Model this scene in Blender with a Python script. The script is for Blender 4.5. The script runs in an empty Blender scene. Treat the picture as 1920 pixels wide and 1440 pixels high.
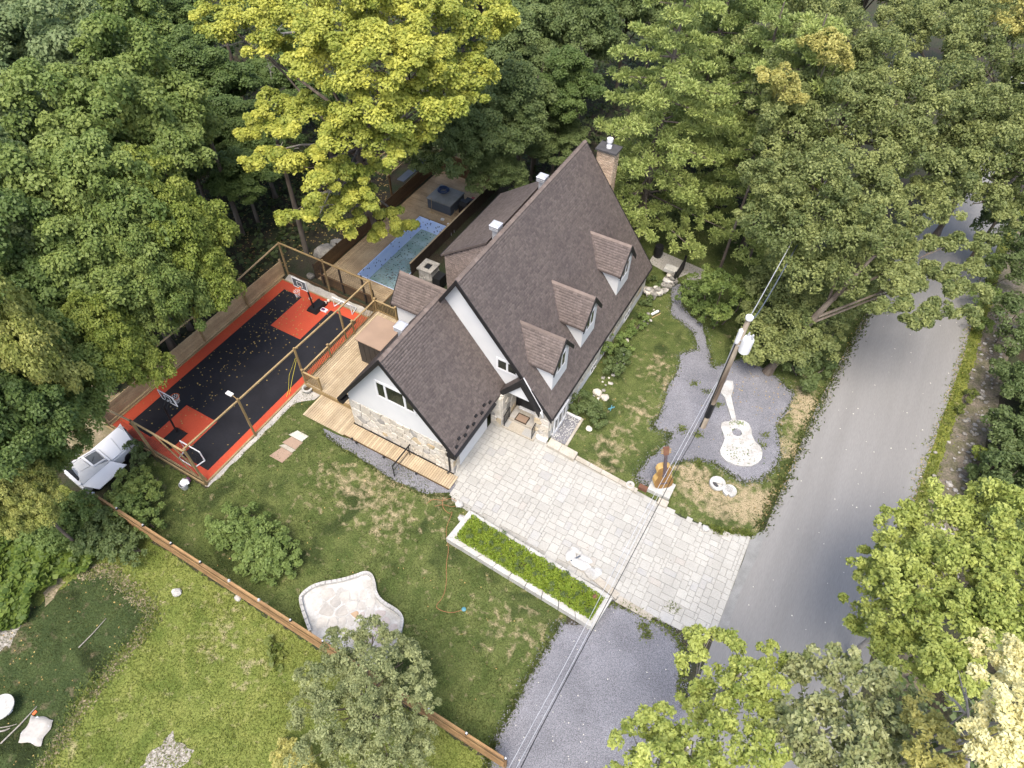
import bpy, math, random
import numpy as np
R0 = random.Random(7)
SC = bpy.context.scene
COL = SC.collection
rad = math.radians

# ------------------------------------------------------------------ camera, sky, sun, exposure
cam = bpy.data.cameras.new("camera")
cam.sensor_width = 36.0
cam.lens = 23.49
cam.clip_end = 2000.0
camo = bpy.data.objects.new("camera", cam)
COL.objects.link(camo)
camo.location = (0.0, 0.0, 32.0)
camo.rotation_euler = (0.683600, -0.016082, 0.514159)
SC.camera = camo

SUN_EL, SUN_AZ = 66.0, 166.0        # azimuth clockwise from +Y
world = bpy.data.worlds.new("World")
SC.world = world
world.use_nodes = True
wn = world.node_tree
bg = wn.nodes["Background"]
sky = wn.nodes.new("ShaderNodeTexSky")
sky.sky_type = 'NISHITA'
sky.sun_disc = False
sky.sun_elevation = rad(SUN_EL)
sky.sun_rotation = rad(SUN_AZ)
sky.air_density = 1.0
sky.dust_density = 4.0
sky.ozone_density = 1.0
wn.links.new(sky.outputs[0], bg.inputs[0])
bg.inputs[1].default_value = 0.15
sl = bpy.data.lights.new("sun", 'SUN')
sl.energy = 1.35
sl.angle = rad(28.0)
sl.color = (1.0, 0.94, 0.84)
so = bpy.data.objects.new("sun", sl)
COL.objects.link(so)
so.location = (20, -40, 60)
so.rotation_euler = (rad(90 - SUN_EL), 0, rad(180 - SUN_AZ))
SC.view_settings.view_transform = 'Standard'
SC.view_settings.look = 'None'
SC.view_settings.exposure = 1.36
SC.view_settings.gamma = 1.0
SC.view_settings.use_curve_mapping = False
SC.render.engine = 'CYCLES'
SC.cycles.max_bounces = 6
SC.cycles.diffuse_bounces = 4
SC.cycles.transmission_bounces = 4
SC.cycles.use_denoising = True

# ------------------------------------------------------------------ materials
def M(name, col, col2=None, sc=3.0, rough=0.85, rv=0.0, attr=0.0, bump=0.0, bsc=30.0, spec=0.3, metal=0.0,
      fine=0.0, fsc=40.0, lo=0.38, hi=0.62, stretch=None):
    m = bpy.data.materials.new(name)
    m.use_nodes = True
    nt = m.node_tree
    n, l = nt.nodes, nt.links
    p = n["Principled BSDF"]
    p.inputs["Roughness"].default_value = rough
    p.inputs["Specular IOR Level"].default_value = spec
    p.inputs["Metallic"].default_value = metal
    geo = n.new("ShaderNodeNewGeometry")
    pos = geo.outputs["Position"]
    if stretch:
        mp = n.new("ShaderNodeMapping")
        mp.inputs["Rotation"].default_value = (0, 0, stretch[3] if len(stretch) > 3 else 0)
        mp.inputs["Scale"].default_value = stretch[:3]
        l.new(pos, mp.inputs[0])
        pos = mp.outputs[0]
    def noise(s, d=4):
        t = n.new("ShaderNodeTexNoise")
        t.inputs["Scale"].default_value = s
        t.inputs["Detail"].default_value = d
        l.new(pos, t.inputs["Vector"])
        return t.outputs["Fac"]
    def mr(src, a, b, c, d):
        t = n.new("ShaderNodeMapRange")
        t.inputs[1].default_value, t.inputs[2].default_value = a, b
        t.inputs[3].default_value, t.inputs[4].default_value = c, d
        l.new(src, t.inputs[0])
        return t.outputs[0]
    mx = n.new("ShaderNodeMixRGB")
    mx.inputs[1].default_value = (*col, 1)
    mx.inputs[2].default_value = (*(col2 or col), 1)
    mx.inputs[0].default_value = 0.0
    if col2:
        l.new(mr(noise(sc), lo, hi, 0, 1), mx.inputs[0])
    out = mx.outputs[0]
    def mul(val):
        nonlocal out
        t = n.new("ShaderNodeVectorMath")
        t.operation = 'SCALE'
        l.new(out, t.inputs[0])
        l.new(val, t.inputs["Scale"])
        out = t.outputs[0]
    if rv:
        oi = n.new("ShaderNodeObjectInfo")
        mul(mr(oi.outputs["Random"], 0, 1, 1 - rv, 1 + rv))
    if attr:
        at = n.new("ShaderNodeAttribute")
        at.attribute_name = "rnd"
        mul(mr(at.outputs["Fac"], 0, 1, 1 - attr, 1 + attr))
    if fine:
        mul(mr(noise(fsc, 2), 0.3, 0.7, 1 - fine, 1 + fine))
    l.new(out, p.inputs["Base Color"])
    if bump:
        b = n.new("ShaderNodeBump")
        b.inputs["Strength"].default_value = bump
        b.inputs["Distance"].default_value = 0.03
        l.new(noise(bsc, 3), b.inputs["Height"])
        l.new(b.outputs[0], p.inputs["Normal"])
    return m

def leafmat(name, a, b, trans=0.38, rough=0.55):
    m = bpy.data.materials.new(name)
    m.use_nodes = True
    nt = m.node_tree
    n, l = nt.nodes, nt.links
    p = n["Principled BSDF"]
    p.inputs["Roughness"].default_value = rough
    p.inputs["Specular IOR Level"].default_value = 0.3
    at = n.new("ShaderNodeAttribute")
    at.attribute_name = "rnd"
    mx = n.new("ShaderNodeMixRGB")
    mx.inputs[1].default_value = (*a, 1)
    mx.inputs[2].default_value = (*b, 1)
    l.new(at.outputs["Fac"], mx.inputs[0])
    l.new(mx.outputs[0], p.inputs["Base Color"])
    tr = n.new("ShaderNodeBsdfTranslucent")
    l.new(mx.outputs[0], tr.inputs[0])
    ms = n.new("ShaderNodeMixShader")
    ms.inputs[0].default_value = trans
    l.new(p.outputs[0], ms.inputs[1])
    l.new(tr.outputs[0], ms.inputs[2])
    l.new(ms.outputs[0], n["Material Output"].inputs[0])
    return m

MAT = dict(
    dirt=M("forest_floor", (0.041, 0.033, 0.021), (0.029, 0.037, 0.015), 0.8, fine=0.5, fsc=14, bump=0.6, bsc=9),
    gravel=M("grey_gravel", (0.142, 0.142, 0.154), (0.192, 0.191, 0.206), 0.35, fine=0.5, fsc=26, bump=0.9, bsc=30),
    asphalt=M("asphalt", (0.184, 0.179, 0.170), (0.204, 0.199, 0.190), 0.35, fine=0.10, fsc=30, bump=0.15, bsc=60,
              stretch=(2.2, 0.12, 1, 0.07), rough=0.9),
    seam=M("asphalt_patch", (0.213, 0.213, 0.205), (0.172, 0.172, 0.164), 2, fine=0.15, fsc=40),
    paver=M("concrete_paver", (0.355, 0.346, 0.315), (0.325, 0.316, 0.286), 0.9, rv=0.07, fine=0.08, fsc=16, bump=0.2, bsc=50),
    pavergrey=M("grey_concrete_paver", (0.315, 0.312, 0.298), (0.34, 0.332, 0.308), 2, rv=0.08, fine=0.08, fsc=16, bump=0.2, bsc=50),
    paverpink=M("pink_concrete_paver", (0.355, 0.334, 0.300), (0.345, 0.328, 0.295), 2, rv=0.08, fine=0.08, fsc=16, bump=0.2, bsc=50),
    joint=M("sand_joint", (0.255, 0.247, 0.222), (0.30, 0.29, 0.26), 3, fine=0.2, fsc=50),
    kerbstone=M("kerb_stone", (0.385, 0.353, 0.299), (0.328, 0.295, 0.238), 1.5, rv=0.1, fine=0.12, fsc=14, bump=0.3),
    concrete=M("pale_concrete", (0.426, 0.418, 0.389), (0.353, 0.344, 0.312), 1.6, fine=0.14, fsc=14, bump=0.25, bsc=25),
    white=M("white_render", (0.607, 0.607, 0.599), (0.574, 0.578, 0.574), 1.2, bump=0.05, bsc=60),
    trim=M("white_trim", (0.656, 0.656, 0.656), rough=0.5),
    whitepaint=M("white_painted_stone", (0.455, 0.448, 0.43), (0.33, 0.32, 0.295), 1.6, fine=0.13, fsc=12, bump=0.3, bsc=20),
    black=M("black_metal", (0.012, 0.012, 0.013), rough=0.5, spec=0.3),
    blackwood=M("black_painted_board", (0.012, 0.011, 0.011), (0.018, 0.016, 0.016), 4, rough=0.6),
    shingle=M("brown_shingle", (0.165, 0.133, 0.118), (0.147, 0.119, 0.108), 0.3, attr=0.21, fine=0.16, fsc=9, rough=0.9, bump=0.2, bsc=60),
    shinglebase=M("roof_underlay", (0.10, 0.08, 0.073)),
    ridge=M("ridge_cap", (0.17, 0.135, 0.115), (0.14, 0.11, 0.095), 3, rv=0.15),
    stone=M("buff_stone", (0.476, 0.430, 0.353), (0.525, 0.492, 0.435), 1.3, rv=0.12, fine=0.16, fsc=9, bump=0.5, bsc=16),
    stoneochre=M("ochre_stone", (0.426, 0.328, 0.197), (0.459, 0.394, 0.287), 2, rv=0.15, fine=0.12, fsc=9, bump=0.5, bsc=16),
    stonegrey=M("grey_stone", (0.295, 0.283, 0.258), (0.377, 0.353, 0.320), 2, rv=0.2, fine=0.15, fsc=9, bump=0.5, bsc=16),
    mortar=M("mortar", (0.459, 0.435, 0.377), (0.410, 0.385, 0.336), 4, fine=0.1, bump=0.2),
    flag=M("pale_flagstone", (0.41, 0.385, 0.345), (0.335, 0.32, 0.295), 1.2, rv=0.12, fine=0.08, fsc=10, bump=0.2),
    flagpink=M("mauve_flagstone", (0.377, 0.328, 0.303), (0.410, 0.369, 0.344), 1.2, rv=0.15, fine=0.08, fsc=10, bump=0.2),
    flagbrown=M("brown_flagstone", (0.312, 0.197, 0.107), (0.369, 0.271, 0.180), 2, rv=0.1, bump=0.2),
    rock=M("rock", (0.246, 0.230, 0.201), (0.164, 0.156, 0.139), 2.2, rv=0.25, fine=0.2, fsc=10, bump=0.6, bsc=12),
    brick=M("brick", (0.47, 0.365, 0.265), (0.41, 0.305, 0.215), 2, attr=0.25, fine=0.1),
    bmortar=M("brick_mortar", (0.42, 0.36, 0.29)),
    capslab=M("dark_cap_slab", (0.049, 0.048, 0.049), (0.066, 0.064, 0.066), 3),
    silver=M("galvanised_metal", (0.492, 0.500, 0.517), (0.426, 0.435, 0.459), 4, rough=0.4, metal=0.3),
    glass=M("dark_window_glass", (0.012, 0.014, 0.013), (0.04, 0.042, 0.032), 1.0, rough=0.08, spec=0.6),
    palewood=M("pale_deck_board", (0.410, 0.328, 0.217), (0.353, 0.275, 0.176), 1.5, rv=0.16, fine=0.12, fsc=12, bump=0.15, bsc=30),
    ochrewood=M("fresh_treated_wood", (0.279, 0.201, 0.094), (0.230, 0.160, 0.074), 1.5, rv=0.14, fine=0.15, fsc=14, bump=0.15),
    beamwood=M("pale_beam_wood", (0.344, 0.254, 0.131), (0.279, 0.197, 0.098), 1.5, rv=0.1, fine=0.15, fsc=12, bump=0.15),
    tanwood=M("tan_fence_board", (0.46, 0.34, 0.19), (0.38, 0.275, 0.15), 1.5, rv=0.14, fine=0.15, fsc=12, bump=0.2),
    redwood=M("stained_fence_slat", (0.271, 0.168, 0.078), (0.213, 0.127, 0.059), 1.5, rv=0.2, fine=0.15, fsc=12, bump=0.2),
    brownwood=M("brown_stained_board", (0.13, 0.078, 0.035), (0.10, 0.06, 0.03), 1.5, rv=0.15, fine=0.15, fsc=12, bump=0.2),
    deckwood=M("weathered_pool_board", (0.40, 0.305, 0.185), (0.30, 0.22, 0.13), 0.8, rv=0.13, fine=0.15, fsc=12, bump=0.2),
    darkwood=M("dark_post_wood", (0.049, 0.034, 0.023), (0.037, 0.025, 0.016), 2),
    polewood=M("weathered_pole_wood", (0.235, 0.20, 0.155), (0.11, 0.082, 0.06), 1.6, fine=0.2, fsc=10, stretch=(1, 1, 0.15)),
    courtblack=M("black_court_tile", (0.011, 0.011, 0.014), (0.015, 0.015, 0.019), 0.6, rough=0.6, fine=0.12, fsc=12),
    courtred=M("orange_court_tile", (0.451, 0.070, 0.029), (0.410, 0.061, 0.029), 0.5, rough=0.65, fine=0.06, fsc=12),
    orange=M("orange_rim_paint", (0.574, 0.131, 0.041), rough=0.5),
    netwhite=M("white_net_cord", (0.75, 0.74, 0.72)),
    netdark=M("dark_fence_net", (0.03, 0.03, 0.03)),
    liner=M("blue_pool_liner", (0.56, 0.70, 1.0), (0.62, 0.75, 1.0), 1.2, fine=0.0, rough=0.4, spec=0.4),
    tan=M("tan_roof_membrane", (0.295, 0.209, 0.152), (0.254, 0.180, 0.131), 0.8, fine=0.05),
    shedwall=M("dark_brown_panel", (0.037, 0.031, 0.027), (0.045, 0.039, 0.034), 2, rough=0.7),
    tubside=M("slate_tub_panel", (0.075, 0.088, 0.11), (0.085, 0.10, 0.12), 2, rough=0.6),
    tubtop=M("grey_tub_cover", (0.19, 0.195, 0.185), (0.24, 0.245, 0.235), 1.5),
    hose=M("blue_hose", (0.025, 0.049, 0.131), rough=0.5),
    soil=M("planter_soil", (0.041, 0.029, 0.016), (0.057, 0.041, 0.025), 3),
    guitarfront=M("brown_guitar_top", (0.20, 0.115, 0.036), (0.16, 0.085, 0.028), 1.5, rough=0.6, fine=0.1, fsc=8),
    guitarside=M("yellow_guitar_side", (0.42, 0.28, 0.105), (0.36, 0.23, 0.08), 1.5, rough=0.6),
    guitardark=M("dark_guitar_neck", (0.061, 0.045, 0.049), (0.098, 0.074, 0.074), 12, rough=0.6),
    rust=M("rust_red", (0.15, 0.075, 0.045), (0.12, 0.055, 0.035), 3),
    bark=M("grey_bark", (0.15, 0.125, 0.10), (0.09, 0.07, 0.055), 3, bump=0.7, bsc=14, stretch=(1, 1, 0.3)),
    deadbark=M("pale_dead_bark", (0.295, 0.271, 0.238), (0.230, 0.205, 0.180), 4, bump=0.3),
    vehwhite=M("white_vehicle_paint", (0.74, 0.74, 0.74), rough=0.35, spec=0.5),
    vehgrey=M("pale_vehicle_roof", (0.476, 0.476, 0.467), (0.426, 0.426, 0.410), 2, rough=0.4),
    orangehose=M("orange_cord", (0.34, 0.15, 0.08)),
    banksoil=M("bank_soil", (0.16, 0.135, 0.105), (0.095, 0.09, 0.05), 1.6, fine=0.35, fsc=9, bump=0.6),
    chalk=M("pale_ash", (0.344, 0.320, 0.287), (0.164, 0.148, 0.115), 6, fine=0.3, fsc=14, bump=0.5),
    sandy=M("bare_sand", (0.271, 0.221, 0.148), (0.164, 0.148, 0.082), 2.0, fine=0.25, fsc=10, bump=0.4),
    purple=M("purple_cloth", (0.12, 0.04, 0.10)),
    turq=M("turquoise_plastic", (0.08, 0.22, 0.27), rough=0.4),
    redplastic=M("red_plastic", (0.369, 0.033, 0.025), rough=0.4),
    glassgrey=M("grey_windscreen", (0.131, 0.143, 0.152), rough=0.1, spec=0.6),
    yellow=M("yellow_rope", (0.55, 0.48, 0.06)),
    leaflitter=M("dry_leaf", (0.328, 0.271, 0.098), (0.246, 0.139, 0.049), 30, attr=0.4),
    whiteleaf=M("pale_litter", (0.55, 0.53, 0.45)),
)
LEAF = dict(
    maple_dark=leafmat("leaf_dark_maple", (0.080, 0.128, 0.035), (0.150, 0.210, 0.058)),
    maple_mid=leafmat("leaf_mid_maple", (0.115, 0.175, 0.042), (0.265, 0.320, 0.086)),
    maple_blue=leafmat("leaf_blue_maple", (0.115, 0.168, 0.062), (0.235, 0.290, 0.125)),
    maple_light=leafmat("leaf_light_maple", (0.163, 0.219, 0.037), (0.319, 0.356, 0.075)),
    maple_turn=leafmat("leaf_turning_maple", (0.20, 0.235, 0.050), (0.42, 0.42, 0.13)),
    yellow=leafmat("leaf_yellow_maple", (0.165, 0.222, 0.036), (0.57, 0.555, 0.105), 0.35),
    shade=leafmat("leaf_shade_tree", (0.095, 0.138, 0.046), (0.190, 0.240, 0.082)),
    oak=leafmat("leaf_oak", (0.082, 0.118, 0.038), (0.330, 0.360, 0.125)),
    oakgold=leafmat("leaf_golden_oak", (0.264, 0.264, 0.072), (0.550, 0.506, 0.165)),
    pine=leafmat("pine_needle", (0.180, 0.240, 0.066), (0.372, 0.420, 0.126), 0.2),
    pinedark=leafmat("dark_pine_needle", (0.137, 0.195, 0.055), (0.280, 0.332, 0.104), 0.2),
    grey=leafmat("leaf_grey_green", (0.115, 0.145, 0.055), (0.40, 0.43, 0.20)),
    near=leafmat("leaf_near_tree", (0.14, 0.195, 0.030), (0.50, 0.545, 0.150), 0.35),
    gloss=leafmat("leaf_glossy", (0.121, 0.155, 0.046), (0.414, 0.425, 0.207), 0.25, 0.38),
    pale=leafmat("leaf_overexposed", (0.60, 0.55, 0.24), (0.90, 0.86, 0.52), 0.4),  # pale leaves, with overexposed brightness put into their colour
    bush=leafmat("leaf_bush", (0.096, 0.150, 0.036), (0.228, 0.300, 0.086)),
    bushdark=leafmat("leaf_dark_bush", (0.072, 0.111, 0.035), (0.150, 0.195, 0.068)),
    vine=leafmat("leaf_vine", (0.060, 0.105, 0.018), (0.165, 0.225, 0.040)),
    planter=leafmat("leaf_planter", (0.115, 0.185, 0.016), (0.27, 0.345, 0.042)),
    under=leafmat("leaf_undergrowth", (0.045, 0.065, 0.022), (0.095, 0.125, 0.042)),
    grass=leafmat("grass_blade", (0.052, 0.074, 0.019), (0.105, 0.122, 0.037)),
    meadow=leafmat("meadow_blade", (0.12, 0.16, 0.030), (0.235, 0.26, 0.064)),
    weed=leafmat("weed_leaf", (0.095, 0.133, 0.027), (0.176, 0.204, 0.048)),
)

def lawn_material(name, g1, g2, dry, dark):
    m = bpy.data.materials.new(name)
    m.use_nodes = True
    n, l = m.node_tree.nodes, m.node_tree.links
    p = n["Principled BSDF"]
    p.inputs["Roughness"].default_value = 0.95
    p.inputs["Specular IOR Level"].default_value = 0.1
    geo = n.new("ShaderNodeNewGeometry")
    def noise(s, d=4, dist=0.0):
        t = n.new("ShaderNodeTexNoise")
        t.inputs["Scale"].default_value = s
        t.inputs["Detail"].default_value = d
        t.inputs["Distortion"].default_value = dist
        l.new(geo.outputs["Position"], t.inputs["Vector"])
        return t.outputs["Fac"]
    def mr(src, a, b, c=0.0, d=1.0):
        t = n.new("ShaderNodeMapRange")
        t.inputs[1].default_value, t.inputs[2].default_value = a, b
        t.inputs[3].default_value, t.inputs[4].default_value = c, d
        l.new(src, t.inputs[0])
        return t.outputs[0]
    def math_(op, a, b):
        t = n.new("ShaderNodeMath")
        t.operation = op
        for i, x in enumerate((a, b)):
            if isinstance(x, float):
                t.inputs[i].default_value = x
            else:
                l.new(x, t.inputs[i])
        return t.outputs[0]
    def mix(f, a, b):
        t = n.new("ShaderNodeMixRGB")
        l.new(f, t.inputs[0])
        for i, x in ((1, a), (2, b)):
            if isinstance(x, tuple):
                t.inputs[i].default_value = (*x, 1)
            else:
                l.new(x, t.inputs[i])
        return t.outputs[0]
    c = mix(mr(noise(1.1, 5, 0.4), 0.36, 0.64), g1, g2)
    c = mix(mr(noise(0.55, 5, 0.6), 0.52, 0.66), c, dark)
    at = n.new("ShaderNodeAttribute")
    at.attribute_name = "dry"
    d = math_('ADD', noise(2.3, 8, 0.3), math_('MULTIPLY', at.outputs["Fac"], 0.36))
    c = mix(mr(d, 0.60, 0.84), c, dry)
    f = n.new("ShaderNodeVectorMath")
    f.operation = 'SCALE'
    l.new(c, f.inputs[0])
    l.new(mr(noise(16, 3), 0.3, 0.7, 0.62, 1.38), f.inputs["Scale"])
    l.new(f.outputs[0], p.inputs["Base Color"])
    b = n.new("ShaderNodeBump")
    b.inputs["Strength"].default_value = 0.9
    b.inputs["Distance"].default_value = 0.08
    l.new(noise(9, 4), b.inputs["Height"])
    l.new(b.outputs[0], p.inputs["Normal"])
    return m
MAT['lawn'] = lawn_material("mown_lawn", (0.060, 0.082, 0.023), (0.100, 0.118, 0.038), (0.30, 0.245, 0.15), (0.036, 0.050, 0.016))
MAT['meadow'] = lawn_material("rough_meadow", (0.115, 0.142, 0.033), (0.160, 0.178, 0.047), (0.28, 0.24, 0.14), (0.090, 0.118, 0.026))
MAT['sod'] = lawn_material("dark_sod", (0.034, 0.050, 0.018), (0.050, 0.068, 0.024), (0.14, 0.11, 0.07), (0.020, 0.028, 0.010))
MAT['verge'] = lawn_material("verge_grass", (0.105, 0.125, 0.022), (0.17, 0.18, 0.040), (0.28, 0.235, 0.15), (0.060, 0.072, 0.020))

def liner_print():
    m = MAT['liner']
    n, l = m.node_tree.nodes, m.node_tree.links
    p = n["Principled BSDF"]
    src = p.inputs["Base Color"].links[0].from_socket
    geo = n.new("ShaderNodeNewGeometry")
    v = n.new("ShaderNodeTexVoronoi")
    v.inputs["Scale"].default_value = 3.4
    l.new(geo.outputs["Position"], v.inputs["Vector"])
    r = n.new("ShaderNodeMapRange")
    r.inputs[1].default_value, r.inputs[2].default_value = 0.16, 0.26
    l.new(v.outputs["Distance"], r.inputs[0])
    mx = n.new("ShaderNodeMixRGB")
    mx.inputs[1].default_value = (0.03, 0.06, 0.20, 1)
    l.new(r.outputs[0], mx.inputs[0])
    l.new(src, mx.inputs[2])
    l.new(mx.outputs[0], p.inputs["Base Color"])
liner_print()

def water_material():
    m = M("shallow_green_water", (0.17, 0.265, 0.235), (0.27, 0.365, 0.345), 0.9, rough=0.07, spec=0.5)
    n, l = m.node_tree.nodes, m.node_tree.links
    p = n["Principled BSDF"]
    src = p.inputs["Base Color"].links[0].from_socket
    geo = n.new("ShaderNodeNewGeometry")
    v = n.new("ShaderNodeTexVoronoi")
    v.inputs["Scale"].default_value = 4.2
    l.new(geo.outputs["Position"], v.inputs["Vector"])
    r = n.new("ShaderNodeMapRange")
    r.inputs[1].default_value, r.inputs[2].default_value = 0.16, 0.30
    l.new(v.outputs["Distance"], r.inputs[0])
    mx = n.new("ShaderNodeMixRGB")
    mx.inputs[1].default_value = (0.035, 0.055, 0.045, 1)
    l.new(r.outputs[0], mx.inputs[0])
    l.new(src, mx.inputs[2])
    l.new(mx.outputs[0], p.inputs["Base Color"])
    return m
MAT['water'] = water_material()

# ------------------------------------------------------------------ builders
class B:
    def __init__(self):
        self.v, self.f = [], []
    def add(self, vs, fs):
        k = len(self.v)
        self.v += [tuple(map(float, p)) for p in vs]
        self.f += [tuple(i + k for i in q) for q in fs]
        return self
    def hexa(self, p):
        return self.add(p, [(0, 3, 2, 1), (4, 5, 6, 7), (0, 1, 5, 4), (1, 2, 6, 5), (2, 3, 7, 6), (3, 0, 4, 7)])
    def box(self, x0, x1, y0, y1, z0, z1):
        return self.hexa([(x0, y0, z0), (x1, y0, z0), (x1, y1, z0), (x0, y1, z0),
                          (x0, y0, z1), (x1, y0, z1), (x1, y1, z1), (x0, y1, z1)])
    def extr(self, a, b):
        n = len(a)
        return self.add(list(a) + list(b), [tuple(reversed(range(n))), tuple(range(n, 2 * n))] +
                        [(i, (i + 1) % n, n + (i + 1) % n, n + i) for i in range(n)])
    def prism(self, poly, z0, z1):
        return self.extr([(x, y, z0) for x, y in poly], [(x, y, z1) for x, y in poly])
    def prismY(self, poly, y0, y1):
        return self.extr([(x, y0, z) for x, z in poly], [(x, y1, z) for x, z in poly])
    def prismX(self, poly, x0, x1):
        return self.extr([(x0, y, z) for y, z in poly], [(x1, y, z) for y, z in poly])
    def beam(self, p, q, w, h, up=(0, 0, 1)):
        p, q = np.array(p, float), np.array(q, float)
        d = q - p
        d /= np.linalg.norm(d)
        u = np.array(up, float)
        if abs(np.dot(d, u)) > 0.95:
            u = np.array((0, 1.0, 0))
        s = np.cross(d, u)
        s /= np.linalg.norm(s)
        t = np.cross(s, d)
        s, t = s * w / 2, t * h / 2
        return self.hexa([p - s - t, p + s - t, p + s + t, p - s + t, q - s - t, q + s - t, q + s + t, q - s + t])
    def tube(self, pts, r, n=8):
        pts = [np.array(p, float) for p in pts]
        rs = r if isinstance(r, (list, tuple)) else [r] * len(pts)
        rings = []
        for i, p in enumerate(pts):
            d = pts[min(i + 1, len(pts) - 1)] - pts[max(i - 1, 0)]
            d /= np.linalg.norm(d) + 1e-9
            a = np.array((0, 0, 1.0)) if abs(d[2]) < 0.9 else np.array((1.0, 0, 0))
            s = np.cross(d, a)
            s /= np.linalg.norm(s)
            t = np.cross(d, s)
            rings.append([p + rs[i] * (math.cos(2 * math.pi * k / n) * s + math.sin(2 * math.pi * k / n) * t) for k in range(n)])
        fs = []
        for i in range(len(pts) - 1):
            for k in range(n):
                fs.append((i * n + k, i * n + (k + 1) % n, (i + 1) * n + (k + 1) % n, (i + 1) * n + k))
        fs += [tuple(range(n)), tuple(range((len(pts) - 1) * n, len(pts) * n))]
        return self.add([p for q in rings for p in q], fs)
    def lathe(self, cx, cy, prof, n=20):
        vs = [(cx + r * math.cos(2 * math.pi * k / n), cy + r * math.sin(2 * math.pi * k / n), z) for r, z in prof for k in range(n)]
        fs = [(i * n + k, i * n + (k + 1) % n, (i + 1) * n + (k + 1) % n, (i + 1) * n + k) for i in range(len(prof) - 1) for k in range(n)]
        fs += [tuple(range(n)), tuple(range((len(prof) - 1) * n, len(prof) * n))]
        return self.add(vs, fs)
    def blob(self, c, r, seed=0, n=1, jit=0.25):
        import bmesh
        rr = random.Random(seed)
        bm = bmesh.new()
        bmesh.ops.create_icosphere(bm, subdivisions=n, radius=1.0)
        k = 1
        vs = []
        for q in bm.verts:
            j = 1 + rr.uniform(-jit, jit)
            vs.append((c[0] + q.co.x * r[0] * j, c[1] + q.co.y * r[1] * j, c[2] + q.co.z * r[2] * j))
        fs = [tuple(x.index for x in f.verts) for f in bm.faces]
        bm.free()
        return self.add(vs, fs)
    def mesh(self, name):
        m = bpy.data.meshes.new(name)
        m.from_pydata(self.v, [], self.f)
        return m

def wl(o):
    x = np.zeros(3)
    while o is not None:
        x += np.array(o.location)
        o = o.parent
    return x

def tag(o, label=None, cat=None, group=None, kind=None):
    if label: o["label"] = label
    if cat: o["category"] = cat
    if group: o["group"] = group
    if kind: o["kind"] = kind
    return o

def link(name, mesh, mat, parent=None, loc=None):
    """a mesh object; loc is in world coordinates."""
    o = bpy.data.objects.new(name, mesh)
    COL.objects.link(o)
    if mat is not None and not mesh.materials:
        mesh.materials.append(mat)
    elif mat is not None and mesh.materials[0] != mat:
        o.material_slots[0].link = 'OBJECT'
        o.material_slots[0].material = mat
    if parent is not None:
        o.parent = parent
    if loc is not None:
        o.location = np.array(loc) - (wl(parent) if parent is not None else 0)
    return o

def ob(name, b, mat, parent=None, label=None, cat=None, group=None, kind=None, smooth=False):
    """vertices in world coordinates -> one object; its origin at the parent's origin or at its own base."""
    v = np.array(b.v)
    o0 = wl(parent) if parent is not None else np.array(((v[:, 0].min() + v[:, 0].max()) / 2, (v[:, 1].min() + v[:, 1].max()) / 2, v[:, 2].min()))
    m = bpy.data.meshes.new(name)
    m.from_pydata([tuple(p) for p in (v - o0)], [], b.f)
    if smooth:
        m.shade_smooth()
    o = link(name, m, MAT[mat] if isinstance(mat, str) else mat, parent)
    if parent is None:
        o.location = o0
    return tag(o, label, cat, group, kind)

def thing(name, label, cat, loc, group=None, kind=None):
    o = bpy.data.objects.new(name, None)
    o.empty_display_size = 0.3
    COL.objects.link(o)
    o.location = loc
    return tag(o, label, cat, group, kind)

def npmesh(name, verts, faces, rnd=None):
    """numpy arrays -> mesh; faces (M,k)."""
    k = faces.shape[1]
    m = bpy.data.meshes.new(name)
    m.vertices.add(len(verts))
    m.vertices.foreach_set("co", verts.astype(np.float32).ravel())
    m.loops.add(faces.size)
    m.loops.foreach_set("vertex_index", faces.astype(np.int32).ravel())
    m.polygons.add(len(faces))
    m.polygons.foreach_set("loop_start", np.arange(0, faces.size, k, dtype=np.int32))
    m.update(calc_edges=True)
    if rnd is not None:
        a = m.attributes.new("rnd", 'FLOAT', 'POINT')
        a.data.foreach_set("value", rnd.astype(np.float32))
    return m

def copy_tree(o, parent=None):
    c = o.copy()
    COL.objects.link(c)
    if parent is not None:
        c.parent = parent
    for ch in list(o.children):
        copy_tree(ch, c)
    return c

def inside(x, y, poly):
    x, y = np.asarray(x, float), np.asarray(y, float)
    r = np.zeros(x.shape, bool)
    n = len(poly)
    for i in range(n):
        x0, y0 = poly[i]
        x1, y1 = poly[(i + 1) % n]
        if y0 == y1:
            continue
        c = ((y0 > y) != (y1 > y)) & (x < (x1 - x0) * (y - y0) / (y1 - y0) + x0)
        r ^= c
    return r

def wob(poly, step=0.5, amp=0.12, seed=1):
    rr = random.Random(seed)
    out = []
    for i in range(len(poly)):
        a, b = np.array(poly[i]), np.array(poly[(i + 1) % len(poly)])
        n = max(1, int(np.linalg.norm(b - a) / step))
        for k in range(n):
            p = a + (b - a) * k / n
            out.append((p[0] + rr.uniform(-amp, amp), p[1] + rr.uniform(-amp, amp)))
    return out

def sheet(name, poly, z, mat, **kw):
    return ob(name, B().add([(x, y, z) for x, y in poly], [tuple(range(len(poly)))]), mat, **kw)

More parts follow.
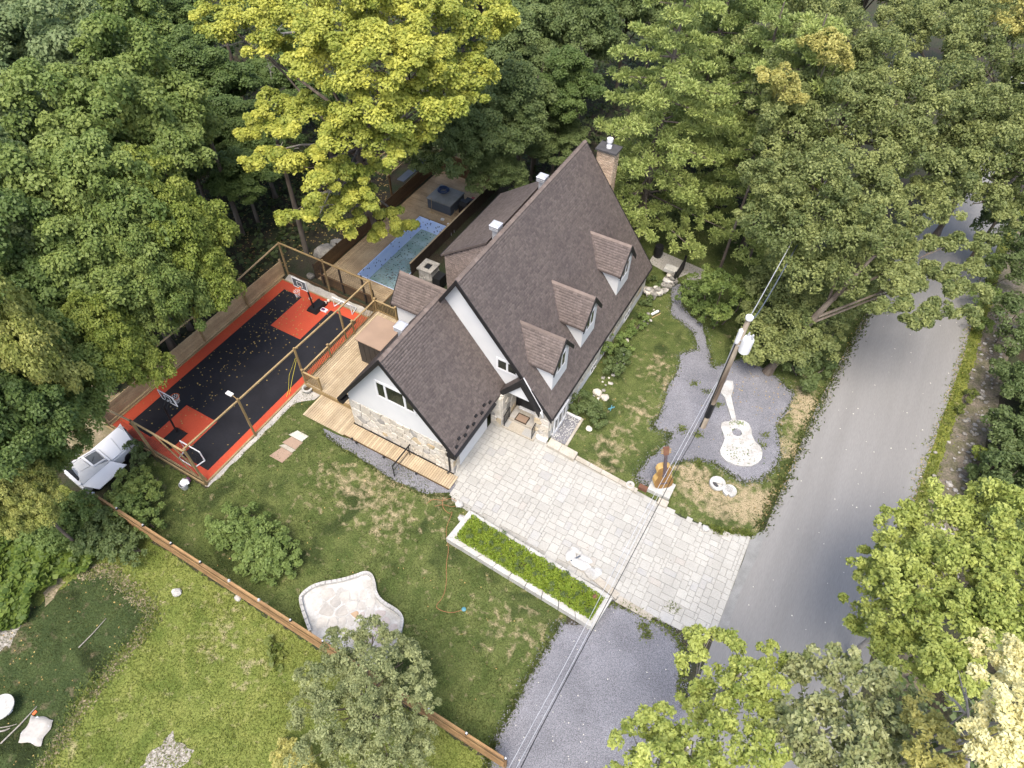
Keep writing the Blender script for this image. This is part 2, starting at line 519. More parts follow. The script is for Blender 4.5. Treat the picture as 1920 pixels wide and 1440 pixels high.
def voronoi(x0, x1, y0, y1, n, seed, relax=2):
    rr = random.Random(seed)
    s = [(rr.uniform(x0, x1), rr.uniform(y0, y1)) for _ in range(n)]
    for it in range(relax + 1):
        cells = []
        for i, (ax, ay) in enumerate(s):
            p = [(x0, y0), (x1, y0), (x1, y1), (x0, y1)]
            for j, (bx, by) in enumerate(s):
                if i == j or not p:
                    continue
                mx, my, dx, dy = (ax + bx) / 2, (ay + by) / 2, bx - ax, by - ay
                q = []
                for k in range(len(p)):
                    u, w = p[k], p[(k + 1) % len(p)]
                    du = (u[0] - mx) * dx + (u[1] - my) * dy
                    dw = (w[0] - mx) * dx + (w[1] - my) * dy
                    if du <= 0:
                        q.append(u)
                    if (du < 0 < dw) or (dw < 0 < du):
                        t = du / (du - dw)
                        q.append((u[0] + t * (w[0] - u[0]), u[1] + t * (w[1] - u[1])))
                p = q
            cells.append(p)
        s = [(sum(a for a, _ in p) / len(p), sum(b for _, b in p) / len(p)) for p in cells]
    return cells

def inset(p, d):
    cx, cy = sum(a for a, _ in p) / len(p), sum(b for _, b in p) / len(p)
    out = []
    for a, b in p:
        r = math.hypot(a - cx, b - cy)
        k = max(0.4, 1 - d / max(r, 1e-3))
        out.append((cx + (a - cx) * k, cy + (b - cy) * k))
    return out
# ------------------------------------------------------------------ the ground and everything laid on it
def lawn_sheet(name, poly, z, mat, spots=(), res=0.16, seed=3, label=None):
    px, py = np.array(poly).T
    xs = np.arange(px.min(), px.max() + res, res)
    ys = np.arange(py.min(), py.max() + res, res)
    X, Y = np.meshgrid(xs, ys)
    rg = np.random.default_rng(seed)
    X = X + rg.uniform(-.45, .45, X.shape) * res
    Y = Y + rg.uniform(-.45, .45, Y.shape) * res
    dry = np.zeros(X.shape)
    for (sx, sy, r, a) in spots:
        dry += a * np.exp(-((X - sx) ** 2 + (Y - sy) ** 2) / (r * r))
    ny, nx = X.shape
    I = np.arange(nx * ny).reshape(ny, nx)
    q = np.stack([I[:-1, :-1], I[:-1, 1:], I[1:, 1:], I[1:, :-1]], -1).reshape(-1, 4)
    V = np.stack([X.ravel(), Y.ravel(), np.full(X.size, float(z))], 1)
    c = V[q].mean(1)
    q = q[inside(c[:, 0], c[:, 1], poly)]
    use, inv = np.unique(q, return_inverse=True)
    m = npmesh(name, V[use], inv.reshape(-1, 4))
    a = m.attributes.new("dry", 'FLOAT', 'POINT')
    a.data.foreach_set("value", dry.ravel()[use].astype(np.float32))
    return tag(link(name, m, MAT[mat]), kind='structure', label=label)

POOL = (-26.75, -23.65, 26.2, 33.9)
g = B()
F = 700
for x0, x1, y0, y1 in ((-F, POOL[0] - .04, -F, F), (POOL[1] + .04, F, -F, F), (POOL[0] - .04, POOL[1] + .04, -F, POOL[2] - .04), (POOL[0] - .04, POOL[1] + .04, POOL[3] + .04, F)):
    g.add([(x0, y0, 0), (x1, y0, 0), (x1, y1, 0), (x0, y1, 0)], [(0, 1, 2, 3)])
tag(ob("ground", g, 'dirt'), kind='structure')

YARD = [(-27.2, 4.72), (-2.9, 4.72), (-2.9, 13.8), (-11.3, 14.4), (-12.5, 15.7), (-22.0, 15.9), (-23.0, 16.6), (-23.1, 8.3), (-27.6, 8.1)]
lawn_sheet("lawn", YARD, .004, 'lawn',
           [(*p, r, a) for p, r, a in (((-15.57, 12.62), 1.8, .45), ((-13.23, 11.37), 1.5, .45), ((-17.14, 12.29), 1.0, .3), ((-12.02, 14.09), 1.0, .4),
            ((-18.60, 12.24), .8, .25), ((-5.76, 9.69), 1.6, .28), ((-3.97, 10.13), 1.5, .25), ((-17.54, 10.53), 1.0, .2), ((-10.03, 12.34), .7, .3), ((-14.10, 14.05), 1.2, .4))])
FRONT = [(-8.5, 19.95), (1.5, 19.65), (3.2, 20.2), (3.75, 20.6), (4.25, 25.5), (4.75, 31.6), (5.5, 38), (6.0, 44), (-2, 47), (-9, 47), (-13, 44), (-13, 36.2), (-8.5, 35.2)]
lawn_sheet("front_lawn", FRONT, .004, 'lawn',
           [(*p, r, a) for p, r, a in (((-4.08, 27.79), 1.2, .4), ((0.04, 22.02), 1.2, .45), ((-5.16, 22.09), 1.3, 0.52), ((-5.31, 29.10), 1.0, 0.45), ((-4.71, 25.02), 1.2, 0.43), ((-0.65, 22.21), 1.2, 0.55), ((2.65, 21.43), 1.4, 0.65),
            ((3.47, 22.65), 1.3, 0.81), ((3.77, 29.49), 1.2, 0.85), ((3.82, 26.86), 1.0, 0.85), ((-4.94, 20.14), .9, 0.52), ((0.94, 21.19), 1.2, 0.43), ((-1.53, 24.63), 1, 0.26), ((3.70, 31.09), 1.0, 0.85))], seed=8)
MEADOW = [(-30, 4.6), (-2.6, 4.6), (-3.6, -2), (-6, -12), (-20, -14), (-34, -8)]
lawn_sheet("meadow", MEADOW, .004, 'meadow',
           [(*p, r, a) for p, r, a in (((-17.30, 3.97), 1.4, .35), ((-16.67, 2.31), .9, .4), ((-14.42, 2.36), .9, .35), ((-20.75, 3.86), 1.0, .2), ((-18.08, -1.66), .6, .3), ((-18.85, -3.78), .7, .4))], res=.18, seed=5)
SOD = [(-24.88, 1.55), (-24.09, 2.32), (-22.14, 2.12), (-20.19, 2.02), (-19.98, 1.12), (-20.12, -0.08), (-20.00, -1.35), (-20.06, -2.29), (-19.30, -3.69), (-19.34, -5.20), (-21.47, -7.28), (-26.82, -4.58), (-26.08, -1.94), (-25.25, -0.28)]
lawn_sheet("sod_strip", SOD, .009, 'sod', [(-24.77, -2.04, 1.0, .5), (-20.64, -2.11, .7, .3)], res=.14, seed=6)
sheet("bare_patch", wob([(-25.60, 0.13), (-25.74, 0.99), (-25.17, 1.00), (-25.04, 0.30), (-25.02, -0.30)], .25, .10, 4), .013, 'sandy', kind='structure')
VERGE = [(10.1, 18), (10.5, 25.5), (10.85, 30), (11.5, 37), (11.95, 44), (12.5, 52), (13.9, 62), (14.9, 62), (13.4, 52), (12.8, 44), (12.3, 37), (11.6, 30), (11.25, 25.5), (10.9, 18)]
sheet("bank", wob([(10.8, 16), (11.2, 25.5), (11.5, 30), (12.2, 37), (12.7, 44), (13.3, 52), (14.8, 62), (17.5, 62), (15.5, 52), (14.8, 44), (14.1, 37), (13.4, 30), (13.0, 25.5), (12.6, 16)], .5, .15, 31), .003, 'banksoil', kind='structure')
lawn_sheet("verge", VERGE, .004, 'verge', [(11.68, 28.94, 1.2, .4), (12.09, 35.25, .8, .3), (11.57, 26.57, 1.0, .4)], seed=9)

ROADL = [(3.4, -30), (3.5, 0), (3.52, 10.4), (3.55, 14.8), (3.56, 20.1), (4.02, 21), (4.5, 31), (5.2, 38), (5.9, 44), (6.5, 49), (8, 60), (11, 80), (16, 110)]
ROADR = [(9.3, -30), (9.7, 0), (9.95, 10), (10.3, 20), (10.6, 25.5), (10.95, 30), (11.6, 37), (12.05, 44), (12.6, 52), (14, 62), (17, 80), (22, 110)]
sheet("road", wob(ROADL[:-1] + [ROADL[-1]] + ROADR[::-1], 1.2, .035, 4), .012, 'asphalt', kind='structure')
sheet("road_seam", wob([(3.56, 20.3), (3.95, 20.9), (4.15, 20.7), (4.12, 19.4), (3.98, 17.5), (3.93, 14.6), (3.55, 14.3)], .6, .03, 5), .016, 'seam', kind='structure')

GRAVEL = [(-1.33, 13.37), (0.05, 13.55), (1.84, 13.52), (2.58, 12.89), (2.78, 11.78), (3.55, 10.66), (2.64, 6.18), (-2.70, 3.16), (-3.27, 5.20), (-3.27, 8.06), (-3.10, 11.21), (-1.80, 11.90)]
sheet("gravel_yard", wob(GRAVEL, .5, .09, 6), .010, 'gravel', kind='structure')
BED = [(-3.12, 20.79), (-2.84, 20.36), (-2.10, 20.40), (-1.63, 22.46), (-0.73, 23.31), (0.39, 23.71), (1.35, 23.45), (2.23, 23.28), (3.03, 23.95), (3.41, 24.97), (3.46, 26.23), (2.79, 28.01), (2.97, 29.49), (3.02, 30.94), (2.07, 31.61), (0.74, 32.11), (-0.53, 32.30), (-2.06, 30.48),
       (-2.65, 31.70), (-3.78, 33.71), (-5.56, 34.66), (-6.54, 37.08), (-7.09, 36.43), (-5.97, 33.70), (-4.17, 32.91), (-3.39, 31.54), (-4.22, 30.52), (-3.81, 28.94), (-3.90, 27.15), (-3.53, 25.48), (-3.67, 24.49), (-3.50, 24.14), (-2.45, 24.44), (-2.41, 23.47), (-3.00, 22.08)]
sheet("gravel_bed", wob(BED, .4, .08, 7), .010, 'gravel', kind='structure')
sheet("gravel_strip", wob([(-20.20, 14.46), (-17.27, 14.86), (-11.72, 15.23), (-10.91, 14.93), (-12.60, 13.91), (-14.38, 13.69), (-16.55, 13.91), (-18.52, 14.01), (-19.68, 14.11)], .4, .06, 8), .010, 'gravel', kind='structure')
sheet("court_edge_gravel", wob([(-23.3, 8.3), (-23.05, 8.3), (-22.9, 15.2), (-22.0, 15.9), (-22.0, 16.6), (-23.3, 16.6)], .4, .06, 9), .010, 'stonegrey', kind='structure')
sheet("court_back_gravel", wob([(-30.8, 23.05), (-23.3, 23.0), (-23.3, 23.7), (-30.9, 23.75)], .4, .06, 10), .010, 'stonegrey', kind='structure')
sheet("ash_patch", wob([(-15.64, -2.87), (-15.73, -2.43), (-15.53, -1.89), (-15.43, -1.25), (-14.92, -1.43), (-14.17, -1.17), (-13.94, -1.68), (-14.26, -2.20)], .22, .12, 11), .012, 'chalk', kind='structure')
sheet("brush_ash", wob([(-26.28, -2.34), (-25.88, -1.53), (-25.11, -1.38), (-24.76, -2.32), (-25.06, -3.18)], .22, .12, 12), .014, 'chalk', kind='structure')
sheet("side_path", [(-9.4, 37.9), (-7.0, 37.3), (-6.4, 38.3), (-6.2, 36.4), (-5.4, 36.4), (-5.5, 39.2), (-9.4, 39.6)], .010, 'paverpink', kind='structure')

# --- paved driveway: every paver a piece
drive = sheet("driveway", [(-11.98, 15.75), (-11.98, 19.78), (-9.3, 20.28), (-1.2, 19.72), (-.1, 19.5), (1.46, 19.66), (2.1, 19.6), (2.9, 20.1), (3.54, 20.2), (3.54, 14.55), (2.3, 13.85), (-1.3, 13.55), (-9.95, 14.1), (-11.2, 14.25), (-11.98, 15.2)], .008, 'joint', kind='structure')
DP = [(-11.95, 15.75), (-11.95, 20.3), (-9.2, 20.3), (-9.0, 19.95), (-1.3, 19.62), (-.3, 19.55), (1.46, 19.7), (2.1, 19.6), (3.53, 20.25), (3.53, 14.6), (2.27, 13.9), (-1.3, 13.75), (-10.0, 14.35), (-11.2, 14.35)]
U = .165
cells = {}
rr = random.Random(12)
nx, ny = int(15.6 / U), int(6.6 / U)
occ = np.zeros((ny, nx), bool)
tiles = []
for j in range(ny):
    for i in range(nx):
        if occ[j, i]:
            continue
        opts = [(3, 2), (3, 2), (2, 2), (3, 3), (4, 3), (2, 3), (4, 2)]
        rr.shuffle(opts)
        for w_, h_ in opts + [(2, 1), (1, 2), (1, 1)]:
            if j + h_ <= ny and i + w_ <= nx and not occ[j:j + h_, i:i + w_].any():
                occ[j:j + h_, i:i + w_] = True
                tiles.append((i, j, w_, h_))
                break
px0, py0 = -12.0, 13.78
tl = []
for i, j, w_, h_ in tiles:
    cx, cy = px0 + (i + w_ / 2) * U, py0 + (j + h_ / 2) * U
    if inside(cx, cy, DP):
        tl.append((w_ * h_, cx, cy, w_, h_))
tl.sort(key=lambda t: -t[0] / ((t[1]) ** 2 + t[2] ** 2 + 1024))
pm = {}
def paver_mesh(w_, h_):
    if (w_, h_) not in pm:
        a, b, e = w_ * U / 2 - .005, h_ * U / 2 - .005, .008
        t = B()
        t.add([(-a, -b, 0), (a, -b, 0), (a, b, 0), (-a, b, 0), (-a, -b, .03), (a, -b, .03), (a, b, .03), (-a, b, .03),
               (-a + e, -b + e, .042), (a - e, -b + e, .042), (a - e, b - e, .042), (-a + e, b - e, .042)],
              [(0, 1, 5, 4), (1, 2, 6, 5), (2, 3, 7, 6), (3, 0, 4, 7), (4, 5, 9, 8), (5, 6, 10, 9), (6, 7, 11, 10), (7, 4, 8, 11), (8, 9, 10, 11)])
        pm[(w_, h_)] = t
    return pm[(w_, h_)]
pmesh = {}
rest = {}
for n_, (ar, cx, cy, w_, h_) in enumerate(tl):
    k = rr.random()
    mt = 'paver' if k < .86 else ('pavergrey' if k < .95 else 'paverpink')
    if n_ < 296:
        if (w_, h_) not in pmesh:
            pmesh[(w_, h_)] = paver_mesh(w_, h_).mesh("paver")
        o = link("paver", pmesh[(w_, h_)], MAT[mt], drive, (cx, cy, .008 + rr.uniform(-.003, .003)))
    else:
        t = paver_mesh(w_, h_)
        rest.setdefault(mt, B()).add([(x + cx, y + cy, z + .008) for x, y, z in t.v], t.f)
rb = B()
for mt, t in rest.items():
    rb.add(t.v, t.f)
if rb.v:
    ob("small_pavers", rb, 'paver', drive, kind='stuff')
# low kerb along the front lawn
kerb = thing("stone_kerb", "low buff stone kerb between the paved drive and the front lawn", "kerb", (-4.0, 19.95, 0))
kx = -8.35
kk = 0
while kx < -2.75:
    w_ = rr.uniform(.7, 1.15)
    x1 = min(kx + w_, -2.7)
    f0 = 20.2 + (kx + 8.4) * (-.42 / 5.7)
    f1 = 20.2 + (x1 + 8.4) * (-.42 / 5.7)
    hh = .30 if kx < -6.6 else .14
    dd = .34 if kx < -6.6 else .17
    ob("kerb_block", B().extr([(kx, f0 - dd, 0), (x1 - .02, f1 - dd, 0), (x1 - .02, f1 + dd * .6, 0), (kx, f0 + dd * .6, 0)],
                        [(kx, f0 - dd, hh), (x1 - .02, f1 - dd, hh), (x1 - .02, f1 + dd * .6, hh), (kx, f0 + dd * .6, hh)]), 'kerbstone', kerb)
    kx = x1
# planter edging continues towards the road as a flush kerb
fk = thing("flush_kerb", "pale flush kerb running from the planter towards the road", "kerb", (-.5, 13.9, 0))
ob("kerb_block", B().extr([(-3.0, 14.02, .01), (-1.3, 13.62, .01), (-1.2, 13.98, .01), (-2.9, 14.36, .01)], [(-3.0, 14.02, .10), (-1.3, 13.62, .10), (-1.2, 13.98, .10), (-2.9, 14.36, .10)]), 'kerbstone', fk)
ob("kerb_block", B().extr([(-1.25, 13.5, .01), (.6, 13.5, .01), (.6, 13.8, .01), (-1.15, 13.9, .01)], [(-1.25, 13.5, .07), (.6, 13.5, .07), (.6, 13.8, .07), (-1.15, 13.9, .07)]), 'kerbstone', fk)
# ------------------------------------------------------------------ the house
house = thing("house", "white and buff stone house with steep brown shingled gables and three front dormers", "house", (-14.0, 25.0, 0))
H_ = house
RX, RZ, MS = -14.15, 9.85, 1.297          # main ridge, slope
WX, WZ, WS, WSL = -15.41, 8.14, 1.305, 1.425          # wing ridge, slope
MSL = 1.60
zm = lambda x: RZ - (MS * (x - RX) if x > RX else MSL * (RX - x))
zw = lambda x: WZ - (WS * (x - WX) if x > WX else WSL * (WX - x))

def shingles(parent, o, u, v, W, L, poly=None, seed=0, tab=.24, expo=.15, name="shingles", skip=None):
    """courses of raised tabs on a slope: o lower corner, u along the eave, v up the slope."""
    rg = np.random.default_rng(seed)
    o, u, v = (np.array(q, float) for q in (o, u, v))
    nrm = np.cross(u, v)
    if nrm[2] < 0:
        nrm = -nrm
    P, Rn = [], []
    nr = int(math.ceil(L / expo))
    for r in range(nr):
        b0, b1 = r * expo, min((r + 1) * expo + .015, L)
        k = -rg.uniform(0, tab)
        while k < W:
            w_ = tab * rg.uniform(.75, 1.25)
            a0, a1 = max(k, 0), min(k + w_ - .012, W)
            k += w_
            if a1 - a0 < .04:
                continue
            if poly is not None and not inside((a0 + a1) / 2, (b0 + b1) / 2, poly):
                continue
            h0 = .007 + rg.uniform(-.002, .002)
            c = [o + u * a0 + v * b0 + nrm * h0, o + u * a1 + v * b0 + nrm * h0, o + u * a1 + v * b1 + nrm * .003, o + u * a0 + v * b1 + nrm * .003,
                 o + u * a0 + v * b0, o + u * a1 + v * b0]
            P.append(c)
            Rn.append(rg.beta(1.6, 1.6))
    P = np.array(P)
    n = len(P)
    base = np.arange(n)[:, None] * 6
    f = np.concatenate([base + np.array([[0, 1, 2, 3]]), base + np.array([[4, 5, 1, 0]])])
    m = npmesh(name, P.reshape(-1, 3) - wl(parent), f, np.repeat(np.array(Rn), 6))
    return tag(link(name, m, MAT['shingle'], parent), kind='stuff')

def slab(pts, t=.14):
    """roof plate: pts in order on the top face; thickness straight down."""
    return B().extr([(x, y, z - t) for x, y, z in pts], pts)

def roof(name, pts, o, u, v, W, L, poly=None, seed=0, parent=None, t=.14):
    r = ob(name, slab(pts, t), 'shinglebase', parent or H_)
    shingles(r, o, u, v, W, L, poly, seed)
    return r
def unit(a):
    a = np.array(a, float)
    return a / np.linalg.norm(a)

# walls
mw = lambda b, m='white', n="wall": ob(n, b, m, H_)
mw(B().prismY([(-18.75, 2.5), (-11.98, 2.5), (-11.98, zw(-11.98) - .2), (WX, WZ - .2), (-18.75, zw(-18.75) - .2)], 15.7, 15.9))          # wing front
mw(B().box(-18.75, -18.6, 15.9, 20.6, 0, 3.2))
mw(B().box(-12.13, -11.98, 15.93, 19.3, 0, 3.3))
mw(B().prismY([(-18.7, 0), (-11.3, 0), (-11.3, 2.9), (-9.45, 2.9), (-9.45, 0), (-8.5, 0), (-8.5, zm(-8.5) - .2), (RX, RZ - .2), (-18.7, zm(-18.7) - .2)], 20.6, 20.8))
mw(B().box(-8.66, -8.5, 20.8, 34.6, 0, .80))
ob("foundation_cap", B().box(-8.68, -8.47, 20.8, 34.6, .80, .84), 'stone', H_)
mw(B().prismY([(-18.7, 0), (-8.5, 0), (-8.5, zm(-8.5) - .2), (RX, RZ - .2), (-18.7, zm(-18.7) - .2)], 34.45, 34.6))
mw(B().box(-18.72, -18.6, 20.8, 34.45, 0, 2.2))
# entrance recess
mw(B().box(-11.3, -9.3, 21.55, 21.65, 0, 3.4), 'blackwood')
mw(B().box(-11.6, -11.28, 19.82, 21.5, 0, 2.9), 'mortar')
mw(B().box(-9.45, -9.3, 20.8, 21.6, 0, 3.4))

def stones(parent, wx, wy, cells, mats, gap=.02, proud=(.03, .075), axis='Y', plane=15.7, seed=1, keep=None, rb=.75):
    rr = random.Random(seed)
    for c in cells:
        if len(c) < 3:
            continue
        p = inset(c, gap)
        cx, cy = sum(a for a, _ in p) / len(p), sum(b for _, b in p) / len(p)
        if keep and not keep(cx, cy):
            continue
        d = rr.uniform(*proud)
        q = inset(p, .035)
        if axis == 'Y':
            lo = [(a, plane, b) for a, b in p]
            mid = [(a, plane - d * .6, b) for a, b in p]
            hi = [(a, plane - d, b) for a, b in q]
        elif axis == 'X':
            lo = [(plane, a, b) for a, b in p]
            mid = [(plane + d * .6, a, b) for a, b in p]
            hi = [(plane + d, a, b) for a, b in q]
        else:
            lo = [(a, b, plane) for a, b in p]
            mid = [(a, b, plane + d * .6) for a, b in p]
            hi = [(a, b, plane + d) for a, b in q]
        n = len(p)
        t = B().add(lo + mid + hi, [(i, (i + 1) % n, n + (i + 1) % n, n + i) for i in range(n)] +
                    [(n + i, n + (i + 1) % n, 2 * n + (i + 1) % n, 2 * n + i) for i in range(n)] + [tuple(range(2 * n, 3 * n))])
        r = rr.random()
        m = mats[0] if r < rb else mats[1] if r < rb + (1 - rb) * .35 else mats[2]
        ob("stone", t, m, parent)
SM = ('stone', 'stoneochre', 'stonegrey')
cl = ob("stone_cladding", B().box(-18.75, -11.98, 15.72, 15.92, 0, 2.5), 'mortar', H_)
stones(cl, 0, 0, voronoi(-18.78, -11.95, 0.02, 2.5, 92, 3), SM, plane=15.72, rb=.86)
qn = ob("stone_quoin", B().box(-12.1, -11.98, 15.72, 16.3, 0, 2.5), 'mortar', H_)
stones(qn, 0, 0, voronoi(15.70, 16.3, 0.02, 2.5, 9, 5), SM, axis='X', plane=-11.98)
rc = ob("stone_cladding", B().box(-8.66, -8.52, 20.8, 34.6, .84, 2.4), 'mortar', H_)
stones(rc, 0, 0, voronoi(20.4, 34.6, .85, 2.3, 84, 6), SM, axis='X', plane=-8.52)
pier = ob("stone_pier", B().box(-9.45, -8.52, 20.32, 20.6, 0, 2.35), 'mortar', H_)
stones(pier, 0, 0, voronoi(-9.47, -8.5, 0.05, 2.3, 14, 7), SM, plane=20.32, rb=.7)
pl = ob("porch_wall", B().box(-11.98, -11.28, 19.72, 19.82, 0, 2.8), 'mortar', H_)
stones(pl, 0, 0, voronoi(-11.97, -11.28, 0.05, 2.8, 12, 8), SM, plane=19.72)
stones(pl, 0, 0, voronoi(19.75, 21.4, 0.35, 2.8, 18, 9), SM, axis='X', plane=-11.28)
ob("pier_base", B().box(-9.2, -8.5, 20.1, 20.3, 0, .22), 'trim', H_)

# roofs
ct = lambda s: unit((1, 0, -s))
def gable_roof(name, rx, rz, s, ex, y0, y1, seed, y1b=None):
    """slope going from the ridge line x=rx to the eave x=ex."""
    sg = 1 if ex > rx else -1
    ez = rz - s * abs(ex - rx)
    L = math.hypot(ex - rx, rz - ez)
    pts = [(ex, y0, ez), (ex, y1, ez), (rx, y1, rz), (rx, y0, rz)]
    return roof(name, pts, (ex, y0, ez), (0, 1, 0), unit((rx - ex, 0, rz - ez)), y1 - y0, L, seed=seed)
main_r = gable_roof("roof", RX, RZ, MS, -8.33, 20.2, 34.9, 1)
main_l = gable_roof("roof", RX, RZ, MSL, -18.85, 20.2, 34.9, 2)
wing_r = gable_roof("roof", WX, WZ, WS, -11.43, 15.2, 20.58, 3)
wing_l = gable_roof("roof", WX, WZ, WSL, -19.05, 15.2, 20.58, 4)
def ridge_caps(parent, p, q, n):
    p, q = np.array(p, float), np.array(q, float)
    d = (q - p) / n
    for i in range(n):
        a, b = p + d * i, p + d * (i + 1.02)
        s = unit(np.cross(d, (0, 0, 1))) * .13
        dz = np.array((0, 0, .10))
        up = np.array((0, 0, .03))
        lo = np.array((0, 0, .012))
        ob("ridge_cap", B().add([a - s - dz + up, a + up, a + s - dz + up, b - s - dz + lo, b + lo, b + s - dz + lo], [(0, 1, 4, 3), (1, 2, 5, 4)]), 'ridge', parent)
ridge_caps(main_r, (RX, 20.2, RZ), (RX, 34.9, RZ), 44)
ridge_caps(wing_r, (WX, 15.2, WZ), (WX, 20.58, WZ), 17)

def rake(x0, z0, x1, z1, y, h=.34, t=.06, parent=None, n="fascia", m='blackwood'):
    ob(n, B().prismY([(x0, z0), (x1, z1), (x1, z1 - h), (x0, z0 - h)], y - t, y), m, parent or H_)
for ex in (-8.33, -18.85):
    rake(RX, RZ + .02, ex, zm(ex) + .02, 20.2, .36)
    rake(RX, RZ + .02, ex, zm(ex) + .02, 34.97, .36)
for ex in (-11.43, -19.05):
    rake(WX, WZ + .02, ex, zw(ex) + .02, 15.2, .34)
    # boxed eave return
ob("soffit", B().box(-19.05, -18.76, 15.2, 15.72, 2.50, 2.78), 'blackwood', H_)
ob("soffit", B().box(-11.97, -11.43, 15.2, 15.72, 2.48, 2.76), 'blackwood', H_)
ob("soffit", B().prismY([(RX, RZ - .16), (-8.4, zm(-8.4) - .16), (-8.4, zm(-8.4) - .24), (RX, RZ - .24), (-18.8, zm(-18.8) - .24), (-18.8, zm(-18.8) - .16)], 20.2, 20.6), 'blackwood', H_)
ob("soffit", B().prismY([(WX, WZ - .16), (-11.6, zw(-11.6) - .16), (-11.6, zw(-11.6) - .24), (WX, WZ - .24), (-19, zw(-19) - .24), (-19, zw(-19) - .16)], 15.2, 15.7), 'blackwood', H_)
ob("gutter", B().box(-11.43, -11.29, 15.2, 19.2, 2.84, 2.97), 'black', H_)
ob("gutter", B().box(-8.36, -8.28, 20.25, 34.85, 2.14, 2.26), 'blackwood', H_)
for k in range(9):
    ob("snow_guard", B().box(-11.60 - .12 * (k % 2), -11.50 - .12 * (k % 2), 15.5 + k * .42, 15.68 + k * .42, zw(-11.55 - .12 * (k % 2)) + .02, zw(-11.55 - .12 * (k % 2)) + .14), 'black', wing_r)
ds = B().tube([(-12.13, 15.45, 2.6), (-12.13, 15.58, 2.3), (-12.13, 15.58, .45), (-12.2, 15.4, .32)], .05, 8)
ob("downspout", ds, 'black', H_, label="black downspout at the front corner of the stone wing")

# windows
def window(parent, axis, plane, a0, a1, z0, z1, cuts, fr=.09, proud=.05, flip=1):
    """frame ring and mullions; every pane a piece. axis Y: wall faces -Y; axis X: wall faces +X."""
    w_ = B()
    def bar(p0, p1, q0, q1, dep):
        if axis == 'Y':
            w_.box(p0, p1, plane - dep, plane - .002, q0, q1)
        else:
            w_.box(plane + .002, plane + dep, p0, p1, q0, q1)
    bar(a0, a1, z0, z0 + fr, proud)
    bar(a0, a1, z1 - fr, z1, proud)
    xs = [a0] + list(cuts) + [a1]
    for i, x in enumerate(xs):
        c = min(max(x, a0 + fr / 2), a1 - fr / 2)
        bar(c - fr / 2, c + fr / 2, z0 + fr, z1 - fr, proud - .003)
    fo = ob("window", w_, 'trim', parent)
    for i in range(len(xs) - 1):
        p0, p1 = xs[i] + (fr if i == 0 else fr / 2), xs[i + 1] - (fr if i == len(xs) - 2 else fr / 2)
        t = B()
        if axis == 'Y':
            t.box(p0, p1, plane - .02, plane - .006, z0 + fr, z1 - fr)
        else:
            t.box(plane + .006, plane + .02, p0, p1, z0 + fr, z1 - fr)
        ob("pane", t, 'glass', fo if parent is H_ else parent)
    return fo
window(H_, 'Y', 15.7, -16.5, -14.0, 4.2, 5.58, (-15.85, -14.64), fr=.13)
window(H_, 'Y', 20.6, -12.1, -10.75, 4.1, 5.02, (-11.41,), fr=.12)
window(H_, 'X', -8.5, 25.9, 26.8, .10, .76, (26.35,), fr=.08)
window(H_, 'X', -8.5, 27.5, 28.4, .10, .76, (27.95,), fr=.08)
window(H_, 'X', -8.5, 31.2, 32.1, .10, .76, (31.65,), fr=.08)
bay = window(H_, 'X', -8.44, 20.75, 22.35, .15, 1.6, (21.3, 21.85), fr=.10, proud=.08)
ob("bay_sill", B().box(-8.5, -8.36, 20.75, 22.4, .02, .15), 'trim', H_)
ob("bay_head", B().box(-8.5, -8.3, 20.75, 22.4, 1.6, 1.7), 'trim', H_)

